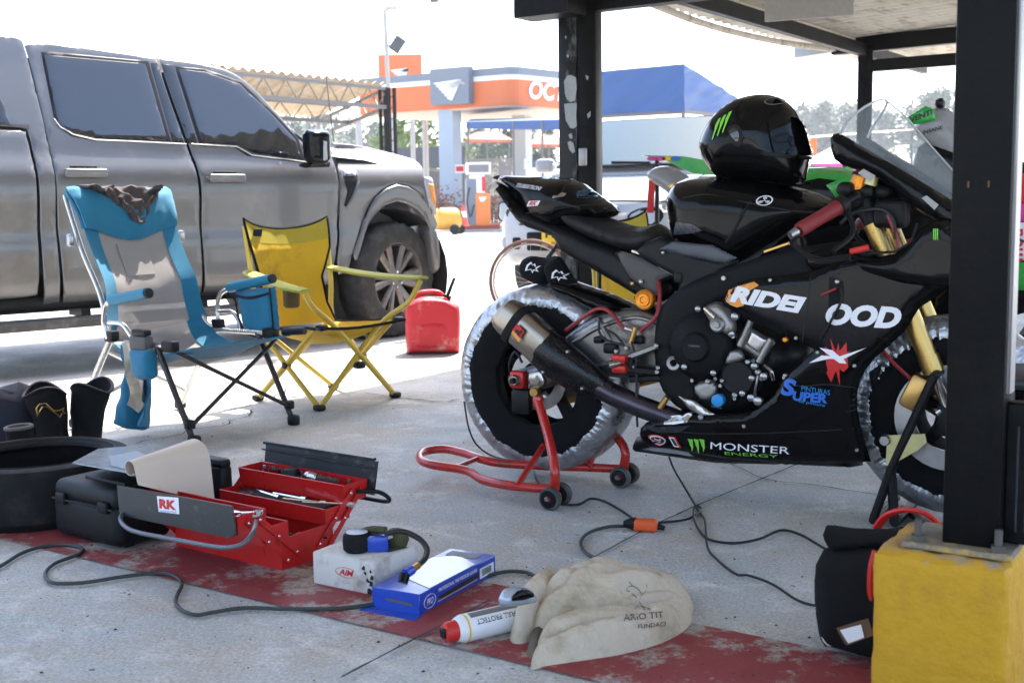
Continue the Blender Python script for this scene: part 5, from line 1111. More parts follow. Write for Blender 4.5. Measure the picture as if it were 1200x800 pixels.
def dec(name, body, BL, BR, TL, w_, tree_, mat, par, shear=.0, bold=.02, cuts=1, off=.0025):
    v2, f2 = text_mesh(body, shear, bold); c_ = b2([BL, BR, TL], w_); return decal(name, fit(v2, *c_), f2, tree_, mat, par, off, -w_, cuts)
def poly(name, px, w_, tree_, mat, par, off=.0025, cuts=2):
    o = b2(px, w_); return decal(name, o, [tuple(range(len(o)))], tree_, mat, par, off, -w_, cuts)
dec('lettering', 'TEUBERTRONI', (602, 219), (637, 223.5), (603, 214.5), .09, tt_, 'white_print', tlo, .3, .01, 0)
poly('sticker', [(617, 242), (633, 241), (637, 235), (621, 235.5)], .1, tt_, 'white_print', tlo, .002); dec('lettering', 'RK', (620, 241), (632, 240.5), (622, 236), .1, tt_, 'red_print', tlo, .3, .04, 0, .004)
poly('tail_reflection', [(671, 224), (676, 221), (686, 224), (690, 230), (687, 233), (676, 232)], .1, tt_, 'glass_sky', tlo); poly('fastener', [(652, 229), (657, 229), (660, 225.5), (665, 226.5), (664, 230), (660, 231), (656, 231.5), (652, 232)], .1, tt_, 'alu', tlo, .004); poly('tail_nick', [(632, 208), (636, 206.5), (637, 207.5), (633, 210.5)], .1, tt_, 'grey_print', tlo)  # the blue patch is sky mirrored on the tail, painted as a decal
# ---- tank
tank_o = b2([(784, 242), (788, 223), (799, 211.5), (820, 207), (870, 208), (925, 217), (968, 230), (985, 243)], 0) + b2([(988, 262), (940, 272), (905, 292), (862, 314), (835, 303), (800, 294), (780, 282)], .1)
tko = pil2(sm(tank_o, 3), 0, .165, .165, .1, .018, bsc=lambda x, z: .75 + .25 * min(1, max(0, (x - .5) / .15))).o('fuel_tank', 'black_gloss', mo, smooth=60); tkt = bvh(tko)
mk('perforated', (.02, .021, .023), .35)
_m = M('perforated'); nt = _m.node_tree; vo = _n(nt, 'ShaderNodeTexVoronoi'); vo.inputs['Scale'].default_value = 105; vo.inputs['Randomness'].default_value = 0; tc = _n(nt, 'ShaderNodeTexCoord'); nt.links.new(tc.outputs['Object'], vo.inputs['Vector'])
mr = _n(nt, 'ShaderNodeMapRange'); mr.inputs[1].default_value = .3; mr.inputs[2].default_value = .36; nt.links.new(vo.outputs['Distance'], mr.inputs[0]); mx = _n(nt, 'ShaderNodeMix', data_type='RGBA'); mx.inputs[6].default_value = (.004, .004, .005, 1); mx.inputs[7].default_value = (.055, .062, .075, 1); nt.links.new(mr.outputs[0], mx.inputs[0]); nt.links.new(mx.outputs[2], nt.nodes['Principled BSDF'].inputs['Base Color'])  # sky mirrored on the pads painted as bluish grey between the holes
def patch(name, px, w_, tree_, mat, par, off, n=3):
    o = sm(b2(px, w_), n) if n > 1 else b2(px, w_); mb = MB().pillow(o, 0, 0, 0, .01, .012); 
    v = []; last = -w_
    half = {}
    b_ = bmesh.new(); res = delaunay_2d_cdt([V(q) for q in o] + [V((p.x, p.z)) for p in mb.v if inside((p.x, p.z), o)], [], [list(range(len(o)))], 1, 1e-5)
    return decal(name, [(q.x, q.y) for q in res[0]], [tuple(f) for f in res[2]], tree_, mat, par, off, -w_, 0)
patch('knee_pad', [(800, 262), (806, 242), (820, 230), (845, 230), (872, 240), (862, 268), (850, 275), (820, 268)], .15, tkt, 'black_gloss', tko, .004)
patch('grip_pad', [(786, 276), (793, 260), (815, 262), (828, 270), (815, 273)], .13, tkt, 'perforated', tko, .0065, 1)
MB().tube([V((q[0], 0, q[1])) for q in b2([(873, 240), (865, 262), (850, 281)], .15)], .003, 5)
# tuning-fork badge
ec = b2([(898, 235)], .13)[0]; rr_ = .0255; vv = []; ff = []
for k in range(40):
    a = 2 * math.pi * k / 40
    for q in (rr_, rr_ * .82): vv.append((ec[0] + math.cos(a) * q * 1.0, ec[1] + math.sin(a) * q * .62))
ff = [(2 * k, 2 * k + 1, (2 * k + 3) % 80, (2 * k + 2) % 80) for k in range(40)]
for a0_ in (math.pi / 2, math.pi / 2 + 2.094, math.pi / 2 + 4.189):
    d_ = V((math.cos(a0_), math.sin(a0_))); t_ = V((-d_.y, d_.x))
    for o_, l0, l1 in ((0, .05, .8), (.16, .3, .72), (-.16, .3, .72)):
        b0 = len(vv); vv += [(ec[0] + q.x * rr_, ec[1] + q.y * rr_ * .62) for q in (d_ * l0 + t_ * (o_ - .05), d_ * l1 + t_ * (o_ - .05), d_ * l1 + t_ * (o_ + .05), d_ * l0 + t_ * (o_ + .05))]; ff.append((b0, b0 + 1, b0 + 2, b0 + 3))
decal('badge', vv, ff, tkt, 'white_print', tko, .003, -.13, 0)
sc_ = bp('side_cover', [(745, 294), (776, 276), (800, 291), (836, 302), (866, 304), (858, 313), (822, 343), (806, 353), (793, 346), (796, 329), (770, 313)], .13, .02, .03, .02, 'black_satin', n=2, mir=True)
bp('perforated_panel', [(772, 292), (788, 283), (835, 287), (864, 302), (850, 309), (800, 299)], .152, .004, .002, .01, 'perforated', n=1, h=.02, parent=sc_)
bolt(777, 296, .157, .006, parent=sc_); MB().tube([b3(741, 294, .13), b3(756, 299, .135)], .006, 6).o('seat_catch', 'alu', sc_)
MB().tube([b3(772, 312, .14), b3(789, 321, .14)], .006, 6).o('harness', 'grey_print', sc_); MB().rbox(b3(796, 325, .14), (.03, .03, .035), .006).o('connector', 'black_satin', sc_)
MB().tube([b3(896, 295, .155), b3(925, 285, .17)], .006, 6).o('bungee', 'brass', mo)
# ---- seams and fasteners
def seam(name, px, w_, tree_, par, r_=.0022, mat='dirt_dark', off=.0006):
    P = []
    for x, z in b2([tuple(q)[:2] for q in crom([V((a, b_, 0)) for a, b_ in px], 6)], w_):
        h_ = tree_.ray_cast(V((x, -3, z)), V((0, 1, 0))); P.append(V((x, (h_[0].y if h_[0] is not None else -w_) - off, z)))
    return MB().tube(P, r_, 6).o(name, mat, par)
seam('tank_seam', [(880, 236), (873, 250), (864, 268), (852, 284)], .15, tkt, tko, .003, 'black_satin'); seam('tank_seam', [(800, 232), (830, 228), (870, 236), (930, 247), (975, 250)], .14, tkt, tko)
seam('tail_seam', [(614, 250), (650, 246), (690, 240), (715, 246)], .1, tt_, tlo, .0016); seam('tail_seam', [(655, 208), (660, 225), (650, 250)], .1, tt_, tlo, .0014)
# ---- fairings
zc = lambda v: max(0, min(1, v))
fy = lambda x, z: .065 * zc((.5 - z) / .33) ** 1.2 + .05 * zc((x - 1.12) / .25) - .012 * math.sin(zc((x - .6) / .6) * 3.14)
fa_px = [(846, 357), (862, 333), (900, 324), (950, 319), (985, 303), (1040, 302), (1100, 320), (1103, 342), (1074, 362), (1057, 390), (1024, 420), (1006, 447), (1002, 480), (1007, 515), (1014, 546), (930, 545.5), (850, 541.5), (748, 527), (742, 512), (752, 497), (795, 489), (862, 486), (886, 479), (906, 463), (917, 446), (938, 426), (955, 409), (942, 402), (915, 391), (885, 378)]
fo = bp('side_fairing', fa_px, .215, .02, .006, .03, 'black_gloss', n=2, h=.02, sharp=(0, 14, 17, 26), yf=fy, mir=True); ft = bvh(fo)
bp('belly_pan', [(750, 526), (746, 512), (775, 503), (1000, 500), (1011, 545), (850, 540)], 0, .15, .15, .05, 'black_satin', n=1, h=.03)
up_ = bp('upper_fairing', [(945, 298), (985, 289), (1010, 300), (1050, 297), (1078, 268), (1110, 258), (1140, 300), (1135, 335), (1060, 332), (1000, 318), (955, 320)], .205, .025, .006, .03, 'black_gloss', n=2, h=.02, mir=True)
MB().tube([b3(1015, 297, .235), b3(1050, 295, .235), b3(1068, 283, .235), b3(1075, 262, .235)], .004, 6).o('fairing_lip', 'black_satin', up_)
bp('fairing_vent', [(952, 328), (966, 318), (990, 330), (986, 362), (972, 392), (962, 404), (950, 396)], .236, .006, .004, .012, 'black_matte', n=2, h=.02)
MB().tube(crom([b3(985, 338, .25), b3(986, 352, .252), b3(975, 374, .252), b3(961, 398, .25)], 5), .004, 6).o('vent_edge', 'black_satin', fo); MB().tube([b3(962, 346, .25), b3(980, 338, .252)], .004, 6).o('vent_stay', 'red_hose', fo)
bolt(981, 330, .25, .007); bolt(920, 398, .24, .008, 'orange_anod')
bp('radiator_duct', [(986, 441), (1000, 436), (1004, 450), (1000, 486), (990, 490), (986, 470)], .19, .015, .01, .01, 'black_matte', n=1)
for k in range(7): MB().tube([b3(987, 446 + k * 6.2, .212), b3(1002, 443 + k * 6.2, .21)], .0025, 4).o('duct_fin', 'black_satin', fo)
seam('fairing_seam', [(950, 322), (948, 350), (944, 380), (940, 402)], .24, ft, fo, .0018); seam('fairing_seam', [(917, 447), (940, 452), (970, 450), (1004, 455)], .23, ft, fo, .0016); seam('fairing_seam', [(760, 500), (820, 506), (900, 505), (1003, 500)], .17, ft, fo, .0016)
for x, y in ((858, 350), (935, 395), (1040, 312), (1002, 428), (960, 412), (800, 495), (870, 500), (760, 518), (1000, 530), (905, 328)):
    q = b2([(x, y)], .22)[0]; h_ = ft.ray_cast(V((q[0], -3, q[1])), V((0, 1, 0)))
    if h_[0] is not None: MB().lathe([(0, -.0035), (.004, -.0035), (.0062, -.001), (.0062, .003)], o=h_[0], n=10).o('fastener', 'steel', fo)
# lettering on fairings
dec('lettering', 'RIDEI', (855, 353), (944, 368), (857, 334), .24, ft, 'white_print', fo, .28, .055, 1)
dec('lettering', 'OOD', (968, 379.5), (1052, 387), (971, 354), .23, ft, 'white_print', fo, .2, .055, 1)
poly('splash', [(849, 351), (853, 340), (866, 335), (884, 330), (890, 334), (880, 340), (868, 345), (872, 358), (864, 360), (856, 357)], .24, ft, 'orange_print', fo, .0012)
for k in range(3):
    x0 = 808.5 + k * 7; poly('claw_mark', [(x0, 512.5), (x0 + 6.2, 513.2), (x0 + 5.5, 520), (x0 + 6, 523), (x0 + 4.6, 526 + (4 if k == 1 else 0)), (x0 + 3.2, 529 + (2 if k == 1 else 0)), (x0 + 3.6, 523), (x0 + 2, 520), (x0 + 3, 515.5)], .165, ft, 'green_print', fo, .003)
dec('lettering', 'MONSTER', (835, 524.5), (928, 530), (836, 516), .165, ft, 'white_print', fo, 0, .0, 0); dec('lettering', 'ENERGY', (852, 531), (915, 534.5), (852, 527.2), .16, ft, 'green_print', fo, 0, .0, 0)
MB().tube([V((q[0], 0, q[1])) for q in b2([(845, 515), (845, 528)], .165)], .001, 4)
dec('number', '91', (762, 521), (799, 525), (761, 507), .17, ft, 'red_print', fo, -.15, .05, 0, .002); dec('number', '91', (764, 520), (797, 523.5), (763, 508.5), .17, ft, 'white_print', fo, -.15, .035, 0, .0035); dec('number', '91', (765, 519), (796, 522), (764.5, 510), .17, ft, 'black_print', fo, -.15, .005, 0, .005)
dec('lettering', 'S', (917, 461), (935, 464), (919, 440.5), .21, ft, 'blue_print', fo, .2, .05, 1); dec('lettering', 'UPER', (931, 468), (971, 472), (932, 456.5), .21, ft, 'blue_print', fo, .1, .05, 1)
dec('lettering', 'PINTURAS', (942, 456), (975, 462), (942, 450), .21, ft, 'cyan_print', fo, .1, .0, 0); dec('lettering', 'su pintura', (938, 471), (968, 477), (938, 466.5), .21, ft, 'cyan_print', fo, .3, .0, 0)
rs_ = random.Random(4); cx_, cy_ = 983, 421; sp_ = []
for k in range(26):
    a = 2 * math.pi * k / 26; r_ = (9 + 4 * rs_.random()) if k % 2 else (13 + 16 * rs_.random() * abs(math.sin(a)) + 3); sp_.append((cx_ + math.cos(a) * r_ * .75, cy_ + math.sin(a) * r_))
poly('splash', sp_, .22, ft, 'red_print', fo, .0025); 
for q in ([(951, 424), (966, 415), (984, 417), (1016, 407), (990, 420), (975, 419)], [(963, 406), (978, 409), (992, 421), (994, 425), (986, 424)]): poly('cross_mark', q, .22, ft, 'white_print', fo, .005)
p = b3(841, 469, .2); MB().lathe([(0, -.008), (.012, -.008), (.02, -.004), (.02, .02)], o=p, n=20).o('oil_filler', 'cyan_print', mo); dec('lettering', 'PARTS', (834, 476.5), (846, 479), (834, 474.5), .19, ft, 'grey_print', fo, 0, 0, 0)
bolt(821, 489, .2, .009); bolt(920, 440, .225, .007)
poly('sticker', [(780, 488), (800, 486), (812, 482), (806, 494), (790, 497), (778, 497)], .19, ft, 'alu', fo, .002)
poly('scuff', [(752, 526), (765, 523), (790, 524), (808, 529), (815, 534), (800, 532)], .15, ft, 'grey_print', fo, .002); poly('scuff', [(758, 500), (790, 498), (812, 497), (800, 505), (775, 506)], .17, ft, 'grey_lid', fo, .002)
# ---- cockpit: fork, clamps, bars
for s_ in (-1, 1):
    fa0, fa1 = b3(1023, 262, .1), b3(1093, 432, .1); fa0.y = fa1.y = s_ * -.1; dirf = (fa1 - fa0).normalized(); ax_ = fc_ + V((0, s_ * -.1, 0))
    f_ = MB().tube([fa0, fa1], .029, 20).o('fork_tube', 'gold_fork', mo); MB().tube([fa0 - dirf * .12, fa0], .03, 16).o('fork_top', 'black_satin', f_); MB().tube([fa1 - dirf * .04, fa1 + dirf * .012], .032, 20).o('fork_collar', 'gold_fork', f_)
    MB().tube([fa1, fa1 + dirf * .12, ax_ + V((-.03, 0, .02))], [.022, .022, .024], 14).o('fork_leg', 'alu', f_); MB().rbox(ax_, (.06, .045, .1), .012).o('axle_clamp', 'black_satin', f_)
    MB().rbox(ax_ + V((-.09, s_ * -.0, .075)), (.07, .06, .11), .015, M=Matrix.Rotation(R(25), 3, 'Y')).o('front_caliper', 'brass', mo)
    c_ = b3(1010, 225, .1); MB().rbox((c_.x, 0, c_.z + (.0 if s_ < 0 else -.2) ), (.09, .3, .035), .012).o('triple_clamp', 'black_satin', mo)
    g0, g1 = b3(936, 270, .36), b3(982, 243, .25); g0.y *= s_ * 1; g1.y *= s_ * 1
    g0.y = -abs(g0.y) * s_; g1.y = -abs(g1.y) * s_
    d_ = (g1 - g0); h_ = MB().tube([g0 - d_ * .05, g0 + d_ * 1.5], .011, 10).o('handlebar', 'black_satin', mo)
    MB().tube([g0, g0 + d_ * .1, g0 + d_ * .5, g0 + d_ * .9, g1], [.02, .022, .0205, .022, .024], 18).o('grip', 'red_grip', h_); MB().tube([g0 - d_ * .22, g0 - d_ * .05], [.012, .015], 12).o('bar_end', 'steel', h_)
    MB().tube([g1, g1 + d_ * .16], .03, 16).o('throttle_housing', 'black_satin', h_)
    l0, l1 = g1 + V((.03, 0, -.01)), g0 + V((.1, 0, -.06)); MB().tube(crom([l0, l0.lerp(l1, .4) + V((.03, 0, -.02)), l1], 6), .008, 8).o('lever', 'black_satin', h_); MB().tube([l1 + V((.05, 0, .0)), l1 + V((.1, 0, .012))], .009, 8).o('lever_adjuster', 'red_plastic', h_)
    MB().tube(crom([g0 - d_ * .15, g0 + V((-.01, 0, -.045)), g0 + V((.06, 0, -.085)), g0 + V((.15, 0, -.075))], 6), .009, 8).o('lever_guard', 'black_satin', h_)
    MB().tube([g1 + d_ * .5, b3(1010, 228, .12 * s_ + .0)], .012, 8).o('clip_on', 'black_satin', mo)
for x, y, w_, sx, mt in ((1000, 232, .12, .07, 'black_rubber'), (1020, 240, .05, .09, 'black_rubber'), (1045, 250, .1, .1, 'black_satin'), (1035, 225, .1, .05, 'black_satin'), (992, 222, .15, .05, 'black_satin')):
    MB().rbox(b3(x, y, w_), (sx, .08, sx * .9), .02, 3).o('cockpit_block', mt, mo)
MB().lathe([(0, .02), (.022, .02), (.024, 0), (.024, -.03), (0, -.03)], o=b3(1006, 214, .13), ax=(.3, 0, 1), n=18).o('fork_cap', 'orange_anod', mo); MB().lathe([(0, .02), (.018, .02), (.02, -.02), (0, -.02)], o=b3(1022, 209, .14), ax=(.3, 0, 1), n=14).o('reservoir', 'gold_zinc', mo)
for a_ in ([(985, 262), (1000, 250), (1030, 245), (1045, 255), (1050, 280)], [(1040, 252), (1050, 275), (1053, 295)]): MB().tube(crom([b3(x, y, .17) for x, y in a_], 6), .006, 6).o('control_cable', 'red_hose' if a_[0][0] > 1000 else 'cable_black', mo)
bp('dash', [(1000, 200), (1040, 205), (1070, 235), (1050, 240), (1010, 222)], .0, .09, .09, .02, 'black_matte', n=1)
# nose cowl and screen
cw = bp('nose_cowl', [(973, 163), (984, 156), (1010, 172), (1050, 195), (1110, 232), (1150, 262), (1150, 290), (1100, 262), (1062, 236), (1032, 210), (1000, 198), (978, 187)], .16, .03, .02, .03, 'black_gloss', n=2, h=.018, mir=True)
nose = []
base = b2([(984, 158), (1010, 174), (1050, 197), (1110, 234), (1160, 266)], .17)
for i, q in enumerate(base): t = i / 4; nose.append([V((q[0] + .1 * (1 - s * s) * t, .17 * s * (1 - .75 * t ** 2), q[1] - .02 - .04 * (1 - s * s))) for s in [k / 6 - 1 for k in range(13)]])
MB().loft([[p for p in r_] for r_ in nose], closed_v=False).o('nose_shell', 'black_matte', mo, smooth=60)
top = [b3(1037, 117, 0), b3(1062, 138, 0), b3(1090, 170, 0), b3(1125, 210, 0), b3(1165, 262, 0)]
rings = []
for i in range(5):
    q = base[i]; t_ = top[i]; rings.append([V((q[0] + (t_.x - q[0]) * math.cos(a) ** 1.2 if math.cos(a) > 0 else q[0], math.sin(a) * .165 * (1 - .7 * (i / 4) ** 2), q[1] + (t_.z - q[1]) * max(0, math.cos(a)) ** .8)) for a in [math.pi * (k / 16 - .5) for k in range(17)]])
rings = [crom([r_[k] for r_ in rings], 4) for k in range(17)]
scn = MB().loft(rings, closed_v=False).o('windscreen', 'clear', cw, smooth=70, recalc=False)
MB().tube([r_[0] for r_ in rings], .004, 6).o('screen_edge', 'lamp_glass', scn); MB().tube([p for p in rings[8]], .0025, 6).o('screen_ridge', 'lamp_glass', scn)
for q in ([(1005, 203), (1012, 198), (1026, 206), (1020, 213)], [(1080, 232), (1086, 229), (1100, 240), (1095, 246)]): MB().add([b3(x, y, .196) for x, y in q], [(0, 1, 2, 3)]).o('tape', 'pole_grey', cw, smooth=0, recalc=False)
bp('front_fender', [(1058, 415), (1080, 395), (1110, 388), (1140, 395), (1165, 420), (1150, 412), (1110, 402), (1080, 410)], 0, .075, .075, .03, 'black_gloss', n=2)
MB().tube(crom([b3(1028, 402, .12), b3(1042, 420, .13), b3(1060, 437, .13), b3(1067, 445, .12), b3(1067, 458, .11)], 6), .006, 8).o('brake_hose', 'red_hose', mo)
for q, r_ in (((1048, 401), .004), ((1094, 268), .012)): pass
for k in range(3): MB().add([b3(1093.5 + k * 2.2, 268, .24), b3(1095 + k * 2.2, 268, .24), b3(1095 + k * 2.2, 282, .24), b3(1093.5 + k * 2.2, 280, .24)], [(0, 1, 2, 3)]).o('claw_mark', 'green_print', up_, smooth=0, recalc=False)
bp('gauntlet_guard', [(1018, 436), (1034, 425), (1030, 440), (1022, 460)], .1, .01, .01, .01, 'black_matte', n=1)

# ================================================================== helmet on the tank
hm = thing('helmet', 'glossy black full face helmet with green claw mark resting on the tank', 'helmet', MF)
ho = b2([(822, 176), (826, 156), (838, 136), (858, 119), (882, 111.5), (905, 112), (926, 123), (938, 142), (944, 165), (948, 180), (946, 200), (941, 214), (920, 217), (880, 213), (846, 210), (834, 200)], 0)
hs_ = pil2(sm(ho, 4), 0, .128, .128, .135, .014).o('shell', 'black_gloss', hm, smooth=80); ht = bvh(hs_)
patch('visor', [(872, 150), (885, 141), (905, 137), (928, 137), (938, 150), (943, 168), (944, 181), (915, 180), (895, 176), (880, 168)], .1, ht, 'visor_dark', hs_, .006)
patch('visor_pivot', [(853, 150), (862, 146), (869, 150), (872, 162), (868, 172), (860, 168), (856, 158)], .12, ht, 'black_satin', hs_, .004); patch('visor_pivot_cap', [(856, 153), (864, 150), (868, 158), (866, 166), (860, 162)], .12, ht, 'glass_dark', hs_, .008)
patch('chin_vent', [(898, 178), (944, 183), (945, 187), (900, 183)], .1, ht, 'black_satin', hs_, .006)
patch('rim_trim', [(838, 205), (850, 209), (890, 212), (930, 216), (940, 212), (941, 216), (920, 219), (880, 216), (845, 212)], .1, ht, 'black_rubber', hs_, .004)
for k in range(3):
    x0 = 833 + k * 6.5; y0 = 147 - k * 4; patch('claw_mark', [(x0 + 6, y0 - 8), (x0 + 9.5, y0 - 9.5), (x0 + 6, y0 + 4), (x0 + 4, y0 + 10), (x0 + 2, y0 + 17), (x0 + .6, y0 + 16), (x0 + 3, y0 + 6), (x0 + 3, y0)], .12, ht, 'green_print', hs_, .003, 1)
pp2 = b2([(910, 119)], .03)[0]; e_ = [(pp2[0] + math.cos(a) * .026, pp2[1] + math.sin(a) * .013) for a in [k * 6.283 / 24 for k in range(24)]]; e2 = [(pp2[0] + math.cos(a) * .023, pp2[1] + math.sin(a) * .0108) for a in [k * 6.283 / 24 for k in range(24)]]
decal('crest', e_ + e2, [(k, (k + 1) % 24, 24 + (k + 1) % 24, 24 + k) for k in range(24)], ht, 'grey_print', hs_, .003, -.05, 0)

# ================================================================== gloves on the rear tyre
gv = thing('riding_gloves', 'pair of black riding gloves with white star logo lying on rear tyre warmer', 'gloves', MF)
for k, (px, w_) in enumerate((([(610, 307), (622, 300), (640, 302), (652, 300), (660, 308), (652, 320), (640, 334), (622, 330), (611, 322)], .02), ([(640, 308), (655, 300), (664, 310), (672, 325), (684, 338), (694, 352), (684, 356), (668, 350), (652, 342), (642, 326)], .05))):
    g_ = pil2(sm(b2(px, w_), 3), -w_, .045, .04, .05, .012, nz=(.01, 16)).o('glove', 'black_cloth', gv, smooth=70); gt_ = bvh(g_)
    cx_, cy_ = ((625, 313), (655, 322))[k]; st = [(-9, 5), (-7, -3), (-3, -7), (0, -3), (2, -5), (4, -1), (10, -2), (5, 2), (8, 6), (2, 4), (0, 8), (-2, 3)]
    o_ = b2([(cx_ + a, cy_ + b_ * .9) for a, b_ in st], w_ + .04); i_ = b2([(cx_ + a * .68, cy_ + b_ * .6) for a, b_ in st], w_ + .04); n_ = len(st)
    decal('star_logo', o_ + i_, [(j, (j + 1) % n_, n_ + (j + 1) % n_, n_ + j) for j in range(n_)], gt_, 'white_print', g_, .003, -w_ - .04, 1)
for k in range(4):
    a = b3(676 + k * 4, 336 + k * 4, .085 - k * .02); b_ = b3(694 + k * 3.5, 352 + k * 1.5, .07 - k * .02); MB().tube(crom([a, a.lerp(b_, .5) + V((0, -.01, .006)), b_], 4), [.011, .011, .0105, .0105, .01, .01, .009, .009, .006][:9], 8).o('finger', 'black_cloth', gv)

# ================================================================== rear stand (red) and front stand
sd = thing('rear_paddock_stand', 'red tubular rear paddock stand with black twin wheels', 'paddock stand', MF)
def g3(x, y, z): return MF.g(x, y, z)
zz = .055
path = [g3(652, 573, zz), g3(600, 569, zz), g3(566, 562, zz), g3(546, 551, .07), g3(505, 544, .08), g3(492, 537, .085), g3(497, 529, .085), g3(520, 526, .085), g3(545, 531, .08), g3(568, 539, .07), g3(592, 543, .06), g3(650, 546, zz), g3(733, 549, zz)]
MB().tube(crom(path, 6), .0155, 14).o('base_tube', 'red_stand', sd, smooth=60)
MB().tube([g3(535, 547, .078), g3(560, 537, .075)], .009, 10).o('cross_bar', 'red_stand', sd)
nb = g3(650, 573, .06); na = b3(631, 470, .165); fb = g3(731, 549, .06); fa_ = V((na.x, -na.y, na.z))
for a, b_ in ((na, nb), (fa_, fb)):
    MB().tube(crom([a, a.lerp(b_, .35) + V((.012, 0, 0)), b_ + V((0, 0, .08)), b_], 5), .0165, 14).o('upright', 'red_stand', sd, smooth=60); MB().rbox(a + V((0, 0, .0)), (.035, .03, .04), .008).o('hook', 'red_stand', sd)
MB().tube([g3(606, 569, .06), b3(637, 522, .16)], .011, 12).o('brace', 'red_stand', sd); b_ = g3(690, 547, .06); MB().tube([b_, fa_.lerp(fb, .55)], .011, 12).o('brace', 'red_stand', sd)
for c_ in (nb, fb):
    MB().tube([c_ + V((0, -.06, -.02)), c_ + V((0, .06, -.02))], .008, 8).o('wheel_axle', 'steel', sd)
    for s_ in (-1, 1):
        o_ = V((c_.x + .004, c_.y + s_ * .038, .0375)); w_ = MB().lathe([(0, -.013), (.03, -.013), (.036, -.01), (.037, 0), (.036, .01), (.03, .013), (0, .013)], o=o_, n=28).o('wheel', 'black_rubber', sd); MB().lathe([(.029, -.0145), (.035, -.0135), (.0385, -.006), (.0385, .006), (.035, .0135), (.029, .0145)], o=o_, n=28).o('tread', 'running', w_); MB().lathe([(0, -.016), (.008, -.016), (.008, .016), (0, .016)], o=o_, n=10).o('hub', 'red_stand', w_)
fs = thing('front_paddock_stand', 'black front paddock stand with gold zinc plate under the front wheel', 'paddock stand', MF)
q = [b3(x, y, .17) for x, y in ((1040, 510), (1084, 508), (1086, 518), (1076, 527), (1044, 545), (1038, 545))]; MB().prism([(p.x, p.z) for p in q], -.172, -.164).o('zinc_plate', 'gold_zinc', fs, smooth=0)
p = b3(1038, 515, .17); bcyl('roller', p, .016, .02, 'steel', fs, 14)
MB().tube([b3(1095, 440, .17), b3(1046, 545, .165), V((b3(1040, 560, .16).x - .04, -.16, .02))], .014, 8).o('side_bar', 'black_satin', fs)
a = V((1.15, -.16, .02)); MB().tube([b3(1044, 548, .16), V((1.27, -.16, .02))], .015, 8).o('side_bar', 'black_satin', fs); MB().tube([V((1.27, -.16, .02)), V((1.27, .17, .02))], .015, 8).o('base_bar', 'black_satin', fs)
MB().tube([b3(1095, 440, .17) * 1, V((b3(1095, 440, .17).x, .17, b3(1095, 440, .17).z)), V((1.27, .17, .02))], .013, 8).o('far_bar', 'black_satin', fs)
MB().tube([V((b3(1040, 560, .16).x - .04, -.16, .02)), V((b3(1040, 560, .16).x - .04, .16, .02))], .014, 8).o('foot_bar', 'black_satin', fs)
MB().tube([MF.l(G(1058, 600)) * 1 + V((0, 0, .012)), MF.l(G(1120, 640)) + V((0, 0, .012))], .012, 8).o('front_foot', 'black_satin', fs)
# ================================================================== red cantilever toolbox
TBF = Fr((-.641, 3.192), -36)
tx_ = thing('toolbox', 'open red cantilever toolbox with dark grey lids and stepped trays', 'toolbox', TBF)
def tray(name, x0, x1, y0, y1, z0, z1, mat, par, slope=.0, th=.0022):
    mb = MB()
    def ring(i, z): return [V((x0 + i, y0 + i, z)), V((x1 - i, y0 + i, z)), V((x1 - i, y1 - i, z)), V((x0 + i, y1 - i, z))]
    rs2 = [ring(slope, z0), ring(0, z1), ring(th, z1), ring(slope + th, z0 + th)]
    mb.loft(rs2); mb.add(rs2[0], [(3, 2, 1, 0)]); mb.add(rs2[3], [(0, 1, 2, 3)])
    o = mb.o(name, mat, par, smooth=20); 
    rim = ring(.001, z1); MB().tube(rim, .0026, 6, closed=True).o('rim', mat, o); return o
XL, XR = -.452, 0
tray('base', XL, XR, 0, .2, 0.002, .092, 'red_tool', tx_)
tray('tray', XL, XR, -.07, .028, .092, .136, 'red_tool', tx_); tray('tray', XL, XR, -.15, -.052, .137, .188, 'red_tool', tx_)
tray('tray', XL, XR, .172, .27, .092, .136, 'red_tool', tx_); tray('tray', XL, XR, .25, .35, .137, .19, 'red_tool', tx_, .004)
# lids
MB().prism([(XL - .05, .212), (XR - .012, .218), (XR + .008, .15), (XR - .012, .134), (XL - .03, .128)], -.168, -.1635, yf=lambda x, z: .12 * (z - .13)).o('lid', 'grey_lid', tx_, smooth=0, label='dark grey lid with red and white sticker')
lidf = bpy.data.objects['lid']
lb = MB().prism([(XL, .15), (XR + .022, .145), (XR + .028, .245), (XL + .0, .255)], .352, .357, yf=lambda x, z: .15 * (z - .15)); lb.o('lid', 'grey_lid', tx_, smooth=0)
MB().box(((XL + XR) / 2 + .012, .36, .252), (.475, .012, .008)).o('lid_fold', 'grey_lid', tx_, smooth=0); MB().tube([(XL, .351, .232), (XR + .026, .351, .225)], .003, 6).o('lid_crease', 'grey_lid', tx_)
def tpl(px, w_): return [TBF.t(x, y, w_) for x, y in px]
q = tpl([(183, 581), (208, 583), (211, 602), (187, 599)], -.162); MB().add([V((p.x, -.1605 - .0085 + .12 * (p.z - .13), p.z)) for p in q], [(0, 1, 2, 3)]).o('sticker', 'white_print', lidf, smooth=0, recalc=False)
for body, BL, BR, TL, mt, sh_, bo in (('RK', (187.5, 595), (207.5, 597.5), (186, 584), 'red_print', 0, .06), ('TAKASAGO CHAIN', (188, 599), (208, 601), (187.5, 596.8), 'blue_print', 0, 0)):
    v2, f2 = text_mesh(body, sh_, bo); c_ = TBF.tt([BL, BR, TL], -.162); q = fit(v2, *c_); MB().add([V((a, -.1608 - .0088 + .12 * (z - .13), z)) for a, z in q], f2).o('lettering', mt, lidf, smooth=0, recalc=False)
rr = random.Random(3)
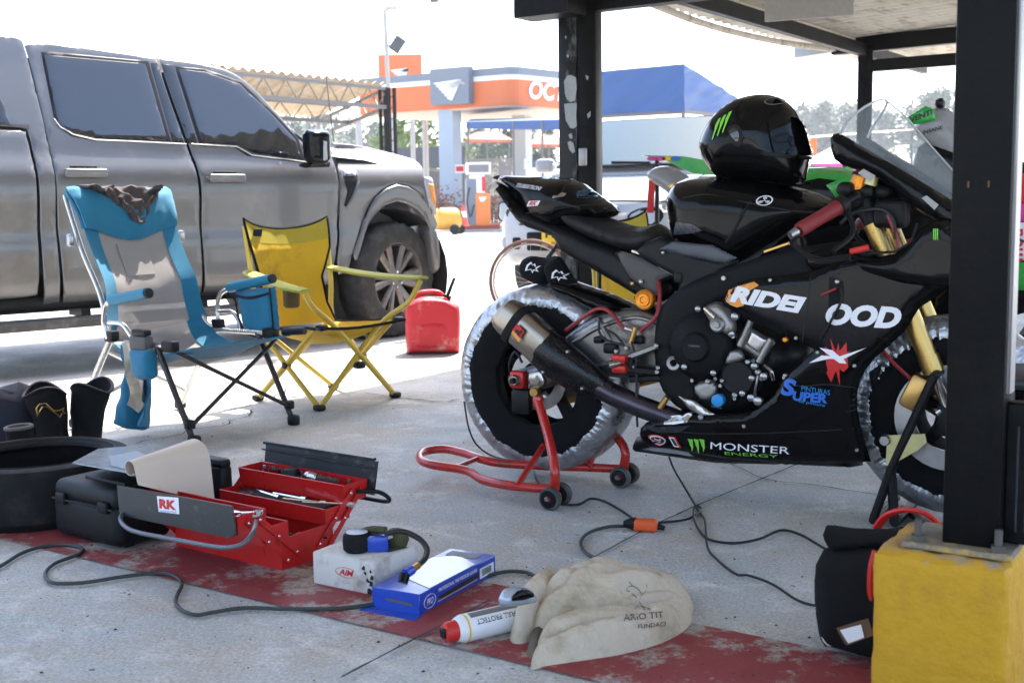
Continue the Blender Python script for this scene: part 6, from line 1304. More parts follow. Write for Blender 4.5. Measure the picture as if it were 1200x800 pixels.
for k in range(26):
    x, z = rr.uniform(-.2, -.03), rr.uniform(.15, .2); L_ = rr.uniform(.001, .006); MB().add([V((x, -.1608 - .0085 + .12 * (z - .13), z)), V((x + L_, -.1608 - .0085 + .12 * (z - .13), z)), V((x + L_, -.1608 - .0085 + .12 * (z - .129), z + .001))], [(0, 1, 2)]).o('scratch', 'grey_print', lidf, smooth=0, recalc=False)
for s_, xx in ((1, XR + .003), (-1, XL - .003)):
    for a_, b_ in (((-.115, .165), (.02, .03)), ((-.075, .165), (.055, .045)), ((.315, .165), (.18, .03)), ((.275, .165), (.145, .045))):
        d_ = V((0, b_[0] - a_[0], b_[1] - a_[1])).normalized(); n_ = V((0, -d_.z, d_.y)) * .008; A_ = V((xx, *a_)) - d_ * .012; B_ = V((xx, *b_)) + d_ * .012
        mb = MB(); mb.add([A_ + n_, A_ - n_, B_ - n_, B_ + n_] + [p + V((s_ * .0022, 0, 0)) for p in (A_ + n_, A_ - n_, B_ - n_, B_ + n_)], [(0, 1, 2, 3), (7, 6, 5, 4), (0, 4, 5, 1), (1, 5, 6, 2), (2, 6, 7, 3), (3, 7, 4, 0)]); st_ = mb.o('hinge_arm', 'red_tool', tx_, smooth=0)
        for t in (0, .5, 1): p = V((xx + s_ * .002, *a_)).lerp(V((xx + s_ * .002, *b_)), t); MB().lathe([(0, .003), (.003, .0025), (.0045, 0)], o=p, ax=(s_, 0, 0), n=8).o('rivet', 'chrome', st_)
hp = [(300, 610), (296, 624), (286, 636), (270, 641), (250, 640), (200, 631), (160, 623), (146, 616), (141, 607), (146, 599)]
hw_ = [-.1, -.16, -.2, -.22, -.225, -.225, -.225, -.215, -.19, -.15]
MB().tube(crom([TBF.t(x, y, w_) for (x, y), w_ in zip(hp, hw_)], 6), .0065, 10).o('handle', 'grey_handle', tx_)
MB().tube(crom([V((XR + .005, .3, .165)), V((XR + .03, .36, .155)), V((XR + .035, .4, .13)), V((XR + .01, .42, .11)), V((XR - .1, .43, .105)), V((XL, .43, .105)), V((XL - .03, .37, .14)), V((XL - .004, .3, .165))], 6), .0065, 10).o('handle', 'black_satin', tx_)
# loose tools, each lying in a tray
def loose(name, label, cat, mb, mat, x, y, z, rz=0, ry=0): 
    o = mb.o(name, mat); o.location = TBF.o + TBF.e * x + TBF.n * y + V((0, 0, z)); o.rotation_euler = (0, ry, TBF.yaw + rz); return tag(o, label, cat, 'loose tools in the red toolbox')
sk = lambda r, h: MB().lathe([(r * .6, h * .4), (r * .6, h), (r, h), (r, 0), (0, 0)], ax=(0, 0, 1), n=14)
for k, (x, r_, h_) in enumerate(((-.375, .012, .05), (-.352, .014, .046), (-.33, .011, .05), (-.39, .012, .04))): loose('socket', ('short chrome socket standing at the end of the upper rear tray', 'wide chrome socket beside the black cap in the upper rear tray', 'thin chrome socket in the upper rear tray', 'stubby chrome socket against the tray wall')[k], 'socket', sk(r_, h_), 'chrome', x, .3 + .012 * (k % 2), .142)
rt2 = random.Random(9); nm_ = ('long', 'short', 'dull', 'worn', 'narrow', 'broad', 'stubby', 'tall', 'bright', 'plain')
for k in range(10):
    loose('bit_holder', nm_[k] + ' steel bit standing in the lower part of the upper rear tray', 'bit', MB().lathe([(0, .045), (.005, .045), (.006, .03), (.008, .028), (.008, 0), (0, 0)], ax=(0, 0, 1), n=8), 'steel', -.42 + .04 * k + rt2.uniform(-.01, .01), .33 + rt2.uniform(-.006, .006), .142)
for k in range(5):
    loose('extension_bar', ('long', 'short', 'knurled', 'thin', 'scratched')[k] + ' chrome extension bar lying in the lower rear tray', 'bar', MB().tube([(-.05, 0, 0), (.05 + .01 * k, 0, 0)], .006, 8).tube([(.05 + .01 * k, 0, 0), (.07 + .01 * k, 0, 0)], .009, 8), 'chrome', -.38 + .075 * k, .215 + .01 * (k % 3), .134, .2 * (k - 2))
for k in range(4):
    loose('pliers', ('red handled', 'black handled', 'long nosed', 'small')[k] + ' pliers lying in the toolbox base', 'pliers', MB().tube(crom([(-.08, .012, 0), (-.03, .01, 0), (0, 0, 0), (.04, -.006, 0)], 4), .006, 6).tube(crom([(-.08, -.012, 0), (-.03, -.01, 0), (0, 0, 0), (.04, .006, 0)], 4), .006, 6), ('red_plastic', 'black_satin', 'steel', 'blue_print')[k], -.35 + .09 * k, .06 + .025 * (k % 3), .055, .4 * (k - 1.5))
loose('cap', 'black round plastic cap in the upper rear tray', 'cap', MB().lathe([(0, .06), (.022, .06), (.026, .052), (.026, 0), (0, 0)], ax=(0, 0, 1), n=18), 'black_satin', -.265, .295, .142)
loose('bit_rail', 'steel rail of small bits in the upper rear tray', 'bit rail', MB().tube([(-.045 + .006 * (i // 2) , 0, .045 + (.008 if i % 4 in (1, 2) else 0)) for i in range(32)], .002, 5).box((0, .006, .04), (.1, .01, .02)), 'steel', -.12, .29, .142)
loose('elbow_joint', 'bent steel elbow joint in the upper rear tray', 'joint', MB().tube(crom([(-.02, 0, .03), (0, 0, .05), (.025, .01, .045)], 4), .012, 8).rbox((0, 0, .015), (.04, .03, .03), .006), 'alu', -.185, .29, .142)
for k in range(5): loose('spanner', ('flat chrome spanner on top in the front tray', 'open spanner under the flat one in the front tray', 'short spanner at the end of the front tray', 'long spanner against the front lid', 'bent spanner beside the middle tray')[k], 'spanner', MB().rbox((0, 0, 0), (.12 - .012 * k, .009, .005), .002).lathe([(.006, -.004), (.013, -.004), (.013, .004), (.006, .004)], o=(.06 - .006 * k, 0, 0), ax=(0, 0, 1), n=12), 'chrome', -.085 + .016 * k, -.09 - .009 * k + .02, .172 + .004 * k, .35 * (k - 2))
loose('screwdriver', 'black and red screwdriver lying in the toolbox base', 'screwdriver', MB().tube([(-.05, 0, 0), (-.03, 0, 0), (.03, 0, 0), (.045, 0, 0)], [.01, .014, .013, .008], 10).tube([(.045, 0, 0), (.13, 0, 0)], .003, 6), 'black_satin', -.1, .1, .06, .5); o_ = MB().lathe([(0, -.015), (.012, -.012), (.0155, 0), (.012, .012), (0, .015)], ax=(1, 0, 0), n=12).o('end_knob', 'red_plastic', bpy.data.objects['screwdriver']); o_.location = (.05, 0, 0)
loose('socket_case', 'dark socket case filling the lower rear tray', 'case', MB().rbox((0, 0, .02), (.36, .07, .03), .006), 'dirt_dark', -.22, .22, .098)

# curled sheet, glass plate, green case, black case
cs = thing('tool_case', 'black plastic tool case with ridged lid beside the spare tyre', 'case', Fr(G(62, 629), -36))
MB().rbox((.165, .1, .075), (.33, .2, .13), .03, 4).o('body', 'case_plastic', cs); MB().rbox((.165, .1, .15), (.325, .195, .07), .03, 4).o('lid', 'case_plastic', cs); MB().rbox((.19, .12, .187), (.2, .12, .016), .007).o('lid_panel', 'case_plastic', cs)
for x in (.06, .27): MB().rbox((x, -.003, .13), (.045, .016, .035), .006).o('latch', 'case_plastic', cs)
MB().rbox((.165, -.004, .128), (.3, .006, .006), .002).o('seam', 'dirt_dark', cs)
for x in (.05, .28): MB().rbox((x, .06, .006), (.05, .03, .012), .005).o('foot', 'case_plastic', cs)
gf = Fr((cs.location.x, cs.location.y), -36)
gc = MB().rbox((.27, .2, .215), (.3, .12, .045), .008); o_ = gc.o('flat_case', 'green_case'); o_.location = gf.o; o_.rotation_euler.z = gf.yaw; tag(o_, 'dark green flat case lying on the black tool case', 'case')
gp = [G(85, 543, .245), G(115, 527, .245), G(172, 522, .245), G(196, 541, .245), G(160, 556, .245)]
mb = MB(); mb.add(gp + [p + V((0, 0, .004)) for p in gp], [(4, 3, 2, 1, 0), (5, 6, 7, 8, 9)] + [(i, (i + 1) % 5, (i + 1) % 5 + 5, i + 5) for i in range(5)]); mk('foil', (.35, .4, .45), .12, metal=.3, var=.4, scale=25); o_ = mb.o('plastic_sleeve', 'foil', smooth=0); tag(o_, 'shiny clear plastic sleeve lying over the green case', 'plastic sleeve')
q = [G(x, y, .2502) for x, y in ((128, 534), (160, 528), (172, 533), (145, 549), (130, 545))]; MB().add(q, [tuple(range(5))]).o('print', 'station_col', o_, smooth=0, recalc=False)
A_, B_ = PD(152, 549, 3.28), PD(240, 556, 3.5); axd = (B_ - A_); sdv = V((-axd.y, axd.x, 0)).normalized(); 
def cone(u, v):
    r_ = .02 + .05 * u; a = R(-150 + 330 * v) if 0 else R(150 - 300 * v); c_ = A_.lerp(B_, u) + V((0, 0, -.0 + .0 * u))
    return c_ + sdv * math.cos(a) * r_ * 0 + (sdv * math.sin(R(100 - 280 * v)) * -r_ * (1 if v < .75 else 1) + V((0, 0, 1)) * math.cos(R(100 - 280 * v)) * r_)
def sheet(u, v):                       # curled sheet: tight roll on one side, widening arch on the other
    r_ = .021 + .042 * u; th = R(-230 + 384 * v); c_ = A_.lerp(B_, u * .95) + V((0, 0, r_ - .02)) + sdv * (.02 * u)
    if v > .82: e = R(-230 + 384 * .82); k = (v - .82) / .18; base_ = c_ + sdv * -math.sin(e) * r_ + V((0, 0, math.cos(e) * r_)); return base_ - sdv * .012 * k - V((0, 0, 1)) * (.045 + .085 * u) * k
    return c_ + sdv * -math.sin(th) * r_ + V((0, 0, math.cos(th) * r_))
tag(thick(grid(sheet, 20, 40), .0012).o('curled_sheet', 'vellum', None, smooth=70), 'curled cream gasket paper sheet lying over the grey toolbox lid', 'paper')
p = G(252, 572, .2); mb = MB().rbox((0, 0, 0), (.07, .05, .03), .012).tube(crom([(-.03, 0, 0), (-.06, .01, .01), (-.09, .03, 0)], 4), .012, 8); mb.xf(Matrix.Translation((p.x, p.y, .0)) @ Matrix.Rotation(R(-30), 4, 'Z')); 
hk = MB().rbox((0, 0, .1), (.06, .05, .2), .014).rbox((-.02, 0, .205), (.1, .045, .035), .014); o_ = hk.o('grease_gun', 'black_satin'); o_.location = TBF.o + TBF.e * -.5 + TBF.n * .22; o_.rotation_euler.z = TBF.yaw; tag(o_, 'black tool with rounded head standing behind the toolbox', 'tool')

# spare tyre
tc_ = V((-1.585, 3.9, 0)); ty_ = thing('spare_tyre', 'black slick motorcycle tyre lying flat on the floor', 'tyre', loc=tc_)
MB().lathe([(.215, .012), (.235, .004), (.285, .004), (.305, .03), (.312, .1), (.305, .17), (.29, .192), (.27, .2), (.245, .197), (.23, .185), (.218, .19), (.213, .18), (.222, .17), (.25, .16), (.27, .1), (.25, .03), (.222, .02)], ax=(0, 0, 1), n=96).o('carcass', 'black_rubber', ty_, smooth=30)
MB().lathe([(.244, .1985), (.247, .2015), (.25, .1995)], ax=(0, 0, 1), n=96).o('sidewall_rib', 'black_satin', ty_)
v2, f2 = text_mesh('DIABLO  SUPERBIKE', 0, .02); MB().add([V((math.cos(R(125 - 62 * a)) * (.258 + .02 * b_), math.sin(R(125 - 62 * a)) * (.258 + .02 * b_), .2025 - .25 * max(0, .258 + .02 * b_ - .27))) for a, b_ in v2], f2).o('lettering', 'black_gloss', ty_, smooth=0, recalc=False)

# boots, bag, shoe behind the tyre
BTF = Fr(PD(72, 540, 4.62), -10); BTF.o.z = 0
bts = []
for k, (dx, dy, lb) in enumerate(((-.03, 0, 'black riding boot with gold star logo standing behind the tyre'), (.06, .1, 'plain black riding boot standing behind the logo boot'))):
    bo = thing('riding_boot', lb, 'boot', Fr(BTF.o + BTF.e * dx + BTF.n * dy, -62 - 16 * k))
    bo.scale = (1.25, 1.3, .88)
    MB().loft([[V((cx_ + math.cos(a) * rx * (1 + .16 * noise.noise(V((math.cos(a) * 1.5, math.sin(a) * 1.5, z * 14 + k)))), math.sin(a) * ry * (1 + .14 * noise.noise(V((math.cos(a) * 1.5 + 4, math.sin(a) * 1.5, z * 14 + k)))) + (.25 if k else -.2) * max(0, z - .2) * .6, z + (.025 * math.cos(a * 2 + k) if z > .28 else 0))) for a in [2 * math.pi * i / 20 for i in range(20)]] for z, cx_, rx, ry in ((.02, .06, .13, .045), (.06, .06, .13, .048), (.1, .02, .085, .046), (.15, -.02, .058, .046), (.22, -.015, .06, .05), (.3, -.01, .068, .056), (.335, -.005, .07, .058), (.34, -.005, .064, .052), (.29, -.005, .058, .046))], caps=True).o('shaft', 'black_cloth', bo, smooth=70)
    MB().rbox((.06, 0, .012), (.27, .095, .024), .01).o('sole', 'black_rubber', bo); MB().tube([(math.cos(a) * .071 - .005, math.sin(a) * .059 + (.25 if k else -.2) * .138 * .6, .338 + .025 * math.cos(a * 2 + k)) for a in [2 * math.pi * i / 24 for i in range(24)]], .006, 6, closed=True).o('cuff', 'black_satin', bo)
    if k == 0:
        st = [(-.04, .03), (-.03, .05), (-.012, .052), (0, .03), (.012, .012), (.03, .01), (.045, .018), (.04, .002), (.052, -.012), (.036, -.008), (.03, -.024), (.018, -.004), (.006, .012), (-.01, .036), (-.022, .036), (-.03, .018), (-.038, -.01)]
        MB().tube([V((.078 - 9 * a * a, a * .9 - .012, .25 + b_ * .9)) for a, b_ in st] , .0022, 5, closed=True).o('star_logo', 'gold_fork', bo)
jb = thing('kit_bag', 'dark navy kit bag slumped behind the tyre beside the boots', 'bag', Fr(PD(-10, 540, 4.7), -10)); jb.location.z = 0
MB().loft([[V((math.cos(a) * rx + ox, math.sin(a) * ry, z + .02 * math.sin(a * 3))) for a in [2 * math.pi * i / 24 for i in range(24)]] for z, rx, ry, ox in ((.01, .2, .13, 0), (.12, .22, .15, 0), (.22, .2, .13, .01), (.27, .19, .1, .03), (.3, .12, .06, .02))], caps=True).o('body', 'navy_cloth', jb, smooth=70)
MB().tube(crom([(-.1, -.1, .25), (-.02, -.14, .3), (.1, -.12, .28)], 6), .01, 6).o('strap', 'black_cloth', jb)
sh_ = thing('trainer_shoe', 'grey and black trainer shoe standing by the boots', 'shoe', Fr(PD(42, 540, 4.42), 60)); sh_.location.z = 0
MB().loft([[V((math.cos(a) * rx + ox, math.sin(a) * ry, z)) for a in [2 * math.pi * i / 20 for i in range(20)]] for z, rx, ry, ox in ((.02, .13, .045, 0), (.06, .125, .045, 0), (.1, .08, .042, -.04), (.16, .055, .04, -.06), (.2, .055, .04, -.065), (.19, .045, .03, -.065))], caps=True).o('upper', 'black_cloth', sh_, smooth=70)
MB().rbox((0, 0, .012), (.27, .09, .024), .01).o('sole', 'tan_shoe', sh_); MB().tube([(math.cos(a) * .05 - .065, math.sin(a) * .038, .2) for a in [2 * math.pi * i / 20 for i in range(20)]], .008, 6, closed=True).o('collar', 'tan_shoe', sh_)

# ================================================================== white box, gauge, blue box
wa, wb = G(367, 684), G(439, 699); WF = Fr((wa.x, wa.y), math.degrees(math.atan2((wb - wa).y, (wb - wa).x))); WL = (wb - wa).length
wbx = thing('parts_box', 'scuffed white cardboard box with red oval logo', 'box', WF)
MB().rbox((WL / 2, .095, .045), (WL, .19, .09), .006, 2).o('carton', 'card_white', wbx)
v2, f2 = text_mesh('AIM', .3, .03); MB().add([V((WL * (.44 + .24 * a), -.0012, .042 + .016 * b_)) for a, b_ in v2], f2).o('lettering', 'red_print', wbx, smooth=0, recalc=False)
MB().tube([V((WL * .56 + math.cos(a) * .036, -.001, .05 + math.sin(a) * .013)) for a in [R(40 + 280 * i / 20) for i in range(21)]], .0007, 4).o('oval_mark', 'red_print', wbx)
for k, (x, z, s_) in enumerate(((.93, .012, .012), (.955, .032, .011), (.9, .04, .007), (.97, .05, .009), (.87, .058, .006), (.84, .07, .007), (.95, .065, .005))):
    rr = random.Random(k); MB().add([V((WL * x + math.cos(a) * s_ * rr.uniform(.4, 1), -.0012, z + math.sin(a) * s_ * rr.uniform(.5, 1.2))) for a in [i * .785 for i in range(8)]], [tuple(range(8))]).o('stain', 'dirt_dark', wbx, smooth=0, recalc=False)
MB().add([V((WL * x, y, .0912)) for x, y in ((.5, .1), (.9, .09), (.98, .15), (.6, .16))], [(0, 1, 2, 3)]).o('green_label', 'leaf_far', wbx, smooth=0, recalc=False)
MB().box((WL + .001, .1, .05), (.0012, .08, .03)).o('print_block', 'card_white', wbx, smooth=0)
def on(fr, x, y, z): return fr.o + fr.e * x + fr.n * y + V((0, 0, z))
pg = thing('tyre_gauge', 'black and blue tyre pressure gauge with hose on the white box', 'pressure gauge', Fr(on(WF, 0, 0, .091), math.degrees(WF.yaw))); 
MB().lathe([(0, .05), (.03, .05), (.036, .044), (.038, .03), (.037, .006), (.03, 0), (0, 0)], o=(.105, .06, 0), ax=(0, 0, 1), n=32).o('dial_case', 'black_rubber', pg); MB().lathe([(0, .0515), (.029, .0515)], o=(.105, .06, 0), ax=(0, 0, 1), n=28).o('dial_glass', 'glass_sky', pg)
MB().rbox((.155, .085, .022), (.055, .032, .04), .005, M=Matrix.Rotation(R(38), 3, 'Z')).o('gauge_body', 'card_blue', pg); MB().tube([(.16, .1, .03), (.175, .12, .035)], .008, 8).o('valve', 'chrome', pg)
hosep = [WF.l(PD(x, y, D)) - V((0, 0, .091)) for x, y, D in ((452, 625, 2.95), (470, 622, 2.98), (490, 630, 2.98), (500, 642, 2.95), (498, 654, 2.9), (490, 662, 2.86))]
MB().tube(crom(hosep, 6), .0075, 10).o('hose', 'cable_black', pg); a, b_ = hosep[-1], WF.l(PD(483, 667, 2.84)) - V((0, 0, .091)); MB().tube([a, b_], .0095, 8).o('brass_fitting', 'brass', pg); c_ = WF.l(PD(475, 672, 2.82)) - V((0, 0, .091)); MB().tube([b_, c_], .012, 10).o('chuck', 'card_blue', pg); MB().tube([c_, c_ + V((0, -.012, -.02))], .013, 10).o('chuck_tip', 'black_gloss', pg)
olv = thing('olive_gloves', 'crumpled olive green work gloves on the white box', 'gloves', Fr(on(WF, 0, 0, .091), math.degrees(WF.yaw)))
for k, (x, y, rx, ry, rz) in enumerate(((.11, .14, .05, .028, .035), (.165, .15, .035, .03, .045))):
    MB().loft([[V((x + math.cos(a) * rx * s_ * (1 + .2 * noise.noise(V((a * 2, z * 60, k)))), y + math.sin(a) * ry * s_, z)) for a in [2 * math.pi * i / 20 for i in range(20)]] for z, s_ in ((.001, .9), (rz * .4, 1.05), (rz * .8, .85), (rz, .5))], caps=True).o('glove', 'green_cloth', olv, smooth=70)
MB().tube(crom([(.07, .12, .03), (.12, .1, .05), (.17, .1, .055)], 5), .01, 8).o('finger', 'green_cloth', olv)
ba, bb_ = G(437, 711), G(492, 722); bc_ = G(581, 673); BLF = Fr((bb_.x, bb_.y), math.degrees(math.atan2((bc_ - bb_).y, (bc_ - bb_).x))); BLL = (bc_ - bb_).length; BLW = (ba - bb_).length
bbx = thing('gauge_carton', 'bright blue carton of a pressure gauge with open end flap', 'box', BLF); BH = .055
MB().rbox((BLL / 2, BLW / 2, BH / 2), (BLL, BLW, BH), .002, 1).o('carton', 'card_blue', bbx)
MB().add([V((x, y, BH + .0012)) for x, y in ((.05, .004), (BLL - .1, .004), (BLL - .05, BLW * .6), (BLL - .1, BLW - .004), (.1, BLW - .02))], [tuple(range(5))]).o('white_print', 'paper', bbx, smooth=0, recalc=False)  # white patch standing in for the sky sheen on the carton's top
MB().add([V((x, y, BH + .0012)) for x, y in ((BLL - .06, .03), (BLL - .02, .03), (BLL - .02, BLW - .02), (BLL - .06, BLW - .02))], [(0, 1, 2, 3)]).o('window', 'grey_print', bbx, smooth=0, recalc=False)
MB().box((-.02, BLW / 2, .004), (.04, BLW + .02, .002)).o('end_flap', 'card_blue', bbx, smooth=0); MB().add([V((-.0015, y, z)) for y, z in ((.02, .03), (.1, .034), (.1, .026), (.02, .022))], [(0, 1, 2, 3)]).o('end_print', 'grey_handle', bbx, smooth=0, recalc=False)
MB().tube([V((.045 + math.cos(a) * .026, -.0008, .026 + math.sin(a) * .017)) for a in [2 * math.pi * i / 28 for i in range(28)]], .0009, 4, closed=True).o('oval_logo', 'white_print', bbx)
for body, x0, x1, z0, z1, mt, sh_k in (('PRO', .03, .06, .018, .034, 'white_print', .3), ('PROFESSIONAL TIRE PRESSURE GAUGE', .085, .27, .037, .046, 'white_print', 0)):
    v2, f2 = text_mesh(body, sh_k, .02); MB().add([V((x0 + (x1 - x0) * a, -.0012, z0 + (z1 - z0) * b_)) for a, b_ in v2], f2).o('lettering', mt, bbx, smooth=0, recalc=False)
MB().add([V((x, -.0012, z)) for x, z in ((.08, .025), (.28, .033), (.28, .02), (.1, .016))], [(0, 1, 2, 3)]).o('dark_panel', 'black_print', bbx, smooth=0, recalc=False); MB().add([V((x, -.0012, z)) for x, z in ((.08, .015), (.27, .017), (.27, .0145), (.08, .0125))], [(0, 1, 2, 3)]).o('yellow_line', 'yellow_print', bbx, smooth=0, recalc=False)
MB().add([V((x, -.0012, z)) for x, z in ((BLL - .085, .012), (BLL - .012, .012), (BLL - .012, .04), (BLL - .085, .04))], [(0, 1, 2, 3)]).o('barcode_label', 'paper', bbx, smooth=0, recalc=False)
for k in range(14): MB().add([V((BLL - .075 + .0036 * k + d, -.0018, z)) for d, z in ((0, .018), (.0018, .018), (.0018, .036), (0, .036))], [(0, 1, 2, 3)]).o('barcode_bar', 'black_print', bbx, smooth=0, recalc=False)

# ================================================================== spray can, sack, plastic pack
cr = .0325; ca, cb_ = G(521, 741, cr), G(640, 713, cr); cdv = (cb_ - ca).normalized()
sc2 = thing('spray_can', 'white spray can with red cap sticking out of the cloth sack', 'spray can', Fr((ca.x, ca.y), math.degrees(math.atan2(cdv.y, cdv.x))))
MB().lathe([(0, .035), (.02, .035), (.0245, .028), (.027, .03), (.0325, .045), (.0325, .26), (.03, .27), (0, .265)], o=(0, 0, cr), ax=(1, 0, 0), n=40).o('can', 'white_paint', sc2, smooth=50); MB().lathe([(.0327, .047), (.0327, .052)], o=(0, 0, cr), ax=(1, 0, 0), n=40).o('print_ring', 'yellow_print', sc2)
MB().lathe([(0, -.004), (.012, -.004), (.02, .0), (.0235, .008), (.0245, .03), (.0, .03)], o=(0, 0, cr), ax=(1, 0, 0), n=28).o('cap', 'red_plastic', sc2); MB().rbox((-.004, -.002, cr + .001), (.012, .022, .024), .005).o('nozzle', 'black_satin', sc2)
v2, f2 = text_mesh('FULL PROTECT', 0, .015)
def cyl(a, b_): th = R(35 + 0 - 22 * (b_ - .5)); return V((a, -math.cos(th) * .0329, cr + math.sin(th) * .0329))
MB().add([cyl(.175 - .105 * a, b_) for a, b_ in v2], f2).o('lettering', 'black_print', sc2, smooth=0, recalc=False)
MB().loft([[V((x, -math.cos(R(t)) * .0328, cr + math.sin(R(t)) * .0328)) for t in range(58, 96, 6)] for x in (.06, .2)], closed_v=False).o('grey_panel', 'grey_print', sc2, smooth=60, recalc=False)
SK = Fr(G(700, 772), 30); sk_ = thing('cloth_sack', 'dirty cream cloth sack with printed lettering lying on the red line', 'sack', loc=(0, 0, 0))
def heap(px, H_, r_, h, nzf, dips=(), zoff=.003):
    o = sm([tuple(G(x, y)[:2]) for x, y in px], 3); mb = MB().pillow(o, 0, 1, 0, r_, h); out = []
    for p in mb.v:
        e = -p.y; x, y = p.x, p.z; z = zoff + H_(x, y) * e ** 1.45
        if e > .02:
            z += nzf(x, y) * min(1, e * 1.5)
            for (a, b_, dp, wd_) in dips: d_ = seg_d((x, y), a, b_); z -= dp * math.exp(-(d_ / wd_) ** 2) * e
        q = V((x, y, max(.002, z)))
        if e > .02: q += V((noise.noise(V((x * 9, y * 9, 7))), noise.noise(V((x * 9, y * 9, 11))), 0)) * .012 * e
        out.append(q)
    mb.v = out; return mb
def foldn(x, y):
    u_, v_ = x * .87 + y * .5, -x * .5 + y * .87; f_ = noise.noise(V((u_ * 5, v_ * 17, 2))); g_ = noise.noise(V((u_ * 10 + 4, v_ * 26, 5)))
    return .022 * f_ + .008 * g_ + .003 * noise.noise(V((x * 40, y * 40, 1)))
g2 = lambda *q: [tuple(G(*a)[:2]) for a in q]
cr1 = g2((640, 752), (700, 738), (750, 730)); cr2 = g2((690, 722), (735, 712))
skb = heap([(620, 745), (640, 752), (690, 745), (750, 735), (800, 728), (813, 714), (806, 702), (780, 692), (735, 685), (690, 687), (655, 698), (628, 716)], lambda x, y: .106 - .03 * zc((x - .2) / .25), .11, .008, foldn, [(*g2(a_, b_), dp, wd_) for a_, b_, dp, wd_ in (((640, 722), (700, 708), .02, .014), ((700, 700), (770, 712), .022, .012), ((735, 728), (795, 716), .02, .012), ((650, 735), (690, 712), .015, .01))]).o('body', 'sack', sk_, smooth=75)
skl = heap([(622, 785), (640, 782), (680, 776), (725, 769), (770, 757), (800, 742), (812, 726), (795, 722), (750, 730), (700, 738), (655, 746), (632, 757)], lambda x, y: .07 - .02 * zc((x - .22) / .25), .045, .007, foldn, [(*g2(a_, b_), dp, wd_) for a_, b_, dp, wd_ in (((645, 770), (720, 752), .014, .01), ((690, 765), (760, 745), .012, .012))]).o('lower_fold', 'sack', sk_, smooth=75)
heap([(598, 752), (612, 756), (630, 748), (650, 730), (665, 712), (650, 702), (622, 712), (604, 730)], lambda x, y: .1, .05, .009, foldn, []).o('mouth_fold', 'sack', sk_, smooth=75)
heap([(617, 768), (630, 775), (642, 758), (640, 742), (625, 746)], lambda x, y: .03, .02, .01, lambda x, y: 0).o('mouth_inside', 'sack_shaded', sk_, smooth=75)  # shade inside the sack's mouth put into a darker cloth colour
st_ = bvh(skb, skl)
mk('faded_ink', (.12, .1, .09), .9, var=.6, scale=60)
def sprint(name, v2, f2, mat, cuts=1):
    b = bmesh.new(); vv = [b.verts.new((p[0], p[1], 0)) for p in v2]
    for q in f2:
        try: b.faces.new([vv[i] for i in q])
        except ValueError: pass
    bmesh.ops.triangulate(b, faces=b.faces)
    if cuts: bmesh.ops.subdivide_edges(b, edges=[e for e in b.edges if e.calc_length() > 2], cuts=cuts, use_grid_fill=True)
    for q in b.verts:
        d_ = ray(q.co.x, q.co.y).normalized(); h_ = st_.ray_cast(CAM, d_); q.co = (h_[0] if h_[0] is not None else CAM + d_ * 2.7) - d_ * .003
    return MB().bm(b).o(name, mat, skb, smooth=0, recalc=False)
for body, BL, BR, TL in (('ARIO TIT', (731, 727), (778, 723), (730, 719.5)), ('FUNDACI', (748, 736), (780, 733), (748, 731))):
    v2, f2 = text_mesh(body, 0, .01); sprint('lettering', fit(v2, BL, BR, TL), f2, 'faded_ink')
fig = [[(738, 693), (734, 690), (740, 686), (748, 690), (752, 697), (749, 704), (754, 710), (762, 713)], [(741, 686), (737, 681)], [(752, 697), (758, 690), (757, 684)], [(743, 708), (746, 700), (740, 695)], [(743, 712), (750, 709), (756, 714)]]
for ln in fig:
    c2 = crom([V((q[0], q[1], 0)) for q in ln], 4); v2 = []
    for i, q in enumerate(c2): v2 += [(q.x, q.y + .5), (q.x + .3, q.y - .5)]
    sprint('printed_figure', v2, [(2 * i, 2 * i + 1, 2 * i + 3, 2 * i + 2) for i in range(len(c2) - 1)], 'faded_ink', 0)
pk_ = pil2(sm(SK.tt([(586, 710), (588, 693), (600, 687), (618, 689), (628, 698), (624, 706)], .14), 2), .14, .02, .02, .02, .01, nz=(.006, 30)); o_ = pk_.o('plastic_pack', 'foil', None, smooth=60); o_.location = SK.o; o_.rotation_euler.z = SK.yaw; tag(o_, 'crinkled clear plastic pack with dark contents beside the spray can', 'plastic pack')
pil2(sm(SK.tt([(600, 704), (606, 692), (620, 691), (626, 699)], .115), 2), .115, .006, .006, .01, .01).o('dark_contents', 'black_gloss', o_, smooth=60)

# ================================================================== roll-top bag beside the footing
GF = Fr(G(1000, 788), -38); bg_ = thing('roll_top_bag', 'black roll top bag with red straps beside the yellow footing', 'bag', GF)
go = [(a, max(.004, z)) for a, z in GF.tt([(972, 640), (963, 655), (962, 690), (966, 730), (974, 768), (988, 783), (1040, 790), (1110, 780), (1125, 700), (1120, 650), (1090, 632), (1030, 634)], .13)]
bgb = pil2(sm(go, 3), .13, .11, .11, .07, .016, nz=(.008, 14)).o('body', 'black_cloth', bg_, smooth=70); bgt = bvh(bgb)
pil2(sm(GF.tt([(967, 622), (970, 615), (990, 618), (1040, 619), (1092, 612), (1120, 622), (1110, 648), (1040, 640), (985, 645), (973, 636)], .13), 3), .13, .05, .05, .03, .012, nz=(.006, 20)).o('rolled_top', 'black_cloth', bg_, smooth=70)
MB().tube(crom([GF.t(1026, 645, .03), GF.t(1021, 665, .025), GF.t(1020, 690, .025), GF.t(1023, 708, .03)], 5), .007, 8, sq=1).o('strap', 'red_plastic', bg_)
MB().tube(crom([GF.t(1028, 617, .1), GF.t(1040, 603, .08), GF.t(1062, 597, .07), GF.t(1085, 602, .08), GF.t(1100, 614, .1)], 6), .012, 8, sq=.5).o('carry_loop', 'red_plastic', bg_)
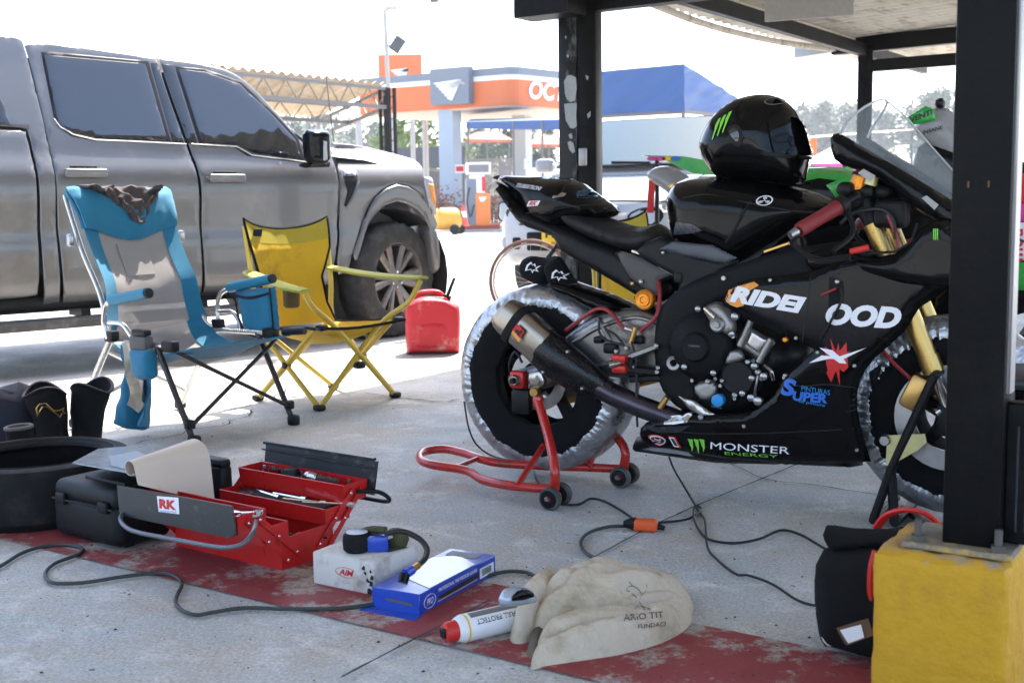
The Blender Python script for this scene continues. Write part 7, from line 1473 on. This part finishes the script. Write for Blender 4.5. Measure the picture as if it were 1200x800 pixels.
c_ = GF.tt([(983, 733), (1020, 722), (1026, 742), (993, 755)], .03); decal('label_patch', c_, [(0, 1, 2, 3)], bgt, 'rust', bgb, .003, .02, 3); c_ = GF.tt([(988, 735), (1012, 729), (1016, 744), (997, 751)], .03); decal('label_print', c_, [(0, 1, 2, 3)], bgt, 'white_print', bgb, .006, .02, 3)
c_ = GF.tt([(966, 742), (970, 744), (976, 756), (971, 756)], .06); decal('logo', c_, [(0, 1, 2, 3)], bgt, 'white_print', bgb, .003, .02, 1)

# plastic slatted stool behind the column
QF = Fr(PD(1222, 500, 3.25), -30); QF.o.z = 0; sl2 = thing('slatted_stool', 'black plastic slatted stool behind the near steel column', 'stool', QF)
MB().rbox((0, 0, .5), (.34, .34, .03), .012).o('seat', 'grey_lid', sl2)
for x in (-.155, .155):
    for y in (-.155, .155): MB().box((x, y, .245), (.035, .035, .49)).bev(.005, 1).o('leg', 'black_satin', sl2)
for k in range(6): MB().box((-.11 + .044 * k, -.16, .3), (.022, .014, .36)).bev(.003, 1).o('slat', 'black_satin', sl2)
for k in range(6): MB().box((-.16, -.11 + .044 * k, .3), (.014, .022, .36)).bev(.003, 1).o('slat', 'black_satin', sl2)
MB().box((0, -.16, .12), (.3, .02, .03)).o('rail', 'black_satin', sl2, smooth=0)

# ================================================================== cords
def cord(px, r_, mat, name, label, cat='cable', z=None, zs=None):
    P = []
    for i, q in enumerate(px): P.append(G(q[0], q[1], (q[2] if len(q) > 2 else r_ + .004)))
    return tag(MB().tube(crom(P, 7), r_, 8).o(name, mat), label, cat)
cord([(-30, 676), (0, 663), (25, 648), (50, 640), (75, 638), (96, 642), (92, 649), (66, 659), (54, 669), (55, 678), (66, 683), (100, 682), (145, 675), (185, 671), (205, 675), (213, 684), (208, 696), (206, 706), (214, 715), (230, 720), (250, 717), (285, 712), (340, 713), (400, 712), (450, 705), (520, 690), (583, 671), (615, 670), (640, 678), (690, 672), (728, 664), (700, 655), (684, 645), (681, 634), (690, 624), (712, 617), (735, 616)], .0052, 'cable_green', 'power_cable', 'grey green extension cord snaking along the red floor line')
plug = thing('cord_socket', 'orange cord socket with black plug on the floor', 'socket', Fr(G(752, 622), -14))
MB().rbox((.012, 0, .02), (.075, .045, .036), .012, 3).o('socket_body', 'orange_plug', plug); MB().tube([(-.055, 0, .02), (-.03, 0, .022), (-.02, 0, .022)], [.01, .019, .02], 12).o('plug', 'black_satin', plug); MB().tube([(.045, 0, .018), (.07, 0, .012)], [.012, .007], 10).o('cord_grip', 'black_satin', plug)
cord([(772, 612), (795, 610), (810, 606), (822, 597), (815, 592), (813, 605), (820, 622), (832, 632), (860, 636), (890, 631), (915, 621), (938, 626), (968, 643), (1000, 655)], .004, 'cable_black', 'warmer_cable', 'thin black warmer cable looping from the orange socket to the bag')
cord([(650, 588), (668, 591), (680, 590), (692, 584), (708, 587), (728, 598), (748, 612)], .004, 'cable_black', 'warmer_cable', 'thin black warmer cable running from the red stand wheel to the socket')
cord([(544, 470, .22), (549, 500, .12), (558, 520, .05), (575, 533), (600, 540), (622, 546), (628, 560), (640, 580)], .0038, 'cable_black', 'warmer_cable', 'black cable hanging behind the rear wheel down to red stand')
cord([(784, 535, .14), (790, 550, .1), (803, 572, .04), (818, 597, .008), (826, 610), (829, 640), (840, 655), (862, 672), (878, 674), (905, 684), (935, 703), (962, 710), (1000, 712)], .0036, 'cable_black', 'warmer_cable', 'thin black cable dropping from the belly pan and trailing to the bag')
# ================================================================== white car
yaw = math.degrees(math.atan2(-.87, -.5)); WC = Fr((.58, 10.44), yaw)
wc = thing('white_car', 'white four wheel drive car with yellow plate facing the black post', 'car', WC); wc.scale = (1, 1, .93)
def rr_ring(x, hw, zb, zt, r_, n=6, bow=0):
    out = []
    for cx, cz, a0 in ((hw - r_, zt - r_, 0), (-(hw - r_), zt - r_, 90), (-(hw - r_), zb + r_, 180), (hw - r_, zb + r_, 270)):
        for k in range(n + 1):
            a = R(a0 + 90 * k / n); y = cx + math.cos(a) * r_; out.append(V((x - bow * (y / hw) ** 2, y, cz + math.sin(a) * r_ + (.035 * (1 - (y / hw) ** 2) if cz > (zb + zt) / 2 else 0))))
    return out
sec = [(0, .76, .56, 1.0, .12, .1), (-.03, .86, .5, 1.07, .13, .15), (-.1, .91, .46, 1.12, .12, .17), (-.35, .93, .47, 1.19, .1, .16), (-.8, .94, .47, 1.28, .09, .1), (-1.2, .94, .47, 1.36, .08, 0), (-1.5, .94, .47, 1.4, .06, 0), (-4.3, .94, .47, 1.42, .06, 0), (-4.5, .9, .5, 1.4, .06, 0)]
body = MB().loft([rr_ring(x, hw, zb, zt, r_, 6, bow) for x, hw, zb, zt, r_, bow in sec], caps=True).o('body', 'car_white', wc, smooth=50)
MB().loft([rr_ring(x, hw, 1.32, zt, r_, 6, bow) for x, hw, zt, r_, bow in ((-.98, .82, 1.36, .03, .1), (-1.4, .78, 1.615, .05, .1), (-1.8, .74, 1.865, .07, .1), (-2.1, .72, 1.94, .09, .06), (-3.0, .7, 1.98, .1, 0), (-4.0, .7, 1.94, .1, 0), (-4.3, .76, 1.5, .06, 0))], caps=True).o('cabin', 'car_white', wc, smooth=50)
def ws(u, v): x = -1.1 - .78 * v; y = (-.76 + 1.52 * u) * (1 - .13 * v); return V((x - .1 * (y / .8) ** 2 + .085, y, 1.39 + .5 * v + .04))
thick(grid(ws, 12, 8), .01).o('windscreen', 'glass_sky', wc, smooth=60)
MB().tube([ws(i / 12, 0) for i in range(13)] + [ws(1, i / 6) for i in range(1, 7)] + [ws(1 - i / 12, 1) for i in range(1, 13)] + [ws(0, 1 - i / 6) for i in range(1, 6)], .014, 6, closed=True).o('screen_seal', 'black_satin', wc)
def top_z(x): return interp(-x, [(0, 1.0), (.03, 1.07), (.1, 1.12), (.35, 1.19), (.8, 1.28), (1.2, 1.36), (1.5, 1.4)])
for s_ in (-1, 1): MB().tube([V((x, s_ * (.78 + .04 * min(1, -x)), top_z(x) + .03 * (1 - .7))) for x in (-.3, -.5, -.7, -.9, -1.05)], .008, 5).o('bonnet_seam', 'black_satin', wc)
MB().tube([V((-.05 - .16 * (y / .9) ** 2, y, 1.055 + .02 * (1 - y * y))) for y in [-.8 + .1 * i for i in range(17)]], .009, 5).o('bonnet_seam', 'black_satin', wc)
MB().tube([V((-.03 - .16 * (y / .9) ** 2, y, .86)) for y in [-.84 + .105 * i for i in range(17)]], .007, 5).o('bumper_seam', 'grey_print', wc)
for s_ in (-1, 1): MB().tube([V((.0 - .2 * (y / .9) ** 2, y, z)) for y, z in sm([(s_ * .46, .93), (s_ * .62, 1.02), (s_ * .86, 1.08), (s_ * .9, 1.0), (s_ * .88, .9), (s_ * .6, .86)], 3)], .009, 5, closed=True).o('headlight_rim', 'black_satin', wc)
for y in (-.35, .3): MB().tube([ws(.5 + y * .55, .02) + V((.02, 0, .01)), ws(.15 + y * .5 + .1, .05) + V((.02, 0, .012))], .01, 5).o('wiper', 'black_satin', wc)
for s_ in (-1, 1):
    MB().pillow(sm([(s_ * .46, .93), (s_ * .62, 1.02), (s_ * .86, 1.08), (s_ * .9, 1.0), (s_ * .88, .9), (s_ * .6, .86)], 3), 0, .03, .02, .04, .03).xf(Matrix(((0, -1, 0, -.045), (1, 0, 0, 0), (0, 0, 1, 0), (0, 0, 0, 1)))).bendx(.2, .035).o('headlight', 'lamp_glass', wc, smooth=60)
    MB().lathe([(0, .03), (.05, .03), (.07, .0)], o=(-.13, s_ * .72, .97), ax=(1, 0, 0), n=16).o('lamp_reflector', 'chrome', wc)
    MB().lathe([(0, .03), (.06, .025), (.075, .0)], o=(-.15, s_ * .78, .68), ax=(1, 0, 0), n=18).o('fog_lamp', 'lamp_glass', wc); MB().rbox((-.12, s_ * .66, .67), (.06, .1, .14), .02).o('fog_recess', 'black_satin', wc)
    m_ = MB().rbox((-1.35, s_ * 1.03, 1.46), (.1, .2, .15), .045, 3).o('mirror', 'bike_grey', wc); MB().tube([(-1.35, s_ * .9, 1.45), (-1.35, s_ * 1.0, 1.48)], .03, 6).o('mirror_arm', 'car_white', m_)
    for x in (-.9, -3.6):
        t_ = MB().lathe([(.22, -.12), (.36, -.12), (.39, -.08), (.39, .08), (.36, .12), (.22, .12)], o=(x, s_ * .82, .39), n=36).o('wheel', 'tyre', wc); MB().lathe([(0, -.08), (.22, -.08), (.22, .08), (0, .08)], o=(x, s_ * .82, .39), n=24).o('rim', 'wheel_alu', t_)
MB().rbox((.015, 0, .98), (.03, .8, .1), .02).o('grille', 'chrome', wc); MB().rbox((-.01, 0, .7), (.06, 1.0, .18), .02).o('lower_grille', 'black_satin', wc)
for k in range(4): MB().box((.022, 0, .635 + .045 * k), (.012, .96, .012)).o('grille_slat', 'black_matte', wc, smooth=0)
pl2 = MB().rbox((.05, -.12, .74), (.02, .4, .17), .006).o('number_plate', 'plate_yellow', wc)
v2, f2 = text_mesh('HCW', 0, .03); MB().add([V((.0612, -.28 + .32 * a, .735 + .065 * b_)) for a, b_ in v2], f2).o('plate_text', 'black_print', pl2, smooth=0, recalc=False); v2, f2 = text_mesh('BOGOTA', 0, .02); MB().add([V((.0612, -.22 + .2 * a, .675 + .025 * b_)) for a, b_ in v2], f2).o('plate_text', 'black_print', pl2, smooth=0, recalc=False)

# ================================================================== bicycle behind the motorcycle
CYF = Fr(PD(622, 318, 9.8), -10); CYF.o.z = 0; cy = thing('road_bicycle', 'road bicycle with brown tyres leaning behind the motorcycle', 'bicycle', CYF)
rw_ = .35
for x in (0, 1.0):
    c_ = V((x, 0, rw_)); w_ = MB().tube([c_ + V((math.cos(a) * (rw_ - .012), 0, math.sin(a) * (rw_ - .012))) for a in [2 * math.pi * i / 64 for i in range(64)]], .015, 8, closed=True).o('wheel', 'tan_tyre', cy)
    MB().tube([c_ + V((math.cos(a) * (rw_ - .04), 0, math.sin(a) * (rw_ - .04))) for a in [2 * math.pi * i / 64 for i in range(64)]], .01, 8, closed=True).o('rim', 'alu', w_); MB().lathe([(0, -.05), (.02, -.05), (.02, .05), (0, .05)], o=c_, n=12).o('hub', 'steel', w_)
    for k in range(20): a = 2 * math.pi * k / 20; MB().tube([c_ + V((math.cos(a + .3 * (-1) ** k) * .02, .03 * (-1) ** k, math.sin(a + .3 * (-1) ** k) * .02)), c_ + V((math.cos(a) * (rw_ - .04), 0, math.sin(a) * (rw_ - .04)))], .0016, 4).o('spoke', 'steel', w_)
for a, b_, n_ in (((0, 0, .35), (.42, 0, .28), 'chain_stay'), ((0, 0, .35), (.32, 0, .78), 'seat_stay'), ((.42, 0, .28), (.3, 0, .85), 'seat_tube'), ((.42, 0, .28), (.88, 0, .72), 'down_tube'), ((.31, 0, .8), (.87, 0, .82), 'top_tube'), ((.86, 0, .86), (.89, 0, .7), 'head_tube'), ((.89, 0, .7), (1.0, 0, .35), 'fork')): MB().tube([a, b_], .018, 10).o(n_, 'black_gloss', cy)
MB().rbox((.28, 0, .93), (.26, .13, .04), .018).o('saddle', 'black_rubber', cy); MB().cyl((.3, 0, .8), (.29, 0, .92), .013, n=8).o('seat_post', 'black_satin', cy)
for s_ in (-1, 1): MB().tube(crom([(.9, 0, .93), (.93, s_ * .18, .93), (1.02, s_ * .2, .93), (1.06, s_ * .2, .87), (1.0, s_ * .2, .8), (.92, s_ * .2, .8)], 5), .014, 8).o('drop_bar', 'black_rubber', cy)
MB().lathe([(0, -.01), (.09, -.01), (.09, .01), (0, .01)], o=(.42, -.04, .28), n=24).o('chainring', 'steel', cy); MB().tube([(.42, -.06, .28), (.36, -.08, .13)], .01, 6).o('crank', 'alu', cy); MB().rbox((-.01, -.05, .3), (.04, .03, .09), .01).o('derailleur', 'black_satin', cy)

# ================================================================== green and grey motorcycle behind
NF = Fr((MF.o + MF.n * 1.25 + MF.e * .32)[:2], -30); n2 = thing('green_motorcycle', 'green and grey race motorcycle parked behind the black one', 'motorcycle', NF)
def n2p(name, px, w_, bn, bf, r_, mat, n=2, h=.02, parent=None): return pil2(sm(NF.tt(px, -w_), n) if n > 1 else NF.tt(px, -w_), -w_, bn, bf, r_, h).o(name, mat, parent or n2, smooth=55)
t2 = n2p('tail_unit', [(762, 203), (768, 196), (785, 195), (806, 206), (830, 225), (842, 240), (800, 236), (778, 222), (764, 212)], 0, .1, .1, .05, 'bike_grey')
decal('sticker', NF.tt([(784, 219), (790, 214), (800, 215), (796, 223)], -.09), [(0, 1, 2, 3)], bvh(t2), 'brass', t2, .003, -.1, 1)
n2p('seat', [(800, 222), (850, 225), (900, 232), (895, 245), (830, 240)], 0, .11, .11, .04, 'seat_foam')
n2p('fuel_tank', [(890, 215), (920, 200), (970, 196), (1010, 205), (1000, 235), (940, 245), (895, 240)], 0, .16, .16, .09, 'bike_green')
n2p('upper_fairing', [(1086, 165), (1150, 182), (1228, 196), (1240, 225), (1150, 240), (1080, 226), (1070, 190)], .14, .05, .1, .05, 'black_gloss', h=.03)
n2p('side_fairing', [(930, 215), (1000, 214), (1080, 222), (1150, 205), (1225, 197), (1248, 260), (1240, 345), (1180, 372), (1120, 382), (1040, 400), (960, 380), (930, 300)], .2, .03, .01, .05, 'black_gloss', h=.04)
n2p('fairing_flash', [(968, 217), (988, 208), (998, 212), (992, 228), (980, 232)], .235, .006, .004, .02, 'bike_green', 1)
nc = n2p('nose_cowl', [(1070, 150), (1088, 130), (1112, 128), (1140, 160), (1150, 190), (1120, 200), (1100, 182), (1084, 168)], .12, .06, .1, .05, 'bike_grey')
g_ = n2p('screen_band', [(1063, 138), (1085, 124), (1094, 128), (1097, 140), (1078, 145), (1067, 147)], .19, .006, .004, .01, 'bike_green', 1, parent=nc)
v2, f2 = text_mesh('VENTI', .2, .03); c_ = NF.tt([(1068, 144), (1094, 134), (1066, 138)], -.2); MB().add([V((a, -.205, z)) for a, z in fit(v2, *c_)], f2).o('lettering', 'black_print', nc, smooth=0, recalc=False)
v2, f2 = text_mesh('INSANE', .2, .03); c_ = NF.tt([(1082, 158), (1106, 151), (1081, 154)], -.19); MB().add([V((a, -.2, z)) for a, z in fit(v2, *c_)], f2).o('lettering', 'black_print', nc, smooth=0, recalc=False)
n2p('mirror_block', [(1096, 118), (1104, 115), (1108, 122), (1104, 128), (1097, 126)], .12, .03, .03, .02, 'black_satin', 2)
for q, mt in (([(1160, 200), (1230, 205), (1230, 240), (1160, 238)], 'red_print'), ([(1170, 238), (1230, 240), (1230, 262), (1170, 258)], 'pink_print'), ([(1168, 258), (1230, 264), (1230, 310), (1168, 300)], 'white_print'), ([(1165, 302), (1230, 312), (1230, 345), (1165, 335)], 'bike_green')): n2p('graphic_panel', q, .24, .008, .004, .02, mt, 1, .03)
v2, f2 = text_mesh('mou', 0, .03); c_ = NF.tt([(1199, 306), (1199, 268), (1187, 306)], -.25); MB().add([V((a, -.252, z)) for a, z in fit(v2, *c_)], f2).o('lettering', 'red_print', n2, smooth=0, recalc=False)
for x in (.0, 1.4):
    c_ = V((x, 0, .32)); w_ = MB().lathe([(.21, -.06), (.3, -.07), (.32, 0), (.3, .07), (.21, .06)], o=c_, n=40).o('wheel', 'black_rubber', n2); MB().lathe([(.2, -.05), (.215, 0), (.2, .05)], o=c_, n=32).o('rim', 'black_satin', w_)
    for k in range(5): a = k * 1.2566; MB().tube([c_, c_ + V((math.cos(a) * .2, 0, math.sin(a) * .2))], .015, 6).o('spoke', 'black_satin', w_)
n2p('engine', [(860, 290), (960, 280), (990, 330), (960, 380), (880, 380), (850, 340)], 0, .13, .13, .05, 'black_satin', h=.04)
MB().tube([V((0, -.1, .32)), V((.55, -.1, .42))], .03, 8).o('swingarm', 'alu_cast', n2); MB().tube([V((0, .1, .32)), V((.55, .1, .42))], .03, 8).o('swingarm', 'alu_cast', n2)
for s_ in (-.1, .1): MB().tube([V((1.4, s_, .32)), V((1.15, s_, .95))], .027, 10).o('fork_tube', 'gold_fork', n2)
MB().tube([V((.1, -.16, .03)), V((.1, .16, .03))], .015, 8).o('paddock_bar', 'black_satin', n2)
# green banner strip and red tag beside it
bnr = thing('green_banner', 'green banner strip with coloured print hung behind the helmet', 'banner'); q = [PD(x, y, 8.0) for x, y in ((752, 182), (800, 183), (850, 192), (1000, 196), (1000, 212), (850, 206), (815, 204), (780, 188))]; mb = MB(); n_ = len(q); mb.add(q + [p + V((0, .02, 0)) for p in q], [tuple(range(n_)), tuple(range(2 * n_ - 1, n_ - 1, -1))] + [(i, i + n_, (i + 1) % n_ + n_, (i + 1) % n_) for i in range(n_)]); mb.o('sheet', 'bike_green', bnr, smooth=0)
for k, (x, mt) in enumerate(((764, 'pink_print'), (782, 'yellow_print'), (792, 'blue_print'), (774, 'pink_print'))): c_ = PD(x, 186, 7.98); MB().add([c_ + V((math.cos(a) * .035, 0, math.sin(a) * .016)) for a in [i * .8 for i in range(8)]], [tuple(range(8))]).o('print_spot', mt, bnr, smooth=0, recalc=False)
for x in (770, 990): c_ = PD(x, 190, 8.03); MB().cyl((c_.x, c_.y, 0), (c_.x, c_.y, c_.z + .04), .015, n=6).o('pole', 'black_satin', bnr)
rt = thing('red_key_tag', 'red fabric key tag hanging behind the motorcycle tail', 'tag', loc=PD(762, 230, 6.2)); MB().loft([[V((x, .004 * y_, z)) for x, y_ in ((-.017 + .01 * t, -1), (.017 + .01 * t, -1), (.017 + .01 * t, 1), (-.017 + .01 * t, 1))] for t, z in ((0, -.085), (.4, 0), (1, .085))], caps=True).o('ribbon', 'red_plastic', rt, smooth=0)
MB().lathe([(.012, -.002), (.016, 0), (.012, .002)], o=(.01, 0, .1), n=14).o('ring', 'steel', rt); c_ = PD(762, 212, 6.2) - PD(762, 230, 6.2); MB().tube([V((.01, 0, .11)), V((.02, 0, .16)), V((.06, .02, .17))], .003, 5).o('cord', 'cable_black', rt)

# ================================================================== haze over the yard
hz = MB().box((0, 130, 14.5), (420, 290, 31)); ho_ = hz.o('haze', M('clear'), smooth=0); ho_.data.materials.clear(); ho_['kind'] = 'stuff'
hm_ = bpy.data.materials.new('haze'); hm_.use_nodes = True; nt = hm_.node_tree; nt.nodes.clear(); pv_ = nt.nodes.new('ShaderNodeVolumePrincipled'); ov = nt.nodes.new('ShaderNodeOutputMaterial')
pv_.inputs['Color'].default_value = (.86, .9, .95, 1); pv_.inputs['Density'].default_value = .0005; pv_.inputs['Anisotropy'].default_value = .3
nt.links.new(pv_.outputs[0], ov.inputs['Volume']); ho_.data.materials.append(hm_)
